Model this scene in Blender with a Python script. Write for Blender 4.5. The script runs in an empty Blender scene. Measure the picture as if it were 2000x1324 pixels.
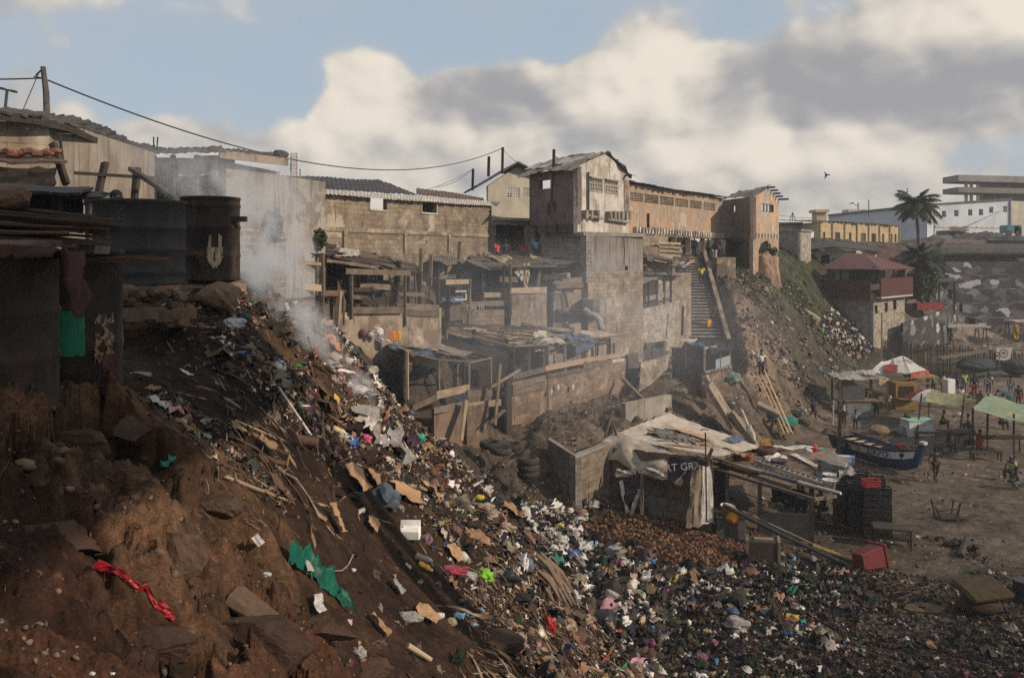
import bpy,bmesh,math,random
import numpy as np
from mathutils import Vector,Matrix,Quaternion
random.seed(7);rng=np.random.default_rng(11)
C=bpy.context.scene.collection
sc=bpy.context.scene
R_=math.radians
# ---------------------------------------------------------------- camera, light, exposure
F=1700.0;EYE=11.0
cam=bpy.data.cameras.new('camera');camo=bpy.data.objects.new('camera',cam);C.objects.link(camo)
camo.location=(0,0,EYE);camo.rotation_euler=(R_(90),0,0)
cam.sensor_width=36;cam.lens=F/2000*36;cam.shift_y=-162/2000
cam.clip_start=0.05;cam.clip_end=3000
sc.camera=camo
SUN=Vector((0.80,-0.36,0.46)).normalized()
sun=bpy.data.lights.new('sun','SUN');suno=bpy.data.objects.new('sun',sun);C.objects.link(suno)
sun.energy=3.9;sun.angle=R_(0.6);sun.color=(1.0,0.81,0.62)
suno.location=(40,-20,60);suno.rotation_euler=(-SUN).to_track_quat('-Z','Y').to_euler()
sc.view_settings.view_transform='Standard';sc.view_settings.look='None'
sc.view_settings.exposure=0.0;sc.view_settings.gamma=1
sc.view_settings.use_curve_mapping=False
sc.render.engine='CYCLES'
cy=sc.cycles
cy.use_denoising=False;cy.max_bounces=6;cy.diffuse_bounces=3;cy.volume_bounces=1;cy.transparent_max_bounces=12
cy.volume_step_rate=1.0;cy.volume_max_steps=128;cy.sample_clamp_indirect=4;cy.sample_clamp_direct=6
class NG:
    """small wrapper for node graphs"""
    def __init__(s,nt):s.nt=nt;s.n=nt.nodes;s.l=nt.links
    def new(s,t,**k):
        nd=s.n.new(t)
        for a,b in k.items():setattr(nd,a,b)
        return nd
    def put(s,sock,v):
        if v is None:return
        if isinstance(v,bpy.types.NodeSocket):s.l.new(v,sock)
        elif isinstance(v,(tuple,list))and len(v)==3 and sock.type=='RGBA':sock.default_value=(*v,1)
        else:sock.default_value=v
    def m(s,op,a,b=None,c=None,clamp=False):
        nd=s.new('ShaderNodeMath',operation=op,use_clamp=clamp)
        for i,v in enumerate((a,b,c)):s.put(nd.inputs[i],v)
        return nd.outputs[0]
    def vm(s,op,a,b=None):
        nd=s.new('ShaderNodeVectorMath',operation=op)
        s.put(nd.inputs[0],a);s.put(nd.inputs[1],b)
        return nd.outputs[1]if op in('LENGTH','DOT_PRODUCT','DISTANCE')else nd.outputs[0]
    def ss(s,v,a,b,lo=0.0,hi=1.0,t='SMOOTHSTEP'):
        nd=s.new('ShaderNodeMapRange',interpolation_type=t)
        for i,x in enumerate((v,a,b,lo,hi)):s.put(nd.inputs[i],x)
        return nd.outputs[0]
    def mix(s,f,a,b,mode='MIX'):
        nd=s.new('ShaderNodeMix',data_type='RGBA',blend_type=mode)
        s.put(nd.inputs[0],f);s.put(nd.inputs[6],a);s.put(nd.inputs[7],b)
        return nd.outputs[2]
    def noise(s,v,sc=5,det=5,ro=.55,dist=0):
        nd=s.new('ShaderNodeTexNoise')
        s.put(nd.inputs['Vector'],v);nd.inputs['Scale'].default_value=sc;nd.inputs['Detail'].default_value=det
        nd.inputs['Roughness'].default_value=ro;nd.inputs['Distortion'].default_value=dist
        return nd.outputs[0]
    def comb(s,x,y,z):
        nd=s.new('ShaderNodeCombineXYZ')
        for i,v in enumerate((x,y,z)):s.put(nd.inputs[i],v)
        return nd.outputs[0]
    def sep(s,v):
        nd=s.new('ShaderNodeSeparateXYZ');s.put(nd.inputs[0],v);return nd.outputs
# ---------------------------------------------------------------- sky with clouds
w=bpy.data.worlds.new('World');sc.world=w;w.use_nodes=True
g=NG(w.node_tree);g.n.clear()
sky=g.new('ShaderNodeTexSky',sky_type='NISHITA',sun_disc=False)
sky.sun_elevation=math.asin(SUN.z);sky.sun_rotation=math.atan2(SUN.x,SUN.y)
sky.air_density=1.0;sky.dust_density=1.2;sky.ozone_density=1.0
d=g.new('ShaderNodeTexCoord').outputs['Generated']
x,y,z=g.sep(d)
az=g.m('ARCTAN2',x,y);el=g.m('ARCSINE',z)
cv=g.comb(g.m('MULTIPLY',az,1.0),g.m('MULTIPLY',el,1.35),0.0)
n1=g.noise(cv,4.4,7,.53,.3)
nd_=g.noise(g.vm('ADD',cv,(0.030,0.035,0.0)),4.4,4,.53,.3)
def puffs(v):
    t=None
    for k,(q,w_)in enumerate(((8,1.0),(17,.5),(36,.2))):
        b_=g.m('MULTIPLY',g.m('ABSOLUTE',g.m('SUBTRACT',g.noise(g.vm('ADD',v,(k*3.7,k*1.9,k*2.3)),q,0,.5,0),.5)),w_*2.2);t=b_ if t is None else g.m('ADD',t,b_)
    return t
pf=puffs(cv);pf2=puffs(g.vm('ADD',cv,(0.014,0.018,0.0)))
n3=g.noise(g.vm('ADD',cv,(3.1,1.7,0.5)),2.6,6,.5,.0)
def ae(px,py):
    a=math.atan((px-1000)/F);return a,math.atan((500-py)/F*math.cos(a))
def blob(px,py,rx,ry,amp):
    a0,e0=ae(px,py)
    u=g.m('DIVIDE',g.m('SUBTRACT',az,a0),rx/F);v=g.m('DIVIDE',g.m('SUBTRACT',el,e0),ry/F)
    r2=g.m('ADD',g.m('MULTIPLY',u,u),g.m('MULTIPLY',v,v))
    return g.m('MULTIPLY',g.m('SUBTRACT',1.0,r2,clamp=True),amp)
def total(L):
    t=blob(*L[0])
    for b in L[1:]:t=g.m('ADD',t,blob(*b))
    return t
cl=total([(700,170,120,110,.42),(745,300,280,130,.5),(960,190,210,90,.36),(1275,175,190,160,.5),(1640,190,430,150,.5),
            (1900,40,240,110,.42),(20,150,190,110,.22),(440,60,170,70,.12),(230,290,300,80,.26),(1120,330,500,120,.4),(1000,420,1700,130,.3)])
hole=total([(560,190,120,130,.3),(880,70,330,90,.34),(300,150,330,130,.34),(1100,40,120,80,.2)])
lit=total([(715,160,120,110,.55),(640,250,120,70,.3),(1300,130,120,110,.55),(1180,190,90,90,.35),(1880,60,230,80,.5),(1560,300,330,55,.4),(1330,330,260,60,.35),
             (900,285,160,50,.3),(420,60,150,70,.3)])
drk=total([(1640,165,330,85,.60),(960,195,190,65,.36),(1950,180,200,80,.4),(20,140,160,90,.2),(1200,250,110,50,.25),(1750,360,500,60,.15)])
dens=g.m('ADD',g.m('ADD',g.m('ADD',g.m('MULTIPLY',g.m('SUBTRACT',n1,.5),1.15),g.m('MULTIPLY',g.m('SUBTRACT',pf,.42),.24)),g.m('SUBTRACT',cl,hole)),0.04)
mask=g.ss(dens,-.04,.17)
veil=g.ss(dens,-.42,.3,0,.55)
relief=g.m('ADD',g.m('MULTIPLY',g.m('SUBTRACT',n1,nd_),2.2),g.m('MULTIPLY',g.m('SUBTRACT',pf,pf2),.7))
L=g.m('ADD',g.m('ADD',g.m('ADD',relief,g.m('SUBTRACT',lit,drk)),g.m('MULTIPLY',g.m('SUBTRACT',n3,.5),.6)),0.40)
ccol=g.mix(g.ss(L,-.25,1.1),(3.9,3.95,4.15),(9.6,8.75,7.5))
blue=g.mix(.8,sky.outputs[0],(4.7,5.9,7.1))
blue=g.mix(g.ss(el,0.0,.12,.65,0.0),blue,(5.2,5.2,5.1))
skyc=g.mix(mask,g.mix(veil,blue,(5.6,5.6,5.7)),ccol)
bg=g.new('ShaderNodeBackground');g.put(bg.inputs[0],skyc);bg.inputs[1].default_value=0.089
g.l.new(bg.outputs[0],g.new('ShaderNodeOutputWorld').inputs[0])
# ---------------------------------------------------------------- naming and mesh helpers
def tag(o,label=None,cat=None,group=None,kind=None):
    if label:o['label']=label
    if cat:o['category']=cat
    if group:o['group']=group
    if kind:o['kind']=kind
    return o
WL={}
def thing(name,loc,label,cat,group=None,rz=0.0):
    o=bpy.data.objects.new(name,None);C.objects.link(o);o.location=loc;o.rotation_euler=(0,0,rz)
    o.empty_display_size=.2
    WL[o]=Vector(loc);return tag(o,label,cat,group)
def copy_tree(o,parent=None):
    c=o.copy();C.objects.link(c)
    if parent:c.parent=parent
    for ch in o.children:copy_tree(ch,c)
    return c
def V(*a):return Vector(a)
class MB:
    def __init__(s):s.v=[];s.f=[];s.uv=[];s.col=[];s.c=None
    def face(s,idx,uv=None):s.f.append(idx);s.uv.append(uv);s.col.append(s.c)
    def box(s,c,ax,ay,az):
        """half axes; uv in metres along the longest axis"""
        b=len(s.v);A=[Vector(a)for a in(ax,ay,az)];c=Vector(c)
        for i in(-1,1):
            for j in(-1,1):
                for k in(-1,1):s.v.append(c+A[0]*i+A[1]*j+A[2]*k)
        ln=[a.length for a in A];lo=max(range(3),key=lambda i:ln[i]);off=random.random()*50
        Q=[((0,1,3,2),1,2),((4,6,7,5),1,2),((0,4,5,1),0,2),((2,3,7,6),0,2),((0,2,6,4),0,1),((1,5,7,3),0,1)]
        sg=lambda i:((1 if i&4 else-1)*ln[0],(1 if i&2 else-1)*ln[1],(1 if i&1 else-1)*ln[2])
        for q,p,r in Q:
            if lo==r:p,r=r,p
            s.face([b+i for i in q],[(sg(i)[p]+off,sg(i)[r]+off)for i in q])
        return s
    def abox(s,x0,x1,y0,y1,z0,z1):
        return s.box(((x0+x1)/2,(y0+y1)/2,(z0+z1)/2),((x1-x0)/2,0,0),(0,(y1-y0)/2,0),(0,0,(z1-z0)/2))
    def beam(s,p0,p1,w,h=None,up=None,jit=0.0):
        p0=Vector(p0);p1=Vector(p1);dd=p1-p0;h=h or w
        up=Vector(up)if up else(Vector((0,0,1))if abs(dd.normalized().z)<.85 else Vector((.3,1,0)))
        sx=dd.cross(up).normalized();uz=sx.cross(dd).normalized()
        if jit:
            n0=len(s.v);s.box((p0+p1)/2,dd/2,sx*w/2,uz*h/2)
            for i in range(n0,n0+8):s.v[i]=s.v[i]+Vector((random.uniform(-jit,jit),random.uniform(-jit,jit),random.uniform(-jit,jit)))
            return s
        return s.box((p0+p1)/2,dd/2,sx*w/2,uz*h/2)
    def tube(s,pts,r,n=8,cap=True):
        pts=[Vector(p)for p in pts];k=len(pts)
        if not hasattr(r,'__len__'):r=[r]*k
        b=len(s.v);ref=None;L=0
        for i,p in enumerate(pts):
            t=(pts[min(i+1,k-1)]-pts[max(i-1,0)]).normalized()
            if ref is None:ref=t.orthogonal().normalized()
            a=(ref-t*ref.dot(t)).normalized();ref=a;bb=t.cross(a)
            for j in range(n):
                an=2*math.pi*j/n;s.v.append(p+(a*math.cos(an)+bb*math.sin(an))*r[i])
        for i in range(k-1):
            l1=L+(pts[i+1]-pts[i]).length;cc=2*math.pi*max(r)/n
            for j in range(n):
                q=(j+1)%n
                s.face([b+i*n+j,b+i*n+q,b+(i+1)*n+q,b+(i+1)*n+j],[(L,j*cc),(L,(j+1)*cc),(l1,(j+1)*cc),(l1,j*cc)])
            L=l1
        if cap:
            s.face([b+j for j in range(n)][::-1]);s.face([b+(k-1)*n+j for j in range(n)])
        return s
    def lathe(s,prof,c=(0,0,0),n=20,ax=None,cap0=True,cap1=True,wob=0.0):
        """profile of (radius, height) turned about ax"""
        ax=Vector(ax or(0,0,1)).normalized();a=ax.orthogonal().normalized();bb=ax.cross(a);c=Vector(c);b=len(s.v)
        for r,h in prof:
            for j in range(n):
                an=2*math.pi*j/n;rr=r*(1+random.uniform(-wob,wob))
                s.v.append(c+ax*h+(a*math.cos(an)+bb*math.sin(an))*rr)
        hh=0
        for i in range(len(prof)-1):
            h1=hh+math.hypot(prof[i+1][0]-prof[i][0],prof[i+1][1]-prof[i][1]);cc=2*math.pi*max(prof[0][0],prof[-1][0])/n
            for j in range(n):
                q=(j+1)%n
                s.face([b+i*n+j,b+i*n+q,b+(i+1)*n+q,b+(i+1)*n+j],[(j*cc,hh),((j+1)*cc,hh),((j+1)*cc,h1),(j*cc,h1)])
            hh=h1
        if cap0:s.face([b+j for j in range(n)][::-1])
        if cap1:s.face([b+(len(prof)-1)*n+j for j in range(n)])
        return s
    def sheet(s,p00,p10,p11,p01,nx=8,ny=6,wr=0.0,sag=0.0,th=0.012,edge=0.0,corr=0,seed=None):
        """a sheet between four corners: wrinkled by wr, sagging by sag, corrugated by corr waves, edges ragged by edge; it has thickness"""
        rr=random.Random(seed if seed is not None else random.random());P=[Vector(p)for p in(p00,p10,p11,p01)]
        nn=(P[1]-P[0]).cross(P[3]-P[0]).normalized();nn=nn if nn.length else Vector((0,0,1))
        b=len(s.v);ph=[rr.uniform(0,6.3)for _ in range(8)];fr=[rr.uniform(2,9)for _ in range(8)]
        lu=(P[1]-P[0]).length;lv=(P[3]-P[0]).length;grid=[]
        for j in range(ny+1):
            for i in range(nx+1):
                u=i/nx;v=j/ny
                p=(P[0]*(1-u)+P[1]*u)*(1-v)+(P[3]*(1-u)+P[2]*u)*v
                o=wr*(math.sin(fr[0]*u+fr[1]*v+ph[0])+.6*math.sin(fr[2]*2*u-fr[3]*v+ph[1])+.5*math.sin(fr[4]*v*2+fr[5]*u+ph[2])+rr.uniform(-.45,.45))
                if corr:o+=(0.02 if corr>0 else.02)*(1 if i%2 else-1)
                p=p+nn*o;p.z-=sag*16*u*(1-u)*v*(1-v)
                if edge and(i in(0,nx)or j in(0,ny)):
                    p=p+(P[1]-P[0]).normalized()*rr.uniform(-edge,edge)+(P[3]-P[0]).normalized()*rr.uniform(-edge,edge)
                grid.append(p)
        s.v+=grid;s.v+=[p-nn*th for p in grid]
        W=nx+1;N=W*(ny+1);of=rr.random()*20
        uvf=lambda i,j:(i/nx*lu+of,j/ny*lv+of)
        for j in range(ny):
            for i in range(nx):
                a=b+j*W+i;q=[a,a+1,a+W+1,a+W];u4=[uvf(i,j),uvf(i+1,j),uvf(i+1,j+1),uvf(i,j+1)]
                s.face(q,u4);s.face([t+N for t in q[::-1]],u4[::-1])
        rim=[(i,0)for i in range(nx)]+[(nx,j)for j in range(ny)]+[(i,ny)for i in range(nx,0,-1)]+[(0,j)for j in range(ny,0,-1)]
        for k,(i,j)in enumerate(rim):
            i2,j2=rim[(k+1)%len(rim)];a=b+j*W+i;c2=b+j2*W+i2
            s.face([a,a+N,c2+N,c2])
        return s
    def poly(s,pts,ext):
        """polygon prism: outline points and an extrusion vector"""
        pts=[Vector(p)for p in pts];ext=Vector(ext);b=len(s.v);n=len(pts)
        s.v+=pts+[p+ext for p in pts]
        s.face(list(range(b,b+n))[::-1]);s.face(list(range(b+n,b+2*n)))
        for i in range(n):s.face([b+i,b+(i+1)%n,b+n+(i+1)%n,b+n+i])
        return s
    def ball(s,c,r,sub=2,amp=0.0,sq=(1,1,1),seed=0):
        """a lump: icosphere with its surface pushed in and out by amp"""
        bm=bmesh.new();bmesh.ops.create_icosphere(bm,subdivisions=sub,radius=1);rr=random.Random(seed);b=len(s.v)
        ph=[(Vector((rr.uniform(-1,1),rr.uniform(-1,1),rr.uniform(-1,1)))*rr.uniform(2,7),rr.uniform(0,6.3))for _ in range(7)]
        for v in bm.verts:
            k=1+amp*(1.5-sum(abs(math.sin(v.co.dot(d)*.7+f))for d,f in ph)*.45)+amp*rr.uniform(-.22,.22)
            s.v.append(Vector(c)+Vector((v.co.x*sq[0],v.co.y*sq[1],v.co.z*sq[2]))*r*k)
        for fc in bm.faces:s.face([b+v.index for v in fc.verts])
        bm.free();return s
    def build(s,name,mat,parent=None,smooth=False,origin=None,bevel=0.0):
        me=bpy.data.meshes.new(name);vs=np.array([tuple(v)for v in s.v],float)
        if parent is not None:L=WL[parent]
        else:
            L=Vector(origin)if origin is not None else Vector(((vs[:,0].min()+vs[:,0].max())/2,(vs[:,1].min()+vs[:,1].max())/2,vs[:,2].min()))
        loc=vs-np.array(L)
        me.from_pydata(loc.tolist(),[],s.f)
        ul=me.uv_layers.new(name='UVMap');data=[]
        for q,uv in zip(s.f,s.uv):
            if uv is None:
                p=[s.v[i]for i in q];n=(p[1]-p[0]).cross(p[2]-p[0])
                n=n.normalized()if n.length>1e-9 else Vector((0,0,1))
                if abs(n.z)>.75:uv=[(a.x,a.y)for a in p]
                else:
                    t=Vector((-n.y,n.x,0)).normalized();uv=[(a.dot(t),a.z)for a in p]
            for t in uv:data+=[t[0],t[1]]
        ul.data.foreach_set('uv',data)
        if any(c is not None for c in s.col):
            at=me.color_attributes.new('Col','FLOAT_COLOR','CORNER');cd=[]
            for q,c in zip(s.f,s.col):
                c=c or(.5,.5,.5)
                cd+=[c[0],c[1],c[2],1.0]*len(q)
            at.data.foreach_set('color',cd)
        if smooth:me.polygons.foreach_set('use_smooth',[True]*len(s.f))
        me.materials.append(mat);me.update()
        o=bpy.data.objects.new(name,me);C.objects.link(o)
        if parent is not None:o.parent=parent
        else:o.location=L
        WL[o]=Vector(L)
        if bevel:
            b=o.modifiers.new('bevel','BEVEL');b.width=bevel;b.segments=1;b.limit_method='ANGLE'
        return o
# ---------------------------------------------------------------- materials
MATS={}
def mk(name,c1,c2=None,sc=3.0,fine=28.0,streak=None,stain=None,stain2=None,rough=.88,bump=.35,brick=None,metal=0.0,attr=False,mortar=.55,spec=.3,cut=(.38,.66),scut=(.5,.72),transl=0,fvar=.3,peel=None,patch=None,pcol=None,pcut=(.55,.62),psc=.8,co='UV',bdist=.02,objvar=.16):
    """weathered surface: two tones, vertical or lengthwise streaks, patches that have come off, optional block courses"""
    if name in MATS:return MATS[name]
    m=bpy.data.materials.new(name);m.use_nodes=True;g=NG(m.node_tree);g.n.clear()
    out=g.new('ShaderNodeOutputMaterial');bs=g.new('ShaderNodeBsdfPrincipled');tc=g.new('ShaderNodeTexCoord');v=tc.outputs[co]
    oi=g.new('ShaderNodeObjectInfo');v=g.vm('ADD',v,g.comb(g.m('MULTIPLY',oi.outputs['Random'],37.0),0.0,0.0))if not brick else v
    n1=g.noise(v,sc,7,.6,.4)
    col=g.mix(g.ss(n1,*cut),c1,c2 or tuple(a*.55 for a in c1))
    if attr:
        at=g.new('ShaderNodeVertexColor',layer_name='Col');col=g.mix(.92,col,at.outputs[0])
    h=n1
    if brick:
        bw,bh=brick;bt=g.new('ShaderNodeTexBrick');wv=g.noise(v,3.0,3);g.put(bt.inputs['Vector'],g.vm('ADD',v,g.comb(0.0,g.m('MULTIPLY',wv,.05),0.0)))
        bt.inputs['Scale'].default_value=1;bt.inputs['Brick Width'].default_value=bw;bt.inputs['Row Height'].default_value=bh
        bt.inputs['Mortar Size'].default_value=.014;bt.inputs['Mortar Smooth'].default_value=.35;bt.inputs['Bias'].default_value=-.1
        bt.inputs['Color1'].default_value=(.62,.6,.6,1);bt.inputs['Color2'].default_value=(1.12,1.08,1.0,1);bt.inputs['Mortar'].default_value=(mortar,mortar,mortar,1)
        wear=g.ss(g.noise(v,.9,4),.35,.62,.35,1.0)
        col=g.mix(wear,col,bt.outputs[0],'MULTIPLY');h=g.m('SUBTRACT',g.m('MULTIPLY',n1,.5),g.m('MULTIPLY',bt.outputs[1],.6))
    if patch is not None or pcol is not None:
        pn=g.noise(v,psc,8,.62,.6);col=g.mix(g.ss(pn,*pcut),col,pcol)
    if peel:
        qn=g.noise(g.vm('ADD',v,(11.0,5.0,0.0)),.75,9,.68,.5);col=g.mix(g.ss(qn,.50,.575,0,.55),col,tuple(a*.5 for a in peel));col=g.mix(g.ss(qn,.575,.59),col,peel);h=g.m('SUBTRACT',h,g.m('MULTIPLY',g.ss(qn,.575,.59),.6))
    if streak:
        mp=g.new('ShaderNodeMapping');g.put(mp.inputs[0],v);mp.inputs['Scale'].default_value=(*streak,1)
        sn=g.noise(mp.outputs[0],1.0,6,.6,.2)
        col=g.mix(g.ss(sn,*scut),col,stain or tuple(a*.35 for a in c1))
        if stain2:col=g.mix(g.ss(sn,.28,.42,1,0),col,stain2)
        h=g.m('ADD',h,g.m('MULTIPLY',sn,.5))
    n2=g.noise(v,fine,5,.65)
    col=g.mix(1.0,col,g.ss(n2,.25,.75,1-fvar,1+fvar,'LINEAR'),'MULTIPLY')
    col=g.mix(1.0,col,g.m('ADD',g.m('MULTIPLY',oi.outputs['Random'],2*objvar),1-objvar),'MULTIPLY')
    g.put(bs.inputs['Base Color'],col);bs.inputs['Metallic'].default_value=metal;bs.inputs['Specular IOR Level'].default_value=spec
    g.put(bs.inputs['Roughness'],g.ss(n2,.2,.8,rough-.12,min(1,rough+.1),'LINEAR'))
    bp=g.new('ShaderNodeBump');bp.inputs['Strength'].default_value=bump;bp.inputs['Distance'].default_value=bdist
    g.put(bp.inputs['Height'],g.m('ADD',h,g.m('MULTIPLY',n2,.45)));g.l.new(bp.outputs[0],bs.inputs['Normal'])
    if transl:
        tr=g.new('ShaderNodeBsdfTranslucent');g.put(tr.inputs[0],col);mx=g.new('ShaderNodeMixShader');mx.inputs[0].default_value=transl
        g.l.new(bs.outputs[0],mx.inputs[1]);g.l.new(tr.outputs[0],mx.inputs[2]);g.l.new(mx.outputs[0],out.inputs[0])
    else:g.l.new(bs.outputs[0],out.inputs[0])
    MATS[name]=m;return m
block_tan=mk('block_tan',(.29,.24,.185),(.18,.15,.12),1.4,40,(5,.6),(.07,.06,.052),brick=(.45,.21),mortar=.42,pcol=(.40,.345,.28),pcut=(.56,.66),psc=.6,scut=(.55,.75))
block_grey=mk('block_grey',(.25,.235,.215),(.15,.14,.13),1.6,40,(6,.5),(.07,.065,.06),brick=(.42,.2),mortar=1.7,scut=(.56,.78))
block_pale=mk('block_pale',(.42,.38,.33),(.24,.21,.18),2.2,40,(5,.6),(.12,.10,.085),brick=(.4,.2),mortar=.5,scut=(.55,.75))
block_red=mk('block_red',(.23,.165,.122),(.145,.108,.082),1.5,34,(7,.6),(.07,.055,.045),brick=(.42,.2),mortar=.5,pcol=(.30,.25,.2),pcut=(.55,.7))
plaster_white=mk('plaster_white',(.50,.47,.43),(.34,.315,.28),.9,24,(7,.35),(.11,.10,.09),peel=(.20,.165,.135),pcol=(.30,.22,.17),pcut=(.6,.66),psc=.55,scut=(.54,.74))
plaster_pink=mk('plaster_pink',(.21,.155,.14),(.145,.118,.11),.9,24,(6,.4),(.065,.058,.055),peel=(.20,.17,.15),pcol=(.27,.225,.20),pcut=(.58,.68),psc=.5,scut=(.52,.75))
plaster_orange=mk('plaster_orange',(.42,.285,.195),(.31,.235,.175),.8,24,(7,.35),(.09,.075,.062),peel=(.40,.36,.30),pcol=(.33,.28,.225),pcut=(.52,.62),psc=.5,scut=(.53,.74))
plaster_tan=mk('plaster_tan',(.29,.235,.18),(.17,.138,.108),1.1,26,(5,.7),(.065,.055,.045),peel=(.15,.115,.088),pcol=(.42,.36,.29),pcut=(.58,.66),psc=.9,scut=(.52,.72))
plaster_yellow=mk('plaster_yellow',(.46,.36,.21),(.36,.28,.17),1.0,24,(5,.5),(.16,.13,.1),scut=(.55,.75))
plaster_cream=mk('plaster_cream',(.46,.43,.36),(.35,.33,.28),.8,24,(5,.35),(.22,.2,.17),scut=(.56,.8))
plaster_blue=mk('plaster_blue',(.52,.56,.62),(.42,.45,.5),.3,10,(2,.12),(.2,.21,.23),scut=(.56,.8))
concrete=mk('concrete',(.30,.275,.24),(.19,.175,.155),1.1,30,(5,.4),(.10,.09,.08),pcol=(.40,.36,.30),pcut=(.57,.68),psc=.6,scut=(.55,.75))
concrete_dark=mk('concrete_dark',(.10,.09,.082),(.06,.055,.05),1.2,30,(5,.5),(.03,.028,.026))
wood_old=mk('wood_old',(.165,.13,.10),(.10,.08,.063),2.5,60,(1.2,26),(.07,.055,.042),rough=.9,bump=.5,objvar=.3)
wood_pale=mk('wood_pale',(.34,.265,.19),(.25,.195,.14),2.0,60,(1.0,26),(.12,.09,.065),rough=.85,bump=.4,objvar=.25)
wood_dark=mk('wood_dark',(.048,.038,.031),(.028,.023,.019),2.5,60,(1.2,24),(.022,.018,.015),rough=.9,bump=.5,objvar=.3)
wood_new=mk('wood_new',(.60,.42,.25),(.52,.36,.21),1.5,40,(.8,30),(.40,.26,.14),rough=.7,bump=.15)
tin=mk('tin',(.15,.14,.132),(.10,.088,.078),1.6,30,(1.2,14),(.085,.055,.04),rough=.6,metal=.15,bump=.3,pcol=(.20,.19,.18),pcut=(.56,.7),objvar=.25)
tin_pale=mk('tin_pale',(.42,.40,.37),(.31,.29,.26),1.6,30,(1.2,14),(.19,.14,.10),rough=.6,metal=.1,bump=.3)
tin_rust=mk('tin_rust',(.13,.085,.06),(.075,.055,.045),1.6,30,(1.2,10),(.04,.032,.028),rough=.75,bump=.4,pcol=(.20,.175,.16),pcut=(.6,.7),objvar=.25)
roof_black=mk('roof_black',(.035,.033,.034),(.06,.054,.05),1.6,30,(1.2,14),(.022,.02,.02),rough=.7,bump=.4)
roof_red=mk('roof_red',(.10,.042,.040),(.075,.036,.035),1.6,20,(1.0,10),(.045,.028,.028),rough=.75)
burnt=mk('burnt',(.034,.026,.021),(.016,.013,.012),4.0,40,(9,.8),(.06,.036,.024),rough=.72,metal=.1,pcol=(.085,.048,.028),pcut=(.56,.68),psc=2.2,bump=.35)
rust_drum=mk('rust_drum',(.050,.033,.024),(.024,.02,.018),5.0,40,(9,1.0),(.02,.016,.014),rough=.8,metal=.1,pcol=(.17,.125,.09),pcut=(.66,.70),psc=3.4,bump=.4)
green_paint=mk('green_paint',(.014,.15,.088),(.011,.10,.06),5.0,50,(14,2),(.03,.07,.05),rough=.7,scut=(.56,.7))
iron=mk('iron',(.05,.048,.048),(.035,.033,.032),6,50,rough=.5,metal=.4)
black_plastic=mk('black_plastic',(.018,.018,.02),(.03,.03,.032),6,50,rough=.5,spec=.5,objvar=.3)
shade_cloth=mk('shade_cloth',(.022,.022,.024),(.035,.033,.034),3,60,rough=.9)
def plain(name,c,rough=.7,transl=0,spec=.35,sc=5.0,var=.25):
    return mk(name,c,tuple(a*(1-var)for a in c),sc,50,rough=rough,transl=transl,bump=.2,spec=spec,fvar=.15)
# ---------------------------------------------------------------- terrain
def _h(ix,iy,s):
    n=(ix.astype(np.int64)*374761393+iy.astype(np.int64)*668265263+s*974711)&0x7fffffff
    n=((n^(n>>13))*1274126177)&0x7fffffff
    return((n^(n>>16))&0xffff)/65535.0
def vnoise(x,y,s=0):
    ix=np.floor(x);iy=np.floor(y);fx=x-ix;fy=y-iy;fx=fx*fx*(3-2*fx);fy=fy*fy*(3-2*fy)
    a=_h(ix,iy,s);b=_h(ix+1,iy,s);c=_h(ix,iy+1,s);d=_h(ix+1,iy+1,s)
    return(a+(b-a)*fx)*(1-fy)+(c+(d-c)*fx)*fy-.5
def fbm(x,y,o=5,s=0,ro=.5):
    t=0;a=1.0
    for k in range(o):
        t=t+a*vnoise(x+k*17.3,y-k*9.1,s+k);a*=ro;x=x*2.03;y=y*2.03
    return t
def worley(x,y,s=0,full=False):
    ix=np.floor(x);iy=np.floor(y);f1=np.full(x.shape,9.0);f2=f1.copy();idv=np.zeros(x.shape);ox=idv.copy();oy=idv.copy()
    for i in(-1,0,1):
        for j in(-1,0,1):
            cx=ix+i;cyy=iy+j
            dx=cx+_h(cx,cyy,s)-x;dy=cyy+_h(cx,cyy,s+5)-y;dd=np.sqrt(dx*dx+dy*dy)
            near=dd<f1;f2=np.where(near,f1,np.minimum(f2,dd));idv=np.where(near,_h(cx,cyy,s+9),idv);ox=np.where(near,dx,ox);oy=np.where(near,dy,oy);f1=np.minimum(f1,dd)
    return(f1,f2,idv,ox*(((idv*7.7)%1)-.5)+oy*(((idv*13.3)%1)-.5))if full else(f1,f2,idv)
def zf(py,Y):return EYE-(py-500)/F*Y
ctl=[]
for px,L in{
    0:[(1324,2.3),(1150,2.95),(1000,3.7),(820,4.9)],250:[(1324,2.75),(1150,3.45),(950,4.7),(790,6.2),(660,8.4),(575,10.6)],
    480:[(1324,3.5),(1100,4.9),(950,6),(800,7.5),(680,9),(590,11.2),(575,12.4)],
    620:[(1324,4.3),(1150,5.6),(1000,7),(850,8.8),(720,10.5),(640,12.2),(617,13.2)],
    700:[(700,13.2)],
    750:[(1324,5.3),(1150,7),(1000,8.8),(880,10.5),(800,12.3),(755,13.8)],850:[(1324,6.2),(1150,8.2),(1000,10.5),(900,12.5),(860,13.8)],
    930:[(955,13.6)],1000:[(1324,7.5),(1200,9.3),(1100,11),(1040,12.8)],1100:[(1324,9),(1220,11),(1155,12.8)],1200:[(1324,11.5),(1272,13)],1290:[(1325,14)],
}.items():
    for py,Y in L:ctl.append((px,Y,zf(py,Y)))
for px in(-350,-900,-1600):ctl+=[(px,1.2,9.9),(px,3,10.0),(px,5,10.2),(px,9,10.4),(px,16,10.5),(px,30,10.8),(px,70,11.2)]
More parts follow.
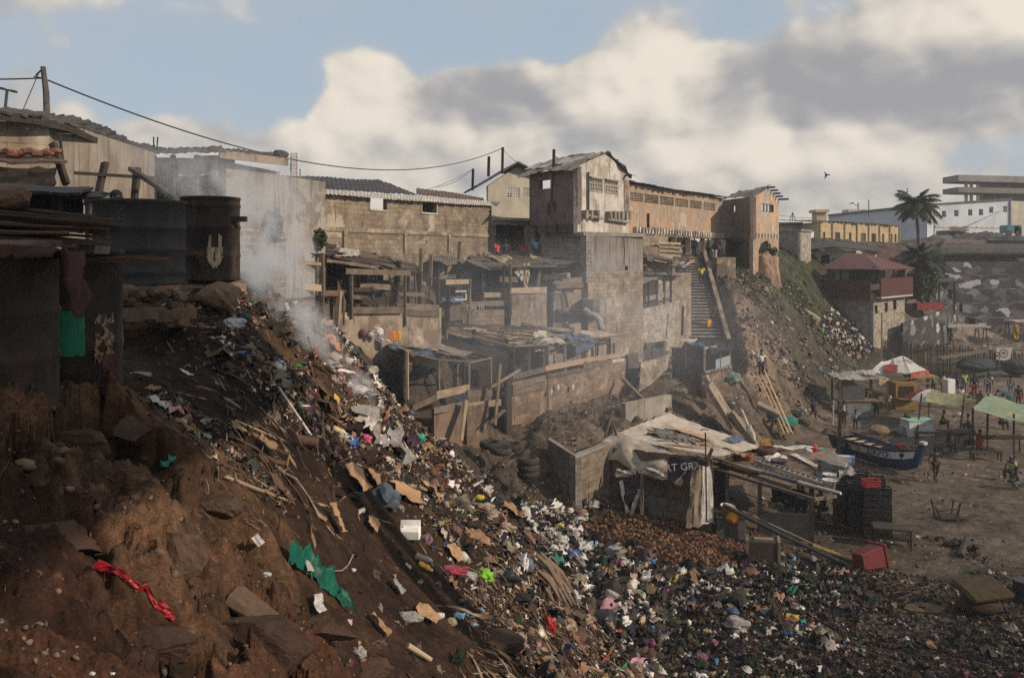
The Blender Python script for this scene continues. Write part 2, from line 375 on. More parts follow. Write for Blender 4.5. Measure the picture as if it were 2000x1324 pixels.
for px,L in{
    0:[(1.2,9.7),(8,10.35),(14,10.4),(22,10.5),(34,10.8)],250:[(1.2,9.5),(14,10.5),(22,10.5),(34,10.8)],620:[(1.2,9.3)],1000:[(1.2,9.0),(4,8.3)],
    1400:[(1.2,8.6),(6,6.2),(11,4.0),(15,2.4)],1900:[(1.2,8),(6,4.6),(11,2.2),(16,1.1)],2600:[(1.2,7.4),(6,3),(11,1.4),(16,.9)],
    480:[(18,9.9),(26,10.4),(34,10.9),(60,11)],600:[(17,8.7),(26,9.0),(31,9.3),(38,10.8)],720:[(17.5,6.6),(27,6.2),(32.2,7.2),(36,8.8),(42,11.0)],
    800:[(17.5,5.6),(22,4.8),(28,4.9),(33,5.1),(36.5,8.4),(42,11)],900:[(17,4.9),(20,3.6),(25,3.3),(30,3.9),(34,4.3),(38,4.6),(41,7.2),(46,8.1),(52,11)],
    1000:[(15.5,4.7),(19,2.6),(24,1.9),(30,2.2),(34,3.3),(37,3.75),(40,4.2),(44,4.6),(46,7.4),(50,8.1),(56,11)],
    1100:[(15,4.1),(18,2.3),(22,1.6),(27,1.5),(31,1.7),(32.4,2.0),(34.5,3.3),(39,3.6),(44,4.3),(47,4.8),(48.8,7.5),(56,10.8)],
    1200:[(15.5,2.8),(19,1.4),(25,1.2),(30,1.3),(33.5,2.0),(36.5,3.4),(41,3.6),(46,4.0),(52,5.2),(58,10.2)],
    1300:[(17,1.5),(21,1.0),(29,1.05),(33,1.4),(37,2.2),(42,3.2),(48,4.2),(53,5.0),(58,7),(65,10.6),(74,11)],
    1390:[(28,.95),(32,1.05),(38,1.5),(44,2.7),(50,3.9),(54,4.9),(60,7.6),(66,10.3),(73,11)],
    1450:[(18,1.1),(22,.8),(36,.95),(44,1.9),(50,3.6),(54,5.3),(60,7.8),(66,9.4),(72,10.6)],1500:[(46,1.2),(52,2.8),(57,5.0),(64,7.5),(70,9.5),(78,10.6)],
    1560:[(50,.9),(56,1.6),(62,3.6),(70,6.6),(76,8.6),(86,10.6)],1620:[(20,.7),(30,.5),(40,.45),(54,.6),(62,1.0),(70,2.5),(78,4.3),(86,7.5),(96,11)],
    1700:[(52,.35),(64,.4),(74,1.2),(82,2.6),(90,5),(104,11.4)],1800:[(20,.65),(30,.45),(40,.35),(60,.25),(76,.25),(84,.3),(92,1.3),(102,3.4),(112,11)],
    1950:[(28,.45),(40,.35),(55,.25),(84,.25),(92,1.0),(103,2.6),(108,4.5),(114,11.5)],2250:[(20,.6),(40,.3),(84,.25),(100,2),(115,11.5)],2900:[(25,.5),(60,.2),(110,3),(130,11)],
}.items():
    for Y,Z in L:ctl.append((px,Y,Z))
for px in(-900,0,700,1200,1700,2100,2800):ctl+=[(px,135,11.8),(px,200,12.2),(px,420,12.5)]
ctl=np.array(ctl,float);LS=.34
cp=np.stack([(ctl[:,0]-1000)/F,np.log(ctl[:,1])*LS],1)
phi=lambda d2:np.sqrt(d2+.0012)
_A=phi(((cp[:,None]-cp[None])**2).sum(2))-np.eye(len(cp))*.004
_w=np.linalg.solve(np.block([[_A,np.ones((len(cp),1))],[np.ones((1,len(cp))),np.zeros((1,1))]]),np.append(ctl[:,2],0))
def base_h(X,Y):
    X=np.asarray(X,float).ravel();Y=np.asarray(Y,float).ravel();u=X/Y;v=np.log(Y)*LS;o=np.empty(len(u))
    for i in range(0,len(u),40000):
        a=u[i:i+40000,None]-cp[None,:,0];b=v[i:i+40000,None]-cp[None,:,1]
        o[i:i+40000]=phi(a*a+b*b)@_w[:-1]+_w[-1]
    return o
sstep=lambda x,a,b:(lambda t:t*t*(3-2*t))(np.clip((x-a)/(b-a),0,1))
def rockzone(px,py):return(1-sstep(py-(0.72*px+560+0*py),-60,70)*0)*sstep(py-(0.86*px+590),-40,90)*(1-sstep(px,620,900))
def hgt(X,Y,parts=False):
    X=np.asarray(X,float).ravel();Y=np.asarray(Y,float).ravel();z=base_h(X,Y)
    px=1000+F*X/Y;py=500+(EYE-z)/Y*F
    near=1-sstep(Y,14.5,19);sand=sstep(X,1,6)*(1-sstep(z,.7,2.0))*sstep(Y,17,24)
    rock=rockzone(px,py)*near
    f1,f2,idv,tl=worley(X*1.15+.45*fbm(X*1.7,Y*1.7,4,3),Y*.9+.45*fbm(X*1.7+9,Y*1.7,4,4),21,True)
    g1,g2,gid,gtl=worley(X*3.6+.5*fbm(X*5,Y*5,3,7),Y*3.0+.4*fbm(X*5+4,Y*5,3,17),31,True)
    z=z+near*(.16*fbm(X*.9,Y*.9,4,1)+.075*fbm(X*4,Y*4,4,2)*(1+.6*rock))
    z=z+rock*((.22*(idv-.5)+.55*tl)*sstep(f2-f1,.0,.07)-.06*(1-sstep(f2-f1,.0,.05))+(.10*(gid-.5)+.30*gtl)*sstep(g2-g1,0,.08)*sstep(fbm(X,Y,3,77),-.25,.1)+.075*fbm(X*8,Y*8,5,8,.6))
    z=z+near*(1-rock)*.05*(1-g1)
    mid=(1-near)*(1-sand)
    z=z+mid*(.42*fbm(X*.42,Y*.42,6,11,.6)+.22*fbm(X*2.2,Y*2.2,4,12,.6)-.28*sstep(np.abs(vnoise(X*.55+.35*vnoise(X*.9,Y*.2,62),Y*.16,61)),.14,0))
    z=z+(1-near)*sand*(.07*fbm(X*.6,Y*.6,3,13)+.05*fbm(X*3.1,Y*3.1,4,14))
    sx=11.2+1.3*(Y-54.6)/13.6;szz=4.6+6.3*(Y-54.6)/13.6
    ins=sstep(X,sx-1.6,sx-.4)*(1-sstep(X,sx+2.7,sx+3.6))*sstep(Y,50.5,54)*(1-sstep(Y,69.5,71))
    z=z*(1-ins)+np.minimum(z,szz-.45)*ins
    if parts:return z,px,py,near,sand,rock,mid,idv,f2-f1
    return z
def gz(X,Y):return float(hgt([X],[Y])[0])
_ys=np.exp(np.linspace(math.log(1.4),math.log(170),900))
def R(px,py,y0=1.4):
    """where the line of sight through a photo pixel meets the ground"""
    ys=_ys[_ys>=y0];z=hgt((px-1000)/F*ys,ys);rz=EYE-(py-500)/F*ys
    k=np.nonzero(rz<=z)[0]
    i=k[0]if len(k)else len(ys)-1
    a,b=(ys[i-1],ys[i])if i else(ys[0],ys[0])
    if i:
        d0=rz[i-1]-z[i-1];d1=rz[i]-z[i];t=d0/(d0-d1)if d0!=d1 else 0;Y=a+(b-a)*min(1,max(0,t))
    else:Y=a
    X=(px-1000)/F*Y;return Vector((X,Y,gz(X,Y)))
YS=1.0
def P(px,py,Y):Y=Y*YS;return Vector(((px-1000)/F*Y,Y,EYE-(py-500)/F*Y))
def XY(px,Y):return(px-1000)/F*Y
def G(px,Y):X=XY(px,Y);return Vector((X,Y,gz(X,Y)))
uu=np.concatenate([np.linspace(-2.6,-.68,90),np.linspace(-.67,.67,720),np.linspace(.68,2.6,90)])
yy=np.concatenate([np.exp(np.linspace(math.log(1.0),math.log(18),430))[:-1],np.exp(np.linspace(math.log(18),math.log(130),330))[:-1],np.exp(np.linspace(math.log(130),math.log(900),24))])
NU,NY=len(uu),len(yy)
Xg=(uu[None,:]*yy[:,None]).ravel();Yg=np.repeat(yy,NU)
Zg,PX,PY,NR,SD,RK,MD,IDV,CRK=hgt(Xg,Yg,True)
cc=[
    (0,2.6,(.050,.034,.025)),(0,3.6,(.060,.036,.026)),(60,4.6,(.16,.118,.085)),(200,5.4,(.19,.14,.10)),(240,3.9,(.115,.08,.056)),(330,4.6,(.15,.108,.076)),(120,3.2,(.07,.038,.027)),
    (250,2.8,(.045,.032,.024)),(470,5.2,(.14,.10,.07)),(420,4.1,(.085,.06,.043)),(560,5.3,(.13,.094,.066)),(520,4.2,(.062,.04,.029)),(600,5.0,(.055,.035,.026)),
    (350,8.2,(.034,.026,.02)),(300,7,(.036,.026,.02)),(450,8.2,(.036,.027,.021)),(450,7,(.032,.023,.018)),(560,8,(.034,.025,.019)),(600,6.3,(.042,.028,.021)),(700,7.2,(.045,.031,.023)),(470,10.5,(.038,.03,.024)),
    (300,10,(.075,.055,.04)),(400,11.2,(.055,.043,.033)),(570,10.5,(.105,.078,.055)),(620,11.2,(.13,.10,.075)),(540,9.6,(.075,.055,.04)),(620,13,(.03,.026,.024)),(680,12,(.15,.12,.095)),(740,13.4,(.05,.038,.03)),
    (800,8,(.05,.034,.025)),(800,6,(.045,.031,.023)),(850,11.5,(.04,.031,.025)),(820,13.5,(.028,.024,.022)),(950,8,(.045,.031,.024)),(1000,12,(.045,.033,.026)),(1100,11,(.05,.037,.028)),(1200,12,(.04,.03,.024)),
    (600,20,(.05,.04,.035)),(800,22,(.05,.04,.034)),(930,24,(.045,.038,.032)),(1000,29,(.05,.042,.035)),(950,31,(.055,.045,.037)),(1050,37,(.105,.082,.062)),(1150,39,(.12,.095,.072)),(1250,42,(.10,.08,.062)),(1320,44,(.10,.082,.066)),
    (1100,24,(.028,.023,.02)),(1200,22,(.026,.021,.018)),(1300,26,(.03,.024,.02)),(1500,24,(.035,.028,.023)),(1700,22,(.035,.029,.024)),(1900,24,(.04,.032,.026)),(1250,30,(.05,.035,.025)),(1380,28,(.06,.04,.027)),
    (1600,33,(.08,.062,.046)),(1750,33,(.09,.07,.052)),(1900,34,(.092,.073,.055)),(1700,40,(.10,.078,.058)),(1850,42,(.105,.082,.06)),(1600,46,(.10,.078,.06)),(1950,50,(.125,.098,.074)),(1650,56,(.12,.098,.076)),(1850,64,(.14,.112,.086)),(2000,80,(.15,.122,.098)),(1900,98,(.2,.165,.135)),
    (1430,46,(.10,.08,.064)),(1420,52,(.19,.14,.10)),(1450,55,(.21,.15,.108)),(1490,56,(.18,.13,.095)),(1530,58,(.15,.115,.085)),(1480,62,(.075,.06,.046)),(1560,60,(.065,.054,.042)),(1600,66,(.05,.044,.036)),
    (1440,67,(.05,.055,.026)),(1480,67,(.055,.055,.03)),(1520,67,(.05,.052,.028)),(1560,73,(.045,.05,.025)),(1540,70,(.045,.05,.026)),(1600,76,(.04,.045,.024)),(1560,80,(.04,.045,.024)),(1640,76,(.06,.055,.045)),(1680,74,(.07,.06,.05)),
    (900,46,(.11,.085,.065)),(1100,47,(.11,.085,.065)),(1300,60,(.16,.12,.088)),(1250,52,(.10,.08,.062)),(1000,90,(.15,.12,.1)),(1800,140,(.08,.07,.06)),(1900,118,(.06,.052,.045)),(2000,130,(.07,.06,.05)),(0,30,(.11,.09,.07)),(500,60,(.15,.12,.1)),
]
cq=np.array([((p-1000)/F,math.log(Y)*LS)for p,Y,_ in cc]);ck=np.array([c for*_,c in cc])
ua=Xg/Yg+.05*fbm(PX/90,np.log(Yg)*9,4,41);va=np.log(Yg)*LS+.05*fbm(PX/90+31,np.log(Yg)*9,4,42)
COL=np.empty((len(Xg),3))
for i in range(0,len(Xg),40000):
    d2=(ua[i:i+40000,None]-cq[None,:,0])**2+(va[i:i+40000,None]-cq[None,:,1])**2
    wt=1/(d2+2e-4)**2;COL[i:i+40000]=(wt@ck)/wt.sum(1,keepdims=True)
dirt=fbm(Xg*1.3,Yg*1.3,5,51);spk=fbm(Xg*6,Yg*6,4,52)
COL*=(1+.75*dirt+.5*spk)[:,None]
COL*=(1+RK*((IDV-.5)*.7))[:,None]
COL*=(1-RK*.45*(1-sstep(CRK,0,.09)))[:,None]
red=np.clip(RK*(IDV>.72),0,1)[:,None];COL=COL*(1-red*.35)+np.array([.085,.042,.028])*red*.45
nw=NR[:,None]*1.0;COL=COL*(.88+nw*(np.array([.68,.52,.41])-.88));COL=np.clip(COL,.005,.5)
me=bpy.data.meshes.new('ground');nq=(NU-1)*(NY-1)
a=(np.arange(NY-1)[:,None]*NU+np.arange(NU-1)[None]).ravel();quads=np.stack([a,a+1,a+NU+1,a+NU],1)
me.vertices.add(NU*NY);me.vertices.foreach_set('co',np.stack([Xg,Yg,Zg],1).ravel())
me.loops.add(nq*4);me.loops.foreach_set('vertex_index',quads.ravel().astype(np.int32))
me.polygons.add(nq);me.polygons.foreach_set('loop_start',np.arange(0,nq*4,4,dtype=np.int32));me.polygons.foreach_set('loop_total',np.full(nq,4,np.int32))
me.update(calc_edges=True);me.polygons.foreach_set('use_smooth',[True]*nq)
at=me.color_attributes.new('Col','FLOAT_COLOR','POINT');at.data.foreach_set('color',np.concatenate([COL,np.ones((len(COL),1))],1).ravel())
m=bpy.data.materials.new('earth');m.use_nodes=True;g=NG(m.node_tree);bs=g.n['Principled BSDF']
v=g.new('ShaderNodeTexCoord').outputs['Object'];vc=g.new('ShaderNodeVertexColor',layer_name='Col').outputs[0]
na=g.noise(v,2.2,9,.68,.3);nb=g.noise(v,15,8,.7,.2);nc=g.noise(v,75,5,.7);vo=g.new('ShaderNodeTexVoronoi',feature='F1');g.put(vo.inputs['Vector'],g.vm('ADD',v,g.comb(g.m('MULTIPLY',nb,.12),0.0,0.0)));vo.inputs['Scale'].default_value=9
col=g.mix(1.0,vc,g.ss(na,.3,.7,.5,1.5,'LINEAR'),'MULTIPLY');col=g.mix(1.0,col,g.ss(nb,.3,.7,.45,1.6,'LINEAR'),'MULTIPLY')
col=g.mix(1.0,col,g.ss(nc,.3,.7,.5,1.5,'LINEAR'),'MULTIPLY');col=g.mix(g.ss(vo.outputs[0],.0,.22,.3,0.0),col,(.22,.17,.13))
g.put(bs.inputs['Base Color'],col);bs.inputs['Roughness'].default_value=.93;bs.inputs['Specular IOR Level'].default_value=.2
bp=g.new('ShaderNodeBump');bp.inputs['Strength'].default_value=.8;bp.inputs['Distance'].default_value=.06
g.put(bp.inputs['Height'],g.m('ADD',g.m('ADD',na,g.m('MULTIPLY',nb,.55)),g.m('ADD',g.m('MULTIPLY',vo.outputs[0],-.3),g.m('MULTIPLY',nc,.22))));g.l.new(bp.outputs[0],bs.inputs['Normal'])
me.materials.append(m)
ground=bpy.data.objects.new('ground',me);C.objects.link(ground);tag(ground,'dark earth bluff falling to a sandy beach strewn with refuse','ground',kind='structure')
# ---------------------------------------------------------------- building helpers
def pt(px,Y,z):Y=Y*YS;X=XY(px,Y);return Vector((X,Y,z))
def nrm(A,B):d=(B-A);d.z=0;d.normalize();return Vector((d.y,-d.x,0))
def seg(mb,A,B,z0,z1,th=.2,z0b=None,z1b=None,out=0.0):
    n=nrm(A,B);o=n*out
    mb.poly([V(A.x,A.y,z0)+o,V(B.x,B.y,z0 if z0b is None else z0b)+o,V(B.x,B.y,z1 if z1b is None else z1b)+o,V(A.x,A.y,z1)+o],-n*th)
def panel(mb,A,B,z0,z1,holes=(),th=.2,z1b=None,out=0.0):
    """wall from A to B seen from its right-hand side, with real openings (u0,u1,za,zb) as fractions of its length"""
    zt=lambda u:z1+(z1b-z1)*u if z1b is not None else z1
    at=lambda u:A+(B-A)*u
    cuts=sorted({0,1}|{h[0]for h in holes}|{h[1]for h in holes})
    for u0,u1 in zip(cuts[:-1],cuts[1:]):
        hs=sorted([h for h in holes if h[0]<=u0+1e-6 and h[1]>=u1-1e-6],key=lambda h:h[2]);zb=z0
        for h in hs:seg(mb,at(u0),at(u1),zb,h[2],th,out=out);zb=h[3]
        seg(mb,at(u0),at(u1),zb,zt(u0),th,z1b=zt(u1),out=out)
def ufor(A,B,px):
    """fraction along A-B at which the wall crosses a line of sight"""
    k=(px-1000)/F;a=A.x-k*A.y;b=B.x-k*B.y;return a/(a-b)
def lattice(mb,A,B,u0,u1,za,zb,nx,nz,th=.05,back=.06):
    n=nrm(A,B);a=A+(B-A)*u0-n*back;b=A+(B-A)*u1-n*back
    for i in range(nx+1):
        p=a+(b-a)*(i/nx);mb.beam(V(p.x,p.y,za),V(p.x,p.y,zb),th,.08,up=n)
    for j in range(nz+1):
        z=za+(zb-za)*j/nz;mb.beam(V(a.x,a.y,z)-n*.003,V(b.x,b.y,z)-n*.003,.08,th)
def roofsheet(mb,a,b,c,d,corr=.16,th=.03,wr=.02,seed=0,edge=.08):
    n=max(4,min(140,int((Vector(b)-Vector(a)).length/corr)*2));mb.sheet(a,b,c,d,n,5,wr,0,th,edge,corr=1,seed=seed)
dark_in=mk('unlit_inside',(.020,.018,.018),(.03,.026,.024),2,20)  # near-black colour puts the unlit depth of rooms, doorways and hatches into paint
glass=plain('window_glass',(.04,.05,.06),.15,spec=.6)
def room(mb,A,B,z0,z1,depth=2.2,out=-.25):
    """unlit inside behind openings, its darkness put into the colour: back wall, floor and ceiling"""
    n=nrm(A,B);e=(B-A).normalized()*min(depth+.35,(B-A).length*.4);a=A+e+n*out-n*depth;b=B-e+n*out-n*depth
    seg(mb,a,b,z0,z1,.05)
# ================================================================ house far left with a sagging roof
t=thing('block_house',pt(60,20.5,10.4),'smoke-stained block house with a sagging black roof at far left','house')
A=pt(-160,17.6,0);B=pt(97,19.0,0);D=pt(302,25.2,0)
b=MB();panel(b,A,B,9.8,13.86,th=.25);b.build('front_wall',block_tan,t)
b=MB();panel(b,B,D,9.8,14.0,th=.25,z1b=13.98,holes=[(.40,.52,10.4,12.6)]);b.build('side_wall',mk('plaster_sand',(.29,.255,.215),(.19,.165,.14),.9,24,(6,.35),(.13,.11,.09),pcol=(.26,.2,.16),pcut=(.56,.66),psc=.6),t)
b=MB();room(b,B,D,9.8,13.4,1.5);b.build('inner_wall',dark_in,t)
r=MB()
ed=[(-170,205,17.2),(0,219,18.0),(60,226,18.4),(125,240,19.0),(190,268,21.5),(235,287,23.2),(300,299,25.6)]
for k,(p0,p1)in enumerate(zip(ed[:-1],ed[1:])):
    a=P(*p0);c=P(*p1);bk=Vector((-1.6,4.6,.75));r.sheet(a,c,c+bk,a+bk,10,4,.03,0,.05,.06,corr=1,seed=k)
r.build('roof',roof_black,t)
b=MB()
for p0,p1 in zip(ed[:-1],ed[1:]):b.beam(P(*p0)+V(0,.06,-.1),P(*p1)+V(0,.06,-.1),.05,.14)
b.build('fascia',wood_dark,t)
t=thing('lean_to_shelf',P(50,330,16.8),'sooty sheet-metal lean-to with reddish junk on its top, below the far-left house roof','lean-to')
b=MB();b.sheet(P(-40,312,16.2),P(120,316,16.6),P(128,300,18.2),P(-40,296,17.6),8,4,.02,0,.05,.08,seed=4);b.build('top',tin_rust,t)
b=MB();b.sheet(P(-40,324,16.1),P(112,328,16.5),P(108,366,16.5),P(-40,366,16.1),8,4,.02,0,.04,.03,seed=5);b.build('front',burnt,t)
b=MB()
for k in range(9):b.ball(P(-20+16*k,301-3*(k%3),16.9),.16,1,.35,(1.3,.8,.6),seed=k)
b.build('junk',mk('burnt_clay',(.20,.085,.055),(.10,.055,.04),5,30),t)
for k,(a,c,wd)in enumerate([((103,280,17.4),(130,360,17.2),.13),((117,265,17.8),(126,345,17.6),.05),((144,338,17.2),(304,348,17.6),.09),((205,318,17.5),(192,378,17.2),.12),((268,328,18.0),(262,396,17.8),.13),((256,330,17.7),(345,388,16.4),.11)]):
    b=MB().beam(P(*a),P(*c),wd,wd*.7,jit=.01)
    tag(b.build('timber',wood_dark),['short dark post leaning against the far-left wall','thin tall stick beside the far-left block wall','long horizontal timber rail in front of the stained plaster wall','upright timber crossing the rail at its left end','upright timber under the rail, right of the silhouetted head','slanting timber brace running down toward the black drums'][k],'timber')
# ================================================================ veranda house with white gable wall
t=thing('veranda_house',pt(440,27,10.4),'white-walled house with open veranda and iron roof behind the smoke','house')
A=pt(300,25.6,0);B=pt(436,26.2,0);D=pt(547,28.0,0)
b=MB();panel(b,A,B,9.8,11.9,th=.2);b.build('veranda_wall',block_tan,t)
b=MB();seg(b,A+V(-1.6,1.6,0),B+V(-.2,1.7,0),9.8,14.1,.1);b.build('back_wall',concrete_dark,t)
for q,(x0,x1,y0,y1)in enumerate([(316,332,320,350),(346,378,312,345),(379,430,304,342)]):
    b=MB();b.sheet(P(x0,y1,26.0),P(x1,y1,26.2),P(x1,y0,26.2),P(x0,y0,26.0),4,3,.015,0,.03,.02,seed=q);b.build('white_panel',plaster_cream,t)
for x in(300,338,384,432):
    b=MB();b.beam(pt(x,25.9,11.8),pt(x,25.9,14.0),.12);b.build('post',wood_dark,t)
b=MB();panel(b,B,D,9.6,13.85,th=.22,z1b=13.7);seg(b,D+V(-.1,.1,0),D+V(.9,2.6,0),9.6,13.6);b.build('gable_wall',mk('plaster_blotched',(.30,.28,.25),(.20,.185,.165),.8,24,(5,.35),(.10,.09,.08),peel=(.17,.145,.12),pcol=(.24,.20,.165),pcut=(.56,.64),psc=.7),t)
b=MB();seg(b,B+V(0,0,0),D+V(.15,0,0),9.3,11.75,.3,out=.08);b.build('block_base',block_grey,t)
r=MB();roofsheet(r,P(296,300,25.2),P(436,296,25.7),P(436,285,29.5),P(296,290,29.2),.2,seed=1);roofsheet(r,P(430,295,25.6),P(562,308,27.7),P(540,299,31.5),P(420,288,29.5),.2,seed=2);r.build('roof',roof_black,t)
b=MB();b.beam(P(428,301,25.6),P(562,317,27.7),.06,.24);b.build('fascia',plaster_tan,t)
b=MB();b.beam(P(436,303,26.0),P(436,480,26.0),.1,.1);b.build('corner_post',wood_dark,t)
for q,(px,py,s)in enumerate([(522,303,.14),(545,303,.2),(556,300,.16)]):pass
b=MB().ball(P(530,304,28),.17,2,.2,(1.3,1,.8),1).ball(P(548,302,28),.24,2,.3,(1.5,1,.7),2);tag(b.build('roof_stone',concrete_dark),'dark stones weighing down the end of the veranda house roof','stone')
# ================================================================ long block wall building
t=thing('block_building',pt(760,38,10.4),'long unplastered block building with two square windows and a metal eave','building')
A=pt(545,33.0,0);B=pt(960,48.5,0)
u=lambda px:ufor(A,B,px)
wins=[(721,756,385,411),(822,853,391,417)];holes=[]
for x0,x1,y0,y1 in wins:
    u0,u1=u(x0),u(x1);Yw=A.y+(B.y-A.y)*(u0+u1)/2;holes.append((u0,u1,zf(y1,Yw),zf(y0,Yw)))
b=MB();panel(b,A,B,9.4,13.5,holes,.22,z1b=13.85);wl=b.build('wall',block_tan,t)
for h in holes:
    n=nrm(A,B);a=A+(B-A)*h[0];c=A+(B-A)*h[1];f=MB()
    for(p,q)in((V(a.x,a.y,h[2]),V(c.x,c.y,h[2])),(V(a.x,a.y,h[3]),V(c.x,c.y,h[3])),(V(a.x,a.y,h[2]),V(a.x,a.y,h[3])),(V(c.x,c.y,h[2]),V(c.x,c.y,h[3]))):f.beam(p+n*.02,q+n*.02,.07,.07)
    f.build('window_frame',plaster_cream,wl)
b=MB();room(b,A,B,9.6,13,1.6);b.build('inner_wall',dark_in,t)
for px in(672,790,876,958):
    uu_=u(px);p=A+(B-A)*uu_;n=nrm(A,B);b=MB();b.beam(V(p.x,p.y,9.6)+n*.03,V(p.x,p.y,12.1)+n*.03,.24,.12,up=n);b.build('pilaster',plaster_tan,t)
n=nrm(A,B);b=MB();seg(b,A+(B-A)*.0,B,12.02,12.2,.1,out=.06);b.build('ring_beam',plaster_tan,t)
b=MB();roofsheet(b,P(540,372,32.3),P(970,402,48.6),P(975,395,50.5),P(545,363,35),.25,seed=3);b.build('eave_sheet',tin_pale,t)
b=MB();roofsheet(b,P(538,362,35.3),P(752,376,41.5),P(742,351,45.5),P(536,342,39),.3,seed=4);roofsheet(b,P(752,376,41.5),P(815,381,43.5),P(800,374,46.5),P(742,351,45.5),.3,seed=5);b.build('roof',roof_black,t)
b=MB();roofsheet(b,P(812,378,45.5),P(946,396,50.5),P(944,386,54),P(815,367,50),.3,seed=6);b.build('rear_roof',tin_rust,t)
b=MB();seg(b,pt(812,48,0),pt(950,52.5,0),12.5,14.3,.15);b.build('rear_wall',concrete_dark,t)
b=MB();A2=pt(690,36.7,0);B2=pt(962,48.3,0);panel(b,A2,B2,7.2,11.05,th=.3,z1b=11.2)
tag(b.build('retaining_wall',block_tan),'tan block retaining wall right under the long block building','wall')
t=thing('open_veranda',pt(995,45.5,10.6),'open concrete veranda bay between the long block building and the ruin','veranda')
A=pt(953,48.4,0);B=pt(1036,50.6,0)
b=MB();seg(b,A,B,12.75,13.1,.35);b.build('lintel',plaster_tan,t)
for px in(962,1030):
    p=A+(B-A)*ufor(A,B,px);b=MB();b.beam(V(p.x,p.y+.15,9.6),V(p.x,p.y+.15,12.75),.3,.3);b.build('pillar',plaster_tan,t)
b=MB();seg(b,A,B,9.4,11.25,.3,out=-.1);b.build('parapet',block_tan,t)
b=MB();seg(b,A+V(-.5,3,0),B+V(.6,3,0),9.6,13.3,.1);b.build('back_wall',dark_in,t)
b=MB();b.sheet(V(A.x-.3,A.y-.2,13.15),V(B.x+.3,B.y-.2,13.15),V(B.x+.6,B.y+3,13.3),V(A.x,A.y+3,13.3),4,3,0,0,.15);b.build('slab',concrete,t)
# ================================================================ cream gable house behind
t=thing('gable_house',pt(990,52,11),'cream house with a dark overhanging gable roof and lattice vents behind the ruin','house')
A=pt(953,56,0);B=pt(1060,58,0);pk=pt(1012,57,0)
vs=[(991,1015,367,386),(1022,1038,364,384)];holes=[]
for x0,x1,y0,y1 in vs:
    u0,u1=ufor(A,B,x0),ufor(A,B,x1);holes.append((u0,u1,zf(y1,57),zf(y0,57)))
b=MB();panel(b,A,B,10.4,15.5,holes,.2);nn=nrm(A,B)
b.poly([V(A.x,A.y,15.5),V(B.x,B.y,15.5),V(pk.x,pk.y,16.9)],-nn*.2);b.build('wall',plaster_cream,t)
for h in holes:
    b=MB();lattice(b,A,B,*h[:2],h[2],h[3],5,4,.06);b.build('vent_block',plaster_cream,t)
b=MB();room(b,A,B,10.4,15.2,1.2);b.build('inner_wall',dark_in,t)
b=MB();bk=V(-1.2,6,0);el=P(932,363,55);pe=V(pk.x,pk.y-.9,17.1);er=P(1064,342,57.5)
b.sheet(el,pe,pe+bk,el+bk,8,3,.01,0,.1);b.sheet(pe,er,er+bk,pe+bk,6,3,.01,0,.1);b.build('roof',roof_black,t)
# ================================================================ the big ruin
t=thing('ruined_house',pt(1130,48,11),'tall ruined two-storey house with peeling pink side and pale gable end','house')
K=pt(1128,46,0);Lf=pt(1034,50,0);Rr=pt(1228,51,0)
uw=(ufor(Lf,K,1053),ufor(Lf,K,1075))
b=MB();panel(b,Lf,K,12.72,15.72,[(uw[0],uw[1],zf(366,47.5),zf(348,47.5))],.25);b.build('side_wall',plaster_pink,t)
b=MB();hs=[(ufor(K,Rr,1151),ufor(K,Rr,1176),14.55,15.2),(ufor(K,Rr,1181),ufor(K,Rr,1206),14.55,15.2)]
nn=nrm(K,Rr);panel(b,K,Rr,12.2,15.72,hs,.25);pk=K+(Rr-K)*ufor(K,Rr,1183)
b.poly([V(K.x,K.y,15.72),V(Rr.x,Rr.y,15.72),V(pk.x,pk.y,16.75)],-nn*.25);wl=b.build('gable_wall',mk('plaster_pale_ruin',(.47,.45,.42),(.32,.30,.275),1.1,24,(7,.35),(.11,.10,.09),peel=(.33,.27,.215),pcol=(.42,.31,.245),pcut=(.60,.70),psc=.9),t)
for a_,c_,q_ in((K,K+(Rr-K)*.07,13.6),(K+(Rr-K)*.90,Rr,13.4),(Lf+(K-Lf)*.93,K,13.6)):b=MB();seg(b,a_,c_,q_,15.4,.05,out=.03);b.build('bare_blocks',block_tan,t)
for h in hs:
    f=MB();lattice(f,K,Rr,*h[:2],h[2],h[3],5,3,.13,back=.02);f.build('vent_block',concrete,wl)
    f=MB();a=K+(Rr-K)*h[0]+nn*.06;c=K+(Rr-K)*h[1]+nn*.06;f.beam(V(a.x,a.y,h[3]+.06),V(c.x,c.y,h[3]+.06),.16,.09);f.build('vent_hood',concrete,wl)
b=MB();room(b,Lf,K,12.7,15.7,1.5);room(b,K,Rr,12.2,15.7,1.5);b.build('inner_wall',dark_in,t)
b=MB()
for px in(1137,1147,1160,1184,1192,1200,1208,1216,1222):
    p=K+(Rr-K)*ufor(K,Rr,px)+nn*.18;z=zf(419+(px-1137)*.03,46+5*ufor(K,Rr,px));b.beam(V(p.x,p.y,z-.22),V(p.x,p.y,z+.22),.2,.3,up=nn,jit=.03);b.beam(V(p.x,p.y,z+.14)+nn*.1,V(p.x,p.y,z-.1)-nn*.1,.1,.1)
p=K+(Rr-K)*.06+nn*.14;q=K+(Rr-K)*.40+nn*.14;b.beam(V(p.x,p.y,13.2),V(q.x,q.y,13.05),.28,.12);p=K+(Rr-K)*.5+nn*.14;q=K+(Rr-K)*.95+nn*.14;b.beam(V(p.x,p.y,13.05),V(q.x,q.y,12.95),.28,.12)
b.build('bracket_ledge',concrete,t)
p=K+(Rr-K)*ufor(K,Rr,1146)+nn*.1;b=MB();b.tube([V(p.x,p.y,13.3),V(p.x,p.y,15.5)],.06,8);b.build('downpipe',iron,t)
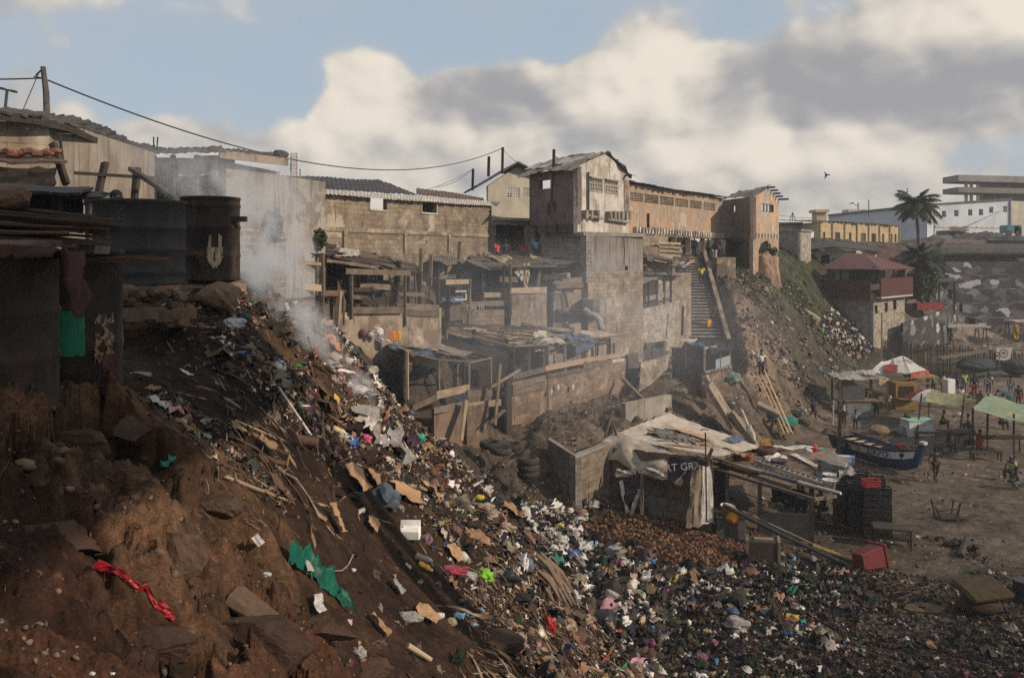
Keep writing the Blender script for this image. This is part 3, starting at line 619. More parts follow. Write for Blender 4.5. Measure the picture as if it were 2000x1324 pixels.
bk=(Lf-K)*1.08;c0=-(bk)*.05;ov=V(.5,1.0,-.25)
b=MB();e1=V(K.x,K.y,15.66)+c0+V(-.35,-.5,-.1);pe=V(pk.x,pk.y,16.86)+c0;e2=V(Rr.x,Rr.y,15.7)+c0+V(.25,.35,-.05)
roofsheet(b,e1,e1+bk*1.1,pe+bk*1.1,pe,.3,wr=.05,seed=8,edge=.2);roofsheet(b,e2+bk*.0,e2+bk,pe+bk,pe,.3,wr=.05,seed=9,edge=.25);b.build('roof',tin,t)
b=MB()
for k in range(5):
    a=e1+(e1+bk*1.1-e1)*(k/4*.95)+(pe-e1)*random.uniform(.05,.5)+V(0,0,.06);b.sheet(a,a+bk*.2,a+bk*.2+(pe-e1)*.4,a+(pe-e1)*.4,3,3,.03,0,.02,.1,seed=k)
b.build('roof_patch',tin_pale,t)
for p0,p1 in(((1224,352,51),(1239,356,51.6)),((1222,343,50.6),(1233,342,50.2)),((1205,318,50),(1205,313,49.5))):b=MB();b.beam(P(*p0),P(*p1),.14,.1);b.build('rafter_end',wood_dark,t)
b=MB();Kn=K+V(.15,.5,0);Ln=pt(1055,50.4,0);seg(b,Ln,Kn,10.3,12.74,.2);b.build('lower_wall',plaster_white,t)
b=MB()
for x0,x1 in((1056,1092),(1098,1130)):a=pt(x0,49.2-(x0-1056)*.04,0);c=pt(x1,49.2-(x1-1056)*.04,0);b.beam(V(a.x,a.y,12.5),V(c.x,c.y,12.5),.5,.45)
b.build('floor_beam',concrete_dark,t)
b=MB();p=pt(1078,48,0);b.beam(P(1081,345,47.6),P(1077,395,47.6),.09,.05);b.beam(P(1072,396,47.6),P(1072,420,47.6),.1,.05);b.beam(P(1080,392,47.6),P(1084,410,47.6),.08,.05);b.build('fixed_timber',wood_dark,t)
b=MB();a=pt(1040,50.6,0);b.beam(V(a.x,a.y,9.5),V(a.x,a.y,12.7),.3,.3);b.build('column',concrete,t)
b=MB();seg(b,pt(1036,52.5,0),pt(1062,51.4,0),9.5,12.8,.05);b.build('doorway',dark_in,t)
t=thing('masonry_wall',pt(1190,47,8),'big stained concrete base with flat cap below the ruined house','wall')
K1=pt(1145,45.2,0);L1=pt(1058,49,0);R1=pt(1256,49.2,0)
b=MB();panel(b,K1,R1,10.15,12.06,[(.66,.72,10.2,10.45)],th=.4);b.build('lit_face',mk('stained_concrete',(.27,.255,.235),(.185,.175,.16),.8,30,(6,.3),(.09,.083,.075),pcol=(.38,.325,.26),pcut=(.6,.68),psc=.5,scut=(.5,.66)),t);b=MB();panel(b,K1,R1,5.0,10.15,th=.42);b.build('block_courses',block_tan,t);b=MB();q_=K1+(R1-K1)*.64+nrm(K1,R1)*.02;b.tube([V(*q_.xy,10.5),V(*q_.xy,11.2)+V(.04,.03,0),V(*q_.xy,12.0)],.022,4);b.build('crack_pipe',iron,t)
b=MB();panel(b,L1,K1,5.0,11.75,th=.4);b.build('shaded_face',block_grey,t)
b=MB();n=nrm(K1,R1);b.poly([V(*K1.xy,12.06)+n*.15+V(-.25,.05,0),V(*R1.xy,12.06)+n*.15+V(.05,0,0),V(*R1.xy,12.06)+V(-1.2,1.4,0),V(*L1.xy,12.06)+V(.6,.6,0)],V(0,0,.2));b.build('cap',concrete,t)
b=MB();a=K1+(R1-K1)*.28+n*.1;seg(b,K1,a,5.0,9.6,.5,out=.12);b.build('buttress',block_tan,t)
b=MB();b.lathe([(.75,0),(.78,.35),(.75,.7)],P(1166,610,44.8),14);b.build('round_foot',concrete,t)
# ================================================================ the long hall
t=thing('market_hall',pt(1320,64,11),'long orange-stained hall with a row of lattice vents above dark arcades','building')
A=pt(1226,57,0);B=pt(1411,71.5,0);n=nrm(A,B)
edges=[(1231,1256),(1259,1286),(1289,1316),(1319,1344),(1347,1370),(1374,1397)];hs=[(ufor(A,B,a),ufor(A,B,c),14.62,15.22)for a,c in edges]
b=MB();panel(b,A,B,12.5,15.75,hs,.25);wl=b.build('wall',plaster_orange,t)
for h in hs:
    f=MB();lattice(f,A,B,*h[:2],h[2],h[3],8,4,.06);f.build('vent_block',plaster_tan,wl)
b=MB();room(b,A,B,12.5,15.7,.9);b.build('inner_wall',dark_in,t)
b=MB();roofsheet(b,V(*A.xy,15.78)+n*.5,V(*B.xy,15.82)+n*.5,V(*B.xy,16.3)-n*4,V(*A.xy,16.3)-n*4,.3,wr=.03,seed=4,edge=.2);b.build('roof',tin_rust,t)
b=MB()
for k in range(34):
    p=A+(B-A)*(.05+.93*k/33)+n*.15;zc=12.72-.1*(k/33);b.beam(V(p.x,p.y,zc-.2),V(p.x,p.y,zc+.2),.18,.26,up=n,jit=.03)
b.build('bracket_row',plaster_white,t)
b=MB();seg(b,A,B,12.35,12.5,.4,out=.08);b.build('ledge',plaster_tan,t)
for px in(1262,1290,1317,1345,1373,1400):
    p=A+(B-A)*ufor(A,B,px);b=MB();b.beam(V(p.x,p.y+.2,10.4),V(p.x,p.y+.2,12.35),.35,.35);b.build('pillar',plaster_tan,t)
b=MB();seg(b,A-n*3,B-n*3,10,13,.1);b.build('back_wall',dark_in,t)
b=MB();a=A+(B-A)*ufor(A,B,1264)+n*.1;b.beam(V(a.x,a.y,12.9),V(a.x,a.y,13.9),.14,.1);b.build('iron_bar',iron,t)
b=MB();a=pt(1229,56.6,0);c=pt(1305,62.2,0);panel(b,a,c,11.5,12.35,th=.3);seg(b,a+(c-a)*.62,c,12.35,13.0,.3);tag(b.build('block_wall',block_tan),'rough block wall under the left end of the orange hall','wall')
# ================================================================ tower at its right end
t=thing('stair_tower',pt(1471,70,10.6),'narrow ruined tower house with a broken roof at the head of the bank','house')
K=pt(1471,68,0);Lf=pt(1411,73,0);Rr=pt(1521,72.5,0);n=nrm(K,Rr)
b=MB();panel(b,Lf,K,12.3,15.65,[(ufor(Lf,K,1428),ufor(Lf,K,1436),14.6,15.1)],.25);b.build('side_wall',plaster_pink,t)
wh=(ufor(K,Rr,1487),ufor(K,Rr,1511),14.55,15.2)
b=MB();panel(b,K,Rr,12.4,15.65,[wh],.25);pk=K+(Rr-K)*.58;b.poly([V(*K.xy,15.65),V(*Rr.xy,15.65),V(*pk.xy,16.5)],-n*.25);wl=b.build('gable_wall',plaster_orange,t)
f=MB();lattice(f,K,Rr,wh[0],wh[1],wh[2],wh[3],4,1,.1);f.build('window_frame',concrete_dark,wl)
b=MB();room(b,Lf,K,12.3,15.6,1.2);room(b,K,Rr,12.3,15.6,1.2);b.build('inner_wall',dark_in,t)
b=MB();c0=(K-Lf).normalized()*.3;bk=(Lf-K);e1=V(*K.xy,15.7)+c0;pe=V(*pk.xy,16.6)+c0;roofsheet(b,e1,e1+bk*1.1,pe+bk,pe,.3,wr=.06,seed=3,edge=.25);b.build('roof',tin,t)
for k in range(5):
    q=V(*(pk+(Rr-pk)*(k/4)).xy,16.55-.85*k/4);b=MB();b.beam(q-n*.6,q+n*.55*(1.5 if k==4 else 1),.16,.14);b.build('rafter',wood_dark,t)
b=MB();
for k in range(8):p=K+(Rr-K)*(.08+.84*k/7);b.beam(V(*p.xy,12.45)+n*.06,V(*p.xy,12.8)+n*.06,.12,.12,up=n)
b.build('bracket_row',plaster_white,t)
b=MB();a=pt(1420,72.6,0);panel(b,a,K+V(-.1,.4,0),9.6,12.3,th=.25);b.build('lower_wall',mk('plaster_brown',(.21,.15,.115),(.15,.11,.085),.9,24,(5,.4),(.07,.06,.05)),t)
b=MB();a=pt(1424,71.6,0);c=pt(1455,69.4,0);b.beam(V(*a.xy,12.3),V(*c.xy,12.3),.5,.4);b.build('floor_beam',concrete_dark,t)
arch=[(0,9.4),(.2,9.4),(.2,11.4),(.3,12.0),(.5,12.25),(.66,12.0),(.72,11.4),(.72,9.4),(1,9.4),(1,12.4),(0,12.4)]
b=MB();b.poly([V(*(K+(Rr-K)*u).xy,z)for u,z in arch[:5]]+[V(*(K+(Rr-K)*.5).xy,12.4),V(*K.xy,12.4)],-n*.3);b.poly([V(*(K+(Rr-K)*u).xy,z)for u,z in arch[4:9]]+[V(*Rr.xy,12.4),V(*(K+(Rr-K)*.5).xy,12.4)],-n*.3);b.build('arch',plaster_orange,t)
b=MB();a=K+(Rr-K)*.55+n*.05;b.tube([V(*a.xy,9.6),V(*a.xy,12.2)],.07);b.build('drain_pipe',plaster_white,t)
b=MB();seg(b,K-n*2.5+V(.3,0,0),Rr-n*2.5,9.4,12.4,.1);b.build('back_wall',dark_in,t)
b=MB();b.sheet(P(1418,372,70),P(1430,372,70),P(1430,352+30,72),P(1418,380,72),2,2,0,0,.03)
# ================================================================ stairs
t=thing('concrete_stairs',pt(1375,62,5),'long straight concrete stairway climbing the bank, people on it','stairs')
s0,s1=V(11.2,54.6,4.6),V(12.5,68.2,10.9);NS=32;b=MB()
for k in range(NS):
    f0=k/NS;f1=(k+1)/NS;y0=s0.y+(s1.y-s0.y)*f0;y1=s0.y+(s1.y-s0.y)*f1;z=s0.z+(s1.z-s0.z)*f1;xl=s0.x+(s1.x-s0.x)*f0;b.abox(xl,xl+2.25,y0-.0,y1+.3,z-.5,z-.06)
b.build('steps',mk('riser_shade',(.075,.066,.058),(.045,.04,.036),2.5,30),t);b=MB()  # risers darker than treads, shade contrast put into the colour
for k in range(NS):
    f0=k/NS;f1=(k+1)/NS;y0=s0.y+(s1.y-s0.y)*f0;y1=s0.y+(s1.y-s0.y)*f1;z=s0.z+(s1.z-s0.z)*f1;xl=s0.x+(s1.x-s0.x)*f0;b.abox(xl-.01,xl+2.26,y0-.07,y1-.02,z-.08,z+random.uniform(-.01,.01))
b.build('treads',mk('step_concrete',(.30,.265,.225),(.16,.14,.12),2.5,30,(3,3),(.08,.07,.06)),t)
b=MB();
for dx,w_,up in((2.42,.3,.55),(-.15,.3,.1)):
    a0=s0+V(dx,-.2,up);a1=s1+V(dx,0,up);b.poly([a0,a1,a1+V(0,0,-1.6),a0+V(0,0,-2.2)],V(w_*.9,0,0));b.build('parapet',plaster_tan,t);b=MB()
t=thing('stair_pier',pt(1414,66,8),'square tan plastered pier beside the stairs, above the grassy bank','pier')
a=pt(1396,65.6,0);b=MB();b.abox(a.x,a.x+1.42,65,66.3,7.6,10.9);b.build('shaft',plaster_tan,t,bevel=.04);b=MB();b.abox(a.x+.06,a.x+1.30,64.9,66.35,7.6,8.9);b.build('foot',block_tan,t)
def stick_wall(px0,Y0,px1,Y1,z0,z1,m,lab,cat='wall',name='block_wall',th=.25,z1b=None):
    b=MB();panel(b,pt(px0,Y0,0),pt(px1,Y1,0),z0,z1,th=th,z1b=z1b);return tag(b.build(name,m),lab,cat)
# ================================================================ houses of the far shore
t=thing('balcony_house',pt(1700,84,2),'block house with dark red hipped roof and red balcony above the beach','house')
K=pt(1706,82,0);L1=pt(1618,85.5,0);R1=pt(1767,88,0);n=nrm(K,R1)
hs=[(ufor(K,R1,a),ufor(K,R1,c),zf(y1,84.5),zf(y0,84.5))for a,c,y0,y1 in((1708,1714,594,610),(1728,1734,591,609),(1744,1751,588,607))]
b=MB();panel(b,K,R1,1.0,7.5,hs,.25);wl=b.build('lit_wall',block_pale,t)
b=MB();panel(b,pt(1632,85,0),K,1.0,7.5,th=.25);b.build('shaded_wall',block_grey,t)  # shaded side greyer, lit side paler: lighting put into the block colour
for h in hs:
    f=MB();lattice(f,K,R1,h[0],h[1],h[2],h[3],1,2,.05);f.build('window_frame',wood_dark,wl)
b=MB();room(b,K,R1,1,7.4,1);b.build('inner_wall',dark_in,t)
red_board=mk('red_board',(.085,.028,.028),(.06,.022,.022),2,30,(9,.6),(.035,.02,.02))
b=MB();seg(b,L1,K,7.0,8.75,.15,out=.6);b.build('balcony_front',red_board,t);b=MB();seg(b,K+n*.1,R1+n*.1+V(.2,.2,0),7.15,8.9,.15,out=.6);b.build('balcony_side',red_board,t)
b=MB();seg(b,K+n*.02,R1+V(.1,.1,0),7.0,7.14,.5,out=.75);b.build('balcony_edge',plaster_cream,t)
for px,Y in((1642,84.3),(1670,83.2),(1706,81.6),(1716,82.4),(1727,83.4),(1745,85.2),(1764,87.2)):
    b=MB();b.beam(pt(px,Y,8.7),pt(px,Y,10.0),.14);b.build('post',wood_dark,t)
b=MB();seg(b,L1+V(.8,2.6,0),K+V(-.2,2.6,0),7.4,10,.1);seg(b,K+V(-.2,2.6,0),R1+V(-1.8,.6,0),7.4,10,.1);b.build('upper_wall',concrete_dark,t)
b=MB();seg(b,L1+V(.6,-.3,0),L1+V(1.9,-.3,0),8.7,9.7,.1);b.build('white_board',plaster_cream,t)
b=MB();z0=9.75;e=[V(*L1.xy,z0)+V(-1.0,-.3,0),V(*K.xy,z0)+V(.1,-1.3,0),V(*R1.xy,z0)+V(1,-.2,0)];r1=V(*(K+(L1-K)*.55).xy,11.3)+V(1.2,3.4,0);r2=V(*(K+(R1-K)*.45).xy,11.2)+V(-1.6,1.8,0)
b.sheet(e[0],e[1],r2,r1,12,4,.015,0,.08);b.sheet(e[1],e[2],r2+V(.8,1.2,0),r2,12,4,.015,0,.08);b.build('roof',roof_red,t)
t=thing('brown_house',pt(1620,92,6),'wooden house with low dark roof and white upper wall behind the red-balcony house','house')
A=pt(1552,93,0);B=pt(1676,91,0);b=MB();panel(b,A,B,9.6,11.5,[(.42,.56,10.2,11.1)],.15);b.build('upper_wall',plaster_cream,t);b=MB();seg(b,A,B,6,9.62,.3,out=.15);b.build('lower_wall',red_board,t)
b=MB();room(b,A,B,9.6,11.4,.8);b.build('inner_wall',dark_in,t);b=MB();lattice(b,A,B,.6,.97,9.65,10.7,14,1,.05,back=-.1);b.build('balcony_rail',red_board,t)
b=MB();pk=P(1632,471,96);b.sheet(P(1546,491,92),P(1632,481,90),pk,P(1580,474,98),8,4,.02,0,.1);b.sheet(P(1632,481,90.2),P(1722,492,91),P(1716,482,98),pk,8,4,.02,0,.1);b.build('roof',roof_black,t)
b=MB();seg(b,pt(1672,90.4,0),pt(1712,92,0),10.5,11.55,.2);b.build('gable_end',plaster_white,t)
for px in(1684,1700):b=MB();p=pt(px,91,0);b.beam(V(p.x,p.y-.25,10.4),V(p.x,p.y-.25,11.3),.25,.1);b.build('shutter',mk('orange_wood',(.35,.09,.04),None,4),t)
t=thing('red_roof_shed',pt(1740,97,8),'shed under a plain dark red roof left of the palms','shed');b=MB();b.sheet(P(1706,505,94),P(1772,505,95),P(1766,478,101),P(1712,479,100),14,4,.02,0,.08);b.build('roof',roof_red,t);b=MB();seg(b,pt(1710,95,0),pt(1768,96,0),6,10.6,.2);b.build('wall',concrete_dark,t)
t=thing('grey_block_house',pt(1550,88,8),'plain grey block house with flat top just right of the ruined tower','house')
a,k,c=pt(1518,89.5,0),pt(1562,86.5,0),pt(1584,90,0);b=MB();panel(b,a,k,7.5,13.45,th=.2);b.build('shaded_wall',block_grey,t);b=MB();panel(b,k,c,7.5,13.45,th=.2);b.build('lit_wall',block_pale,t);b=MB();b.poly([V(*a.xy,13.46)+V(-.1,0,0),V(*k.xy,13.46)+V(.05,-.3,0),V(*c.xy,13.46)+V(.2,0,0),V(*a.xy,13.46)+V(2,3,0)],V(0,0,.2));b.build('roof_slab',concrete,t)  # paler block on the lit wall, greyer on the shaded: light put in colour
t=thing('yellow_building',pt(1670,118,11),'long weathered yellow building with tall shuttered windows and a ragged roofline','building')
K=pt(1600,112,0);L1=pt(1567,116.5,0);R1=pt(1757,124,0);n=nrm(K,R1)
pxw=[(1607,1612),(1631,1641),(1658,1663),(1681,1691),(1702,1711),(1723,1727),(1739,1743),(1747,1751)]
hs=[(ufor(K,R1,a),ufor(K,R1,c),12.9,14.1)for a,c in pxw]
b=MB();panel(b,K,R1,10,15.35,hs,.3);wl=b.build('front_wall',plaster_yellow,t);b=MB();panel(b,L1,K,10,15.35,[(.35,.7,12.9,14.2)],.3);b.build('end_wall',plaster_yellow,t)
for q,h in enumerate(hs):
    f=MB();a=K+(R1-K)*h[0]-n*.12;c=K+(R1-K)*h[1]-n*.12;seg(f,a,c,h[2],h[3],.04);f.build('shutter',wood_dark if q%3 else concrete_dark,wl)
for px in(1601,1625,1649,1673,1696,1717,1737,1756):
    p=K+(R1-K)*ufor(K,R1,px);b=MB();b.beam(V(*p.xy,10)+n*.06,V(*p.xy,15.3)+n*.06,.25,.16,up=n);b.build('pilaster',mk('yellow_dark',(.26,.2,.13),None,3),t)
b=MB();roofsheet(b,V(*K.xy,15.4)+n*.3,V(*R1.xy,15.4)+n*.3,V(*R1.xy,15.9)-n*6,V(*K.xy,15.9)-n*6,.5,wr=.06,seed=2,edge=.3);b.build('roof',tin_rust,t)
b=MB();c=P(1600,424,125);b.abox(c.x-.7,c.x+.7,124,126,14.5,17.2);b.abox(c.x-1,c.x+1,123.6,126.4,17.2,17.6);tag(b.build('chimney_stack',plaster_yellow),'stubby yellow masonry stack above the yellow building','stack')
t=thing('yellow_annex',pt(1545,119,12),'small yellow building with dark roof edge just right of the tower','building');A=pt(1515,120,0);B=pt(1568,119,0);b=MB();panel(b,A,B,10,15.2,[(.25,.35,13.6,14.5),(.6,.7,13.6,14.5)],.3);b.build('wall',plaster_yellow,t);b=MB();seg(b,A,B,15.2,15.6,4,out=.3);b.build('roof_edge',roof_black,t);b=MB();room(b,A,B,10,15,.6);b.build('inner_wall',dark_in,t)
t=thing('white_building',pt(1840,142,12),'long white building with a row of square windows behind the palm tree','building')
A=pt(1826,141,0);B=pt(1976,146,0);hs=[(ufor(A,B,x-4),ufor(A,B,x+4),zf(y+6,143),zf(y-6,143))for x,y in((1844,419),(1868,417),(1895,415),(1916,414),(1936,409),(1963,407))]
hs2=[(ufor(A,B,x-4),ufor(A,B,x+5),12.9,14.0)for x in(1891,1912,1950)]
b=MB();panel(b,A,B,10,19.2,hs+hs2,.3,z1b=20.3);wl=b.build('wall',plaster_blue,t)
for h in hs:
    f=MB();lattice(f,A,B,h[0],h[1],h[2],h[3],2,2,.09);f.build('window_frame',mk('blue_frame',(.10,.16,.24),None,5),wl)
b=MB();room(b,A,B,10,19,1.2);b.build('inner_wall',dark_in,t)
b=MB();a=pt(1975,145.5,0);c=pt(2040,149,0);panel(b,a,c,10,20.2,th=.3);b.build('end_tower',plaster_cream,t);b=MB();seg(b,A,B,19.2,19.5,.6,out=.15,z0b=20.3,z1b=20.7);b.build('coping',concrete_dark,t);b=MB();seg(b,A,B,15.6,15.9,.4,out=.1);b.build('string_course',plaster_white,t)
A2=pt(1618,158,0);b=MB();panel(b,A2,A+V(0,3,0),11,18.2,th=.3,z1b=19.3);b.build('long_wing',plaster_blue,t);b=MB();seg(b,A2,A+V(0,3,0),18.2,18.5,5,out=.3,z0b=19.3,z1b=19.6);b.build('wing_roof',concrete_dark,t)
b=MB();c=P(1670,418,158);b.abox(c.x-1.6,c.x+1.6,157,160,17.6,19.4);b.build('roof_box',plaster_cream,t)
t=thing('terrace_building',pt(1940,166,18),'grey concrete building with stacked open terraces, top right on the skyline','building')
A=pt(1910,166,0);B=pt(2060,172,0);hs=[(ufor(A,B,x-4),ufor(A,B,x+4),zf(y+3,168),zf(y-3,168))for x,y in((1925,384),(1938,383),(1950,382),(1960,361),(1980,359),(1958,381),(1980,378))]
hs=hs[:3]+hs[3:5]
b=MB();panel(b,A,B,14,25.6,hs,.3);b.build('wall',mk('grey_wall',(.13,.125,.125),(.10,.097,.097),.3,10,(2,.15),(.1,.1,.1)),t);b=MB();room(b,A,B,14,25,1.2);b.build('inner_wall',dark_in,t)
for z0,z1 in((25.0,26.2),(22.9,23.9),(19.2,19.9)):
    b=MB();a=pt(1872,163,0);c=pt(2060,168,0);b.poly([V(a.x,a.y,z0),V(c.x,c.y,z0),V(c.x,c.y+6,z0),V(a.x,a.y+6,z0)],V(0,0,z1-z0));b.build('terrace_slab',mk('slab_grey',(.19,.18,.17),(.14,.135,.13),.4,20),t)
for px in(1887,1897,1910):
    b=MB();p=pt(px,165,0);b.beam(V(*p.xy,19),V(*p.xy,25.2),.5,.5);b.build('column',concrete,t)
for lab,x0,x1,y0,y1,Y,mm,rm in(('low brown shack with flat sheet roof below the white building',1853,1888,446,468,128,wood_old,tin_rust),('wide rusty-roofed shed under the white building',1842,1926,470,486,118,concrete_dark,tin_rust),('white shack with a patched roof right of the palm crown',1824,1856,462,476,124,plaster_cream,tin),('dark brown shed at the right edge below the white building',1928,2030,464,486,120,wood_old,roof_black)):
    t=thing('shack',pt((x0+x1)/2,Y+1,zf(y1,Y)),lab,'shack');b=MB();seg(b,pt(x0+2,Y,0),pt(x1-2,Y+.5,0),zf(y1+14,Y),zf(y0+4,Y),3);b.build('wall',mm,t);b=MB();roofsheet(b,P(x0-2,y0+6,Y-.6),P(x1+3,y0+5,Y-.4),P(x1,y0-3,Y+4),P(x0+4,y0-2,Y+4),.4,wr=.05,seed=x0,edge=.3);b.build('roof',rm,t)
t=thing('lorry',P(1982,456,122),'small teal lorry parked high up at the right edge below the white building','lorry')
teal=plain('teal_paint',(.06,.24,.28),.4);b=MB();b.box(P(1974,448,122),(1.0,0,0),(0,1,0),(0,0,.55));b.build('cargo_bed',teal,t);b=MB();b.poly([P(1981,454,121),P(1994,454,121),P(1994,448,121),P(1990,442,121),P(1981,442,121)],V(0,2,0));cab=b.build('cab',teal,t);b=MB();b.sheet(P(1990.5,442,121.2),P(1994.5,448,121.2),P(1994.5,448,122.8),P(1990.5,442,122.8),2,2,0,0,.03);b.build('windscreen',glass,cab)
for px in(1970,1989):b=MB();b.lathe([(.42,-.12),(.42,.12)],P(px,456,120.9),12,ax=(0,1,0));b.build('wheel',black_plastic,t)
# ================================================================ painted camouflage walls of the old fort
m=bpy.data.materials.new('camouflage');m.use_nodes=True;g=NG(m.node_tree);bs=g.n['Principled BSDF'];v=g.new('ShaderNodeTexCoord').outputs['UV']
v2=g.vm('ADD',v,g.vm('MULTIPLY',g.comb(g.noise(v,.45,5,.65),g.noise(g.vm('ADD',v,(5.0,3.0,0.0)),.5,5,.65),0.0),(2.6,2.0,0.0)))
vo=g.new('ShaderNodeTexVoronoi');g.put(vo.inputs['Vector'],g.vm('MULTIPLY',v2,(.55,.95,1.0)));vo.inputs['Scale'].default_value=1.5;rc=g.sep(vo.outputs['Color'])[0]
cr=g.new('ShaderNodeValToRGB');cr.color_ramp.interpolation='CONSTANT';e=cr.color_ramp.elements;e[0].color=(.026,.025,.028,1);e[1].position=.34;e[1].color=(.045,.041,.042,1)
for p,c in((.46,(.036,.031,.029)),(.62,(.075,.08,.094)),(.84,(.16,.165,.18)),(.93,(.36,.36,.38))):q=e.new(p);q.color=(*c,1)
g.put(cr.inputs[0],rc);g.put(bs.inputs['Base Color'],g.mix(1.0,cr.outputs[0],g.ss(g.noise(v,9,5),.3,.7,.7,1.25),'MULTIPLY'));bs.inputs['Roughness'].default_value=.9
camo_m=m
t=thing('fort_wall',pt(1930,106,3),'tall terraced wall painted in grey, brown and white camouflage at the right edge','wall')
for k,(px0,Y0,px1,Y1,z0,z1)in enumerate([(1838,112,2080,113,10.2,11.9),(1846,110,2080,111,8.6,10.25),(1852,108,2080,109,6.9,8.65),(1862,106,2080,107,5.3,6.95),(1880,104,2080,105,3.7,5.35),(1905,101.5,2080,102,1.8,3.75)]):
    b=MB();panel(b,pt(px0,Y0,0),pt(px1,Y1,0),z0,z1,[(.38,.44,10.2,11.5)]if k==0 else(),.3 if k==0 else 1.9);b.build('terrace_wall',camo_m,t)
b=MB();b.sheet(P(1832,494,111),P(2090,494,112),P(2090,476,118),P(1840,476,117),12,4,.02,0,.15);b.build('roof',roof_black,t);b=MB();seg(b,pt(1838,111.6,0),pt(2080,112.6,0),11.0,12.0,.1,out=.1);b.build('roof_shade_strip',concrete_dark,t)  # dark strip under the eave stands in for the roof's shade
t=thing('low_camouflage_wall',pt(1820,92,3),'low wavy camouflage-painted wall stepping up behind the picket fence','wall');b=MB();pts=[(1764,84,4.5),(1792,87,4.7),(1820,90,5.0),(1850,95,5.4),(1874,101,5.6)]
for(a,ya,za),(c,yc,zc)in zip(pts[:-1],pts[1:]):seg(b,pt(a,ya,0),pt(c,yc,0),1.5,za,.25,z1b=zc)
b.build('wall',camo_m,t)
t=thing('terrace_shelter',pt(1835,98,5),'dark flat-roofed shelter on posts behind the low camouflage wall','shelter');b=MB();b.sheet(P(1792,553,92),P(1868,547,97),P(1862,541,103),P(1800,545,99),8,4,.03,0,.1);b.build('roof',roof_black,t)
for px,Y in((1800,93),(1834,95.5),(1864,97.5)):b=MB();b.beam(pt(px,Y,4.4),pt(px,Y,8.1),.16);b.build('post',wood_dark,t)
b=MB();seg(b,pt(1808,98,0),pt(1850,101,0),5,7.2,.2);b.build('back_wall',camo_m,t)
b=MB();b.box(P(1812,598,92),(1.6,.5,0),(0,.5,0),(0,0,.35));b.build('counter',mk('red_paint',(.22,.035,.035),None,4),t)
t=thing('shade_blocker',V(6.6,1.5,2),'unseen concrete block on tall legs, added out of view to shade the near drums','shade blocker');b=MB();b.abox(6.0,7.2,-2,5.2,15.0,17.7);b.build('tank',concrete,t)  # added unseen block on legs, sized and gapped to shade the near drums
for x_ in(6.15,7.05):
    for y_ in(-1.7,4.9):b=MB();b.beam(V(x_,y_,0),V(x_,y_,15.0),.22);b.build('leg',concrete,t)
# ---------------------------------------------------------------- stalls and shacks on the terraces
def tarp(name,c,tr=.12):return mk(name,c,tuple(a*.62 for a in c),2.2,40,(4,4),tuple(a*.45 for a in c),rough=.8,bump=.4,transl=tr,scut=(.58,.78),fvar=.18)
tarp_blue=tarp('tarp_blue',(.085,.12,.19));tarp_pale=tarp('tarp_pale',(.46,.42,.36));tarp_yellow=tarp('tarp_yellow',(.50,.42,.26));tarp_black=tarp('tarp_black',(.030,.032,.038),0)
tarp_grey=tarp('tarp_grey',(.21,.19,.165));tarp_brown=tarp('tarp_brown',(.23,.18,.135));tarp_green=tarp('tarp_green',(.26,.36,.25),.25);tarp_lime=tarp('tarp_lime',(.36,.36,.20),.25);tarp_white=tarp('tarp_white',(.60,.57,.53));tarp_purple=tarp('tarp_purple',(.045,.035,.062),0)
cardboard=mk('cardboard',(.34,.21,.12),(.24,.15,.088),3,40,rough=.9,bump=.2,objvar=.3)
def text(s,size,loc,xdir,ydir,m,parent=None,name='lettering',ext=.004):
    cu=bpy.data.curves.new(name,'FONT');cu.body=s;cu.size=size;cu.align_x='CENTER';cu.align_y='CENTER';cu.extrude=ext
    o=bpy.data.objects.new(name,cu);C.objects.link(o);bpy.context.view_layer.update()
    me=bpy.data.meshes.new_from_object(o.evaluated_get(bpy.context.evaluated_depsgraph_get()));bpy.data.objects.remove(o);bpy.data.curves.remove(cu)
    x=Vector(xdir).normalized();y=Vector(ydir);z=x.cross(y).normalized();y=z.cross(x)
    M=Matrix((x,y,z)).transposed().to_4x4();M.translation=Vector(loc)-(WL[parent]if parent else Vector())
    me.transform(M);me.materials.clear();me.materials.append(m);q=bpy.data.objects.new(name,me);C.objects.link(q);q.parent=parent;return q
def mess(a,b,c,d,n,mats,parent,seed,lw=(.5,.16),lift=.10,name='roof_board'):
    """a roof of loose boards and scraps laid over a frame a-b (back) c-d (front)"""
    r=random.Random(seed);a,b,c,d=map(Vector,(a,b,c,d));bl=[MB()for _ in mats]
    f=lambda u,v:(a*(1-u)+b*u)*(1-v)+(d*(1-u)+c*u)*v
    for k in range(n):
        u=r.random();v=r.random();along=r.random()<.62;L=r.uniform(.25,lw[0]);W=r.uniform(.04,lw[1])
        du,dv=(L,W)if along else(W*.8,L)
        p=[f(u-du/2,v-dv/2),f(u+du/2,v-dv/2),f(u+du/2,v+dv/2),f(u-du/2,v+dv/2)]
        z=lift*r.random();t1,t2=r.uniform(-.06,.06),r.uniform(-.06,.06);p=[q+V(r.uniform(-.07,.07),r.uniform(-.07,.07),z+(t1,t1,t2,t2)[i])for i,q in enumerate(p)]
        r.choice(bl).sheet(*p,4,2,.012,0,.022,.03,seed=r.random())
    for m,q in zip(mats,bl):
        if q.v:q.build(name,m,parent)
def post(parent,px,p0,p1,Y,w=.09,m=None,dx=0,name='post'):
    b=MB();b.beam(P(px+dx,p0,Y),P(px,p1,Y),w,w*.85,jit=.008);return b.build(name,m or random.choice((wood_old,wood_old,wood_dark)),parent)
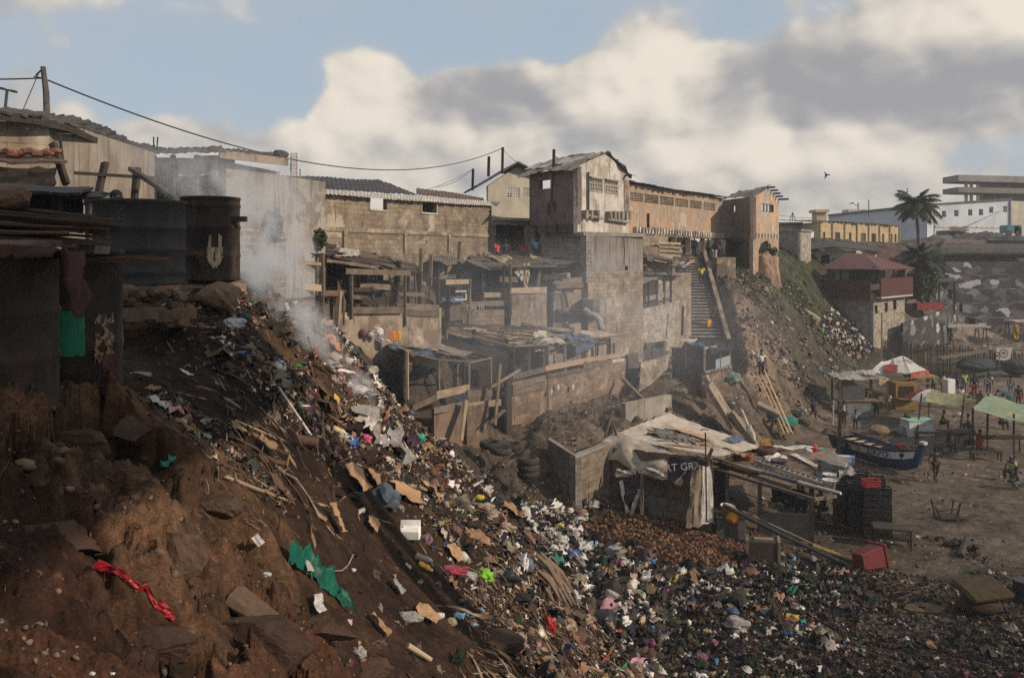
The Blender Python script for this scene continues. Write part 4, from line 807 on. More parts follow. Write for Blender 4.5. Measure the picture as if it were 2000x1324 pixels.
def board(parent,x0,y0,x1,y1,Y0,Y1,hpx,m=None,name='board',th=.035):
    a=P(x0,y0,Y0);c=P(x1,y1,Y1);h0=hpx/F*Y0;h1=hpx/F*Y1;n=(c-a).cross(V(0,0,1)).normalized();b=MB()
    j=lambda:random.uniform(-.012,.012)
    q=[a+V(0,0,-h0/2+j()),c+V(0,0,-h1/2+j()),c+V(0,0,h1/2+j()),a+V(0,0,h0/2+j())];b.v+=q+[p-n*th for p in q];L=(c-a).length;o=random.random()*30
    for f in([0,1,2,3],[7,6,5,4]):b.face(f,[(o,0),(o+L,0),(o+L,h1),(o,h0)]if f[0]==0 else[(o,h0),(o+L,h1),(o+L,0),(o,0)])
    for i in range(4):b.face([i,i+4,(i+1)%4+4,(i+1)%4])
    return b.build(name,m or random.choice((wood_old,wood_pale,wood_old)),parent)
def pole(parent,p0,p1,w=.06,m=None,name='rail'):
    b=MB();b.beam(P(*p0),P(*p1),w,w,jit=.01);return b.build(name,m or wood_old,parent)
def wallp(parent,x0,Y0,x1,Y1,z0,z1,m,name='wall',th=.18,z1b=None):
    b=MB();panel(b,pt(x0,Y0,0),pt(x1,Y1,0),z0,z1,th=th,z1b=z1b);return b.build(name,m,parent)
# ================================================================ upper left stall
t=thing('market_stall',pt(700,33,8.6),'burnt-looking open timber stall high on the left, dark boards and smoke before it','stall','timber stalls on the terraces')
mess(P(515,474,33),P(650,484,35.5),P(642,500,31),P(515,490,29),46,(wood_dark,tin_rust,roof_black),t,1,(.7,.4))
mess(P(640,489,34.5),P(775,508,38),P(803,533,35),P(650,512,31),44,(wood_old,wood_dark,tin_rust),t,2,(.6,.3))
b=MB();b.sheet(P(636,486,33),P(700,489,35),P(705,498,34),P(640,502,31.5),10,4,.03,0,.02,.06,corr=1);b.build('roof_sheet',tin_pale,t)
b=MB();b.sheet(P(650,500,32),P(700,510,33),P(735,530,33.5),P(690,528,32),8,4,.05,.02,.01,.05);b.build('blue_tarp',tarp_blue,t)
for px,a,c,Y,w_ in((628,495,603,30,.17),(686,534,624,31.4,.12),(728,533,584,33.6,.07),(791,536,637,34.2,.10),(714,520,572,34.5,.14),(744,525,590,35.5,.16),(664,534,580,32.5,.12)):post(t,px,a,c,Y,w_)
post(t,771,510,590,34.6,.2,wood_dark,dx=8);post(t,658,568,634,30.6,.17,wood_pale,dx=5);post(t,648,580,632,30.8,.12,wood_old)
post(t,582,512,552,29.5,.07,wood_pale,dx=-6);post(t,573,448,520,29.6,.07,wood_dark,dx=-14)
pole(t,(520,505,28.6),(628,516,30),.12,wood_pale);pole(t,(636,509,30.2),(742,523,33.4),.12,wood_old);board(t,676,530,802,534,31,34.4,11,wood_old,'fascia_board')
board(t,520,555,588,566,29,29.8,24,wood_pale);board(t,520,580,588,580,29.1,29.9,22,wood_pale);board(t,588,580,626,590,29.8,30.1,22,wood_old)
board(t,566,557,628,563,29.2,29.8,13,wood_new,'pale_board');board(t,628,573,672,573,29.9,30.7,11,mk('wood_reddish',(.17,.105,.075),(.11,.07,.05),2.5,60,(1.2,26)),'cross_board')
board(t,660,570,676,612,31.2,31.8,46,wood_old,'door_boards');board(t,686,606,788,606,31.6,34.0,13,wood_old,'fascia_board');board(t,708,588,776,588,33.2,34.8,14,wood_dark,'counter_board');board(t,688,576,720,580,32.6,33.6,14,wood_old,'counter_board')
board(t,791,598,858,602,34.2,36,12,wood_old,'fascia_board');board(t,791,611,858,613,34.2,36,12,wood_old,'fascia_board')
b=MB();seg(b,pt(540,33.5,0),pt(700,37,0),8.6,10.9,.1);b.build('back_boards',wood_dark,t);b=MB();seg(b,pt(690,36.2,0),pt(830,38.5,0),8.4,9.1,.3);b.build('inner_counter',concrete_dark,t)
wallp(t,660,31.3,862,36.2,6.4,8.95,plaster_tan,'plaster_wall',z1b=8.85)
random.seed(51)
for k in range(11):x=random.uniform(690,850);Y=33+(x-690)*.028+random.uniform(0,1.6);a=random.uniform(520,545);post(t,x,a,random.uniform(585,612),Y,random.uniform(.06,.13),random.choice((wood_old,wood_dark)),dx=random.uniform(-4,4))
for k in range(7):x=random.uniform(690,800);y=random.uniform(545,600);Y=32.4+(x-690)*.026;board(t,x,y,x+random.uniform(30,60),y+random.uniform(-3,4),Y,Y+1.2,random.uniform(5,11),random.choice((wood_old,wood_dark,wood_dark)),'loose_board')
b=MB();seg(b,pt(500,29.4,0),pt(662,31.4,0),8.2,9.3,.2);b.build('plinth',concrete_dark,t)
YS=.93
# ================================================================ upper middle stall
t=thing('market_stall',pt(1010,46,8.1),'upper middle stall under iron sheets with a yellowed cloth hanging from its roof','stall','timber stalls on the terraces')
mess(P(905,505,49),P(1060,500,52),P(1110,522,47),P(955,528,44.5),40,(tin,wood_dark,tin_rust),t,3,(.5,.34));mess(P(1050,503,52),P(1118,505,53),P(1130,512,49),P(1040,520,46.5),20,(wood_old,tin),t,4,(.6,.3))
b=MB();b.sheet(P(908,509,45),P(958,528,43.5),P(968,523,47),P(925,505,48),24,3,.02,0,.02,.06,corr=1);b.build('roof_sheet',tin,t)
b=MB();b.sheet(P(838,508,43),P(908,512,44.5),P(905,502,47),P(846,500,45.5),26,3,.03,0,.02,.08,corr=1);b.build('roof_sheet',tin,t)
b=MB();b.sheet(P(940,500,50),P(985,497,51),P(1030,516,47),P(990,518,46),12,6,.07,.02,.01,.08);b.sheet(P(1034,498,51),P(1112,506,52),P(1108,511,50),P(1040,505,49.5),12,4,.07,.02,.01,.08);b.build('roof_cloth',tarp_yellow,t)
b=MB();b.sheet(P(1021,514,45.8),P(1034,514,46),P(1031,563,45.9),P(1023,563,45.7),6,12,.05,0,.01,.02);b.build('hanging_cloth',tarp_yellow,t)
b=MB();b.poly([P(1003,530,45.6),P(1022,518,45.8),P(1022,552,45.7)],V(.02,.06,0));b.build('torn_banner',mk('banner',(.40,.40,.40),(.03,.03,.035),9,40,cut=(.5,.54)),t)
for px,a,c,Y,w_ in((983,518,588,44.6,.1),(997,516,615,44.8,.13),(1081,514,588,47.2,.12),(1127,508,594,48.6,.13),(946,526,590,45.5,.1),(1056,520,560,47.5,.1),(855,526,596,42,.13),(875,552,642,42.2,.14),(871,556,612,42.6,.1),(839,506,560,44,.13),(943,530,598,45,.1)):post(t,px,a,c,Y,w_)
post(t,913,546,642,42.8,.12,wood_old,dx=5);post(t,1050,518,562,46.6,.12,wood_pale,dx=6);post(t,1109,565,600,47.6,.1,wood_dark,dx=-8)
board(t,871,551,919,550,42,42.8,9,wood_pale,'sign_board');board(t,946,576,985,576,44.3,44.7,9,wood_pale);board(t,997,568,1068,566,44.7,46.4,11,wood_pale);board(t,1082,541,1114,538,47.2,48,10,wood_pale);board(t,1082,550,1147,546,47.2,49,10,wood_old);board(t,1082,569,1147,569,47.2,49,7,wood_pale)
board(t,876,612,915,606,42.2,42.8,30,wood_old,'fascia_board');board(t,915,595,984,592,42.8,44.4,10,wood_old,'fascia_board')
wallp(t,872,42.4,985,44.6,5.4,8.45,block_tan,'front_wall');wallp(t,998,44.9,1068,46.5,6.0,9.25,plaster_tan,'front_wall');wallp(t,1081,47.3,1148,49,6.2,9.15,plaster_tan,'front_wall')
b=MB();seg(b,pt(850,47,0),pt(1140,52,0),7.5,10.6,.1);b.build('back_boards',wood_dark,t)
b=MB();b.sheet(P(862,590,41.5),P(905,590,42.5),P(905,578,44),P(862,580,43),8,4,.06,0,.02,.05);b.build('grey_cloth',tarp_blue,t)
w1=mk('sign_white',(.62,.62,.6),None,5);text('LI',.75,P(902,577,41.8),(0,0,1),(-1,-.25,0),w1,t);text('TALIR',.42,P(928,602,42.75),nrm(pt(872,42.4,0),pt(985,44.6,0)).cross(V(0,0,-1)),(0,0,1),mk('faded_white',(.34,.29,.24),None,9),t)
random.seed(52)
for k in range(13):x=random.uniform(850,1140);Y=43+(x-850)*.019+random.uniform(.3,1.6);a=random.uniform(512,535);post(t,x,a,random.uniform(580,612),Y,random.uniform(.06,.14),random.choice((wood_old,wood_dark)),dx=random.uniform(-5,5))
for k in range(12):x=random.uniform(850,1110);y=random.uniform(535,625);Y=42.2+(x-850)*.0205;board(t,x,y,x+random.uniform(25,60),y+random.uniform(-4,4),Y,Y+1.0,random.uniform(5,12),random.choice((wood_old,wood_dark,wood_dark,tin_rust)),'loose_board')
YS=1.0
# ================================================================ lower left stall
t=thing('market_stall',pt(880,33,4.2),'lower left stall with blue tarpaulin and a flat sheet roof, broken boards in front','stall','timber stalls on the terraces')
b=MB();b.sheet(P(800,672,35.5),P(845,668,37),P(925,690,36),P(885,697,33.5),14,6,.03,.0,.02,.06);b.build('roof_sheet',mk('old_ply',(.30,.25,.205),(.22,.18,.145),3,40,(1,12),(.13,.11,.09)),t)
b=MB();b.sheet(P(748,672,34),P(815,676,35.2),P(862,696,32.5),P(792,690,30.4),16,8,.06,.05,.01,.08);b.build('blue_tarp',tarp_blue,t)
mess(P(750,668,36),P(850,672,38),P(958,702,35.5),P(800,690,31),20,(wood_old,wood_pale,tin),t,7,(.4,.14))
for a_,c_ in(((795,688,30.3),(856,702,32.4)),((856,702,32.4),(917,706,33.6)),((917,707,33.6),(960,699,35)),((923,690,36),(960,699,35)),((860,690,35.5),(917,706,33.6)),((880,686,36),(945,703,34.6))):pole(t,a_,c_,.07,wood_old)
for px,a,c,Y,w_,mm in((795,686,780,30.2,.1,wood_pale),(856,700,770,32.4,.12,wood_old),(916,707,752,33.6,.08,wood_pale),(958,700,765,35,.09,wood_pale),(890,712,756,35.5,.2,wood_old),(905,708,760,36,.1,wood_dark)):post(t,px,a,c,Y,w_,mm)
board(t,853,772,918,757,32.2,33.4,15,wood_pale);board(t,806,798,854,776,31,32.2,12,wood_old);board(t,848,802,904,791,31.6,32.8,13,wood_old);board(t,913,769,962,768,33.2,34.4,14,wood_old);board(t,914,780,960,779,33.2,34.4,8,wood_old);board(t,914,792,979,786,33,34.4,12,wood_pale)
b=MB();b.beam(P(977,711,34),P(967,830,33.2),.22,.05,up=(1,-.4,0));b.build('leaning_plank',wood_old,t);b=MB();b.beam(P(911,781,32.4),P(901,860,31.8),.24,.05,up=(1,-.4,0));b.build('leaning_plank',wood_pale,t);b=MB();b.beam(P(949,762,33.8),P(1015,722,35.4),.1,.07);b.build('slanting_plank',wood_pale,t);b=MB();b.beam(P(985,800,33.6),P(957,826,33),.16,.05);b.build('slanting_plank',wood_old,t)
wallp(t,848,31.9,903,32.6,2.4,5.4,mk('plaster_rose',(.20,.14,.11),(.13,.09,.07),1.2,26,(8,.5),(.06,.05,.04)),'low_wall');wallp(t,912,32.8,954,33.8,2.4,5.3,block_red,'low_wall');wallp(t,790,37.5,965,39.5,3.6,6.8,wood_dark,'back_boards',.1);b=MB();b.sheet(P(790,705,31),P(790,800,31),P(770,790,36),P(770,690,36),6,6,.03,0,.03);b.build('side_sheet',wood_dark,t)
b=MB();seg(b,pt(870,36.5,0),pt(960,37.5,0),4.4,5.3,.6);b.build('inner_bench',mk('dull_blue',(.06,.075,.11),None,4),t)
# ================================================================ long middle stall with a block front
t=thing('market_stall',pt(1110,42,3.8),'long middle stall of loose boards and blue tarpaulin above a curved block wall','stall','timber stalls on the terraces')
mess(P(930,637,39.0),P(1105,640,43.2),P(1050,674,40.4),P(880,644,38.2),74,(wood_old,wood_pale,wood_dark,tin),t,9,(.42,.16));mess(P(1000,650,40),P(1110,655,43),P(1070,678,40.3),P(1002,676,38.4),26,(wood_old,wood_pale,tin),t,19,(.4,.16))
b=MB();b.sheet(P(1036,650,40.8),P(1075,648,42.2),P(1105,672,41),P(1050,668,40.2),10,6,.05,.03,.01,.08);b.sheet(P(1034,672,40.4),P(1072,670,41.2),P(1056,688,40.6),P(1044,684,40.2),8,4,.05,.0,.01,.05);b.build('pale_tarp',tarp_pale,t)
b=MB();b.sheet(P(1085,649,42.5),P(1130,650,44),P(1170,664,44.3),P(1120,674,42.4),14,6,.06,.04,.01,.06);b.sheet(P(1118,664,42.6),P(1170,663,44.2),P(1150,682,43.6),P(1128,692,42.7),10,6,.06,0,.01,.06);b.build('blue_tarp',tarp_blue,t)
b=MB();b.sheet(P(1118,646,43.8),P(1168,645,45.6),P(1214,655,46.2),P(1160,662,44.4),14,5,.05,.03,.01,.08);b.build('white_tarp',tarp_pale,t)
for a_,c_ in(((873,643,38),(1002,676,38.4)),((1002,676,38.4),(1070,672,40.6)),((1070,676,40.6),(1130,666,43)),((1020,632,40.6),(1115,651,43.2)),((1130,664,43.2),(1218,655,46))):pole(t,a_,c_,.09,wood_old)
for px,a,c,Y,w_,mm in((1002,675,735,38.4,.14,wood_dark),(1034,671,728,39.6,.1,wood_old),(1068,671,797,40.6,.19,wood_old),(1103,668,732,42,.12,wood_pale),(1145,688,720,43.4,.1,wood_pale),(1167,665,714,44.3,.09,wood_dark),(1191,660,704,45.2,.1,wood_dark),(926,643,668,38.3,.14,wood_dark)):post(t,px,a,c,Y,w_,mm)
cv=[(999,38.0),(1066,40.4),(1140,43.2),(1220,46.0)]
b=MB()
for(x0,y0),(x1,y1)in zip(cv[:-1],cv[1:]):panel(b,pt(x0,y0,0),pt(x1,y1,0),2.6,5.45,th=.2)
b.build('block_front',block_red,t);b=MB();panel(b,pt(1220,46,0),pt(1224,49,0),2.6,5.4);b.build('block_end',block_grey,t)
for(x0,y0,x1,y1,Ya,Yb,h,mm)in((1002,737,1066,721,38,40.3,11,wood_old),(1066,720,1140,705,40.3,43,10,mk('orange_board',(.40,.25,.16),(.33,.28,.22),1.6,30,cut=(.48,.54))),(1140,704,1220,692,43,46,9,wood_pale),(1002,757,1066,738,37.9,40.2,11,wood_old),(1002,768,1066,752,37.9,40.2,10,wood_old),(1070,735,1140,722,40.3,43,6,wood_old),(1140,716,1196,707,43,45.2,11,wood_old),(1196,707,1220,704,45.2,46,10,tarp_white)):board(t,x0,y0,x1,y1,Ya,Yb,h,mm,'front_board')
b=MB();b.sheet(P(875,650,38.3),P(998,688,38.5),P(998,745,38.5),P(875,705,38.3),20,5,.02,0,.04,.03);b.build('side_boards',wood_dark,t)
random.seed(53)
for k in range(8):x=random.uniform(1010,1200);Y=39.2+(x-1000)*.034+random.uniform(.2,.9);post(t,x,random.uniform(668,684),random.uniform(712,726),Y,random.uniform(.06,.12),random.choice((wood_old,wood_dark)),dx=random.uniform(-3,3))
wallp(t,960,40.6,1190,46.6,4.0,6.7,wood_dark,'back_boards',.1);wallp(t,1062,41.6,1100,42.8,4,6.2,block_grey,'inner_wall');wallp(t,990,36.6,1000,38,2.5,5.9,wood_dark,'door_boards',.1)
for q,(px,py,Y,cc_)in enumerate([(1074,765,40.35,(.30,.42,.40)),(1087,757,40.9,(.46,.52,.52)),(1116,756,42,(.5,.5,.46))]):
    b=MB();p=P(px,py,Y);n=nrm(pt(1066,40.4,0),pt(1140,43.2,0));e=n.cross(V(0,0,1));b.poly([p+e*-.12+n*.12,p+e*.1+V(0,0,-.16)+n*.12,p+e*.13+V(0,0,.1)+n*.12,p+V(0,0,.2)+n*.12],-n*.02);b.build('paint_splash',plain('splash%d'%q,cc_,.9),t)
# ================================================================ stall beside the stairs
t=thing('market_stall',pt(1260,53,6),'dark timber stall on a pale block wall just left of the concrete stairs','stall','timber stalls on the terraces')
mess(P(1175,528,56),P(1290,526,59),P(1312,542,55),P(1180,535,51.5),40,(wood_dark,tin_rust,wood_old),t,12,(.5,.25));b=MB();b.sheet(P(1210,543,51.5),P(1258,553,51),P(1296,539,55),P(1245,534,55.5),22,5,.03,.02,.02,.1,corr=1);b.build('roof_sheet',tin,t)
for px,a,c,Y,w_ in((1174,536,590,50.8,.1),(1219,545,584,51.5,.1),(1248,554,608,50.6,.14),(1266,550,602,51.6,.16),(1282,547,600,52.6,.16),(1297,545,596,53.6,.15),(1310,543,590,54.4,.14),(1193,544,590,53,.1)):post(t,px,a,c,Y,w_,wood_dark)
board(t,1192,586,1248,587,51,50.6,8,wood_dark);board(t,1248,600,1310,584,50.6,54.3,5,wood_dark);board(t,1262,584,1308,573,51.4,54.2,9,wood_pale);
wallp(t,1252,50.4,1320,54.8,3.4,7.9,block_pale,'pale_wall',z1b=8.1);wallp(t,1180,50.6,1252,50.4,3.4,7.1,block_grey,'shaded_wall');wallp(t,1312,54.7,1350,57,4.4,8.2,block_tan,'side_wall',z1b=8.2);wallp(t,1195,55.5,1300,58,6.5,9.3,plaster_tan,'back_wall')
b=MB();b.beam(P(1334,598,53.4),P(1332,655,53.0),.16,.12);b.build('iron_post',wood_dark,t);text('RAY',.42,P(1207,616,50.3),(1,0,0),(0,0,1),mk('faded_grey',(.24,.23,.22),None,9),t)
YS=.93
t=thing('plank_shanty',pt(1300,62,9.5),'heap of plank shanties with ragged roofs at the top of the stairs','shanty')
mess(P(1257,470,66),P(1335,476,69),P(1322,498,64),P(1258,488,62),34,(wood_old,wood_dark,tin),t,14,(.5,.2));mess(P(1257,490,63),P(1345,500,67),P(1320,520,61),P(1260,505,59.5),46,(wood_old,tin,wood_dark,wood_pale),t,15,(.5,.2))
wallp(t,1257,61.5,1318,64,8.6,11.6,wood_old,'plank_wall',.1);wallp(t,1285,59,1350,62,6.8,9.9,block_tan,'lower_wall',.2);wallp(t,1258,58.4,1286,59,6.0,9.9,wood_dark,'doorway',.1)
for k in range(5):board(t,1287,474+8*k,1330,476+8*k,62.6,64.2,3.5,wood_pale,'slat')
pole(t,(1332,522,60.5),(1355,508,61),.14,wood_pale);pole(t,(1312,512,60),(1310,545,59.6),.09,wood_dark);pole(t,(1290,520,59.5),(1318,545,59),.08,wood_dark)
YS=1.0
# ================================================================ small tarp stall under the stairs
t=thing('market_stall',pt(1380,49,4),'little stall under blue and black tarpaulins at the foot of the concrete stairs','stall','timber stalls on the terraces')
b=MB();b.sheet(P(1360,668,50),P(1395,664,51),P(1420,672,49.5),P(1385,680,47.8),10,6,.08,-.03,.012,.08);b.sheet(P(1385,680,47.8),P(1432,672,49),P(1428,684,48),P(1390,690,47.4),10,5,.07,0,.012,.06);b.build('black_tarp',tarp_black,t)
b=MB();b.sheet(P(1340,671,49),P(1364,666,50),P(1386,680,47.8),P(1366,676,47.8),8,5,.05,.02,.012,.05);b.build('blue_tarp',mk('tarp_bright_blue',(.06,.15,.27),(.045,.11,.19),3,40,transl=.1),t)
b=MB();b.sheet(P(1294,661,51),P(1362,662,52),P(1356,668,51),P(1296,666,50),10,3,.04,0,.012,.06);b.build('pale_sheet',tarp_pale,t)
for px,a,c,Y in((1376,682,728,47.6),(1406,684,720,48),(1427,682,715,48.4),(1298,664,690,50),(1340,672,720,49)):post(t,px,a,c,Y,.1,wood_pale)
board(t,1398,712,1428,702,47.8,48.4,18,mk('blue_board',(.22,.31,.40),(.30,.29,.26),2.2,30,cut=(.46,.54)),'front_board');pole(t,(1374,680,47.6),(1400,676,48.2),.1,wood_pale)
wallp(t,1372,47.2,1430,48.6,2.4,4.6,block_red,'stone_wall',z1b=5.0);wallp(t,1312,49.5,1374,48.4,2.4,5.8,concrete_dark,'back_wall');wallp(t,1340,52,1440,52.5,3.5,6.0,dark_in,'inner_wall',.1)
b=MB();
for k in range(8):p=P(1378+6.5*k,727-1.5*k,47.0+.17*k);b.ball(p,.14,1,.2,(1,1,.7),k)
b.build('stone_coping',concrete,t)
b=MB();b.poly([P(1252,708,46.5),P(1285,700,47.6),P(1308,690,48.2),P(1302,722,47),P(1270,752,45.2),P(1248,765,44.6)],V(.15,.5,0));tag(b.build('broken_wall',plaster_tan),'leaning slab of broken tan wall between the block stall and the dark hut','wall')
b=MB();seg(b,pt(1227,47.4,0),pt(1262,50,0),3,5.6,.15);seg(b,pt(1262,50,0),pt(1300,51,0),3.4,6.0,.15);tag(b.build('hut_wall',concrete_dark),'sooty hut wall in the gap right of the long block stall','wall')
YS=.95
t=thing('soot_lean_to',P(1110,620,46),'sagging soot-black lean-to sheet under the big concrete base','lean-to');b=MB();b.sheet(P(1075,590,49),P(1112,598,49),P(1146,612,46.5),P(1090,612,45.5),10,5,.05,.1,.03,.08);b.build('sheet',roof_black,t);pole(t,(1118,602,46.5),(1146,610,46.3),.1,wood_old);wallp(t,1080,47,1150,48.5,5.0,7.8,dark_in,'inner_wall',.1)
b=MB();b.tube([P(1142,606,45.4),P(1150,612,45.2),P(1163,618,45),P(1171,626,44.9),P(1175,644,44.8)],.17,10);tag(b.build('drain_pipe',mk('grey_pipe',(.30,.29,.27),None,5)),'fat grey pipe bending down beside the soot-black lean-to','pipe')
for q,(x0,Y0,x1,Y1,z0,z1)in enumerate([(1060,44.3,1100,45.4,5.4,7.5),(1103,45.6,1135,46.4,5.4,7.6)]):stick_wall(x0,Y0,x1,Y1,z0,z1,block_tan,['low tan block wall behind the roof of the long middle stall','short wall stub beside the fat bent pipe'][q])
YS=1.0
for q,(px,a,c,Y,lab)in enumerate([(733,494,510,37,'stub of a post sticking above the upper left stall roof'),(823,485,530,38.5,'leftmost thick post against the tan block retaining wall'),(842,497,536,39,'slightly leaning post beside the thick one on the block retaining wall'),(898,472,506,42,'post standing before the long block building above the iron roof'),(797,532,585,36.5,'dark post beside the pale metal pole of the upper left stall'),(821,530,590,37,'tall dark post between the two upper stalls')]):
    b=MB();b.beam(P(px,a,Y),P(px-2,c+20,Y),.15,.13,jit=.01);tag(b.build('post',wood_dark if q>3 else wood_old),lab,'post')
def jerry(px,py,Y,hpx,m,lab,tilt=0,g='jerrycans'):
    h=hpx/F*Y;c=P(px,py,Y);t=thing('jerrycan',c,lab,'jerrycan',g);b=MB();w=h*.30
    b.poly([c+V(-w,0,0),c+V(w,0,0),c+V(w,0,h*.8),c+V(w*.7,0,h*.92),c+V(-w*.5,0,h*.92),c+V(-w,0,h*.8)],V(0,h*.38,0));bo=b.build('body',m,t,bevel=h*.05)
    b=MB();b.beam(c+V(-w*.4,h*.19,h*.99),c+V(w*.6,h*.19,h*.99),h*.07);b.build('handle',m,bo);b=MB();b.lathe([(h*.07,0),(h*.07,h*.08)],c+V(-w*.75,h*.19,h*.84),10);b.build('cap',m,bo);t.rotation_euler=(0,R_(tilt),random.uniform(-.3,.3));return t
can_y=plain('can_yellow',(.62,.30,.03),.5);can_o=plain('can_orange',(.62,.26,.10),.5)
jerry(765,666,32.6,21,can_o,'orange jerrycan by the plastered wall, left one of the upright pair');jerry(775,666,32.7,21,can_y,'yellow jerrycan by the plastered wall, right one of the upright pair');jerry(930,641,41,12,plain('can_amber',(.75,.30,.02),.5),'bright orange jerrycan on the roof behind the upper middle stall',8)
def bucket(p,r,h,m,lab,cat='bucket',tilt=(0,0),g=None,lid=None):
    t=thing('bucket',p,lab,cat,g);b=MB();b.lathe([(r*.75,0),(r,h),(r*1.06,h),(r*1.06,h*.93),(r*.97,h*.93),(r*.93,h*.95),(r*.7,h*.03)],p,16,cap1=True);bo=b.build('body',m,t,True)
    b=MB();b.tube([p+V(-r,0,h*.9),p+V(-r*.8,-r*.5,h*.6),p+V(0,-r*1.05,h*.45),p+V(r*.8,-r*.5,h*.6),p+V(r,0,h*.9)],r*.04,5);b.build('handle',iron,bo);t.rotation_euler=(*tilt,0);return t
bucket(P(1046,632,44.5),.22,.42,plain('white_plastic',(.62,.6,.55),.5),'small white bucket on the wall ledge below the yellowed hanging cloth')
def bag(px,py,wpx,m,lab,cat='plastic bag',Y=None,sq=(1,.8,.55),amp=.32,name='plastic_bag',seed=None,group=None,sub=3,lift=.3):
    p=P(px,py,Y)if Y else R(px,py);r=wpx/2/F*p.y;b=MB();b.ball(p+V(0,0,r*lift),r,sub,amp,sq,seed if seed is not None else int(px*7+py));return tag(b.build(name,m,smooth=False),lab,cat,group)
bag(708,654,16,plain('maroon',(.16,.03,.05)),'dark red bundle at the left end of the row by the plastered wall','bundle',32.2,(.9,.8,1.1),.12,'bundle');bag(724,656,14,plain('off_white',(.52,.46,.40)),'round off-white bundle next to the dark red one by the plastered wall','bundle',32.3,(1,.9,1),.12,'bundle');bag(737,652,26,plain('white_sack',(.58,.54,.5)),'white sack lying over a crate in the row by the plastered wall','sack',32.5,(1,.7,.8),.2,'sack');bag(742,667,22,plain('lilac',(.30,.26,.36)),'lilac plastic bag on the blue tarp below the jerrycans','plastic bag',31.8);bag(757,668,13,plain('white_bag',(.6,.58,.56),.5),'small white bag at the foot of the orange jerrycan','plastic bag',31.9)
bag(900,578,22,plain('rose_cloth',(.24,.15,.13)),'dusty pink sack beside the white letters in the upper middle stall','sack',43.5,(1,.8,1.3),.12,'sack')
def leafy(name,lab,c,r,n,m,seed,sq=(1,1,.7),ls=.09,cat='bush'):
    rr=np.random.default_rng(seed);d=rr.normal(size=(n,3));d/=np.linalg.norm(d,axis=1,keepdims=True);rad=r*(.35+.65*rr.random((n,1))**.5)*(1+.25*np.sin(d[:,:1]*5+d[:,1:2]*4));p=d*rad*np.array(sq)+np.array(c)+np.array((0,0,r*sq[2]))
    t1=rr.normal(size=(n,3));t1/=np.linalg.norm(t1,axis=1,keepdims=True);t2=np.cross(t1,rr.normal(size=(n,3)));t2/=np.linalg.norm(t2,axis=1,keepdims=True)+1e-6;s=ls*(.5+rr.random((n,1)))
    vs=np.stack([p-t1*s,p+t2*s*.45,p+t1*s,p-t2*s*.45],1).reshape(-1,3);b=MB();b.v=[Vector(x)for x in vs];b.f=[[4*i,4*i+1,4*i+2,4*i+3]for i in range(n)];b.uv=[[(0,0),(1,0),(1,1),(0,1)]]*n;b.col=[None]*n
    t=thing(name,c,lab,cat);b.build('foliage',m,t);b=MB()
    for k in range(5):e=Vector(c)+V(*(rr.normal(size=3)*r*.4))+V(0,0,r*.8);b.beam(Vector(c),e,.03)
    b.build('stems',wood_dark,t);return t
leaf=mk('leaf',(.045,.075,.03),(.07,.10,.04),3,20,rough=.6,transl=.25,co='Object');leaf_grey=mk('leaf_grey',(.07,.085,.055),(.045,.055,.035),3,20,rough=.7,co='Object')
leafy('bush','grey-green bush growing at the foot of the long block wall',P(606,488,30.2),.62,1300,leaf_grey,1,(1,.7,.6));leafy('bush','dark weeds hanging on the corner of the long block wall',P(536,470,27.5),.4,600,leaf_grey,3,(.7,.5,1.2))
# ---------------------------------------------------------------- black oven drums and clutter on the near bank
def drum(c,r,h,m,lab,ribs=(.33,.66),seed=0,lid=False):
    random.seed(seed);t=thing('oil_drum',c,lab,'oil drum','soot-black oven drums');z=[0,.015];prof=[(r,0),(r*1.02,.012),(r*1.02,.03),(r,.04)]
    for q in ribs:prof+=[(r,h*q-.03),(r*1.025,h*q-.012),(r*1.025,h*q+.012),(r,h*q+.03)]
    prof+=[(r,h-.03),(r*1.025,h-.025),(r*1.03,h),(r*.99,h+.004),(r*.97,h-.02),(r*.95,h-.06),(r*.95,.08)]
    b=MB();n=48
    b.lathe([(a*(1+.004*math.sin(i*2.1)),q)for i,(a,q)in enumerate(prof)],c,n,cap1=True);b.build('body',m,t,True);return t
def patch(parent,c,r,a0,a1,z0,z1,m,name,ragged=.0,seed=0,nz=16,na=16,holes=None):
    """paint or rust on a drum's side: a thin curved skin standing 2 mm off it"""
    rr=random.Random(seed);b=MB();ok=lambda u,v:True if holes is None else holes(u,v)
    idx={}
    for j in range(nz+1):
        for i in range(na+1):
            u,v=i/na,j/nz;e=ragged*rr.uniform(-1,1);an=R_(a0+(a1-a0)*u);z=z0+(z1-z0)*v
            if j in(0,nz):z+=e
            if i in(0,na):an+=e*1.2
            idx[i,j]=len(b.v);b.v.append(Vector(c)+V(math.sin(an)*r,-math.cos(an)*r,z))
    for j in range(nz):
        for i in range(na):
            if ok((i+.5)/na,(j+.5)/nz):b.face([idx[i,j],idx[i+1,j],idx[i+1,j+1],idx[i,j+1]],[(i*.03,j*.03),(i*.03+.03,j*.03),(i*.03+.03,j*.03+.03),(i*.03,j*.03+.03)])
    return b.build(name,m,parent)
d1=P(411,548,10.0);t=drum(d1,.325,.95,burnt,'soot-black drum with a torn pale paint patch, rightmost by the smoke',(.30,.64,.9),1)
pale_paint=mk('pale_paint',(.50,.40,.27),(.36,.28,.18),9,50,(20,3),(.10,.07,.05),scut=(.5,.62))
patch(t,d1,.3365,12,42,.16,.52,pale_paint,'paint_patch',.02,3,18,14,lambda u,v:abs(u-.5)<.5*min(1,(v*4.5)**.6)*(1 if v<.62 else.92)-.04*abs(math.sin(v*31))and not(v>.6 and.30<u<.72)and not(v>.8 and u<.12)and not(.40<u<.5 and.18<v<.42))
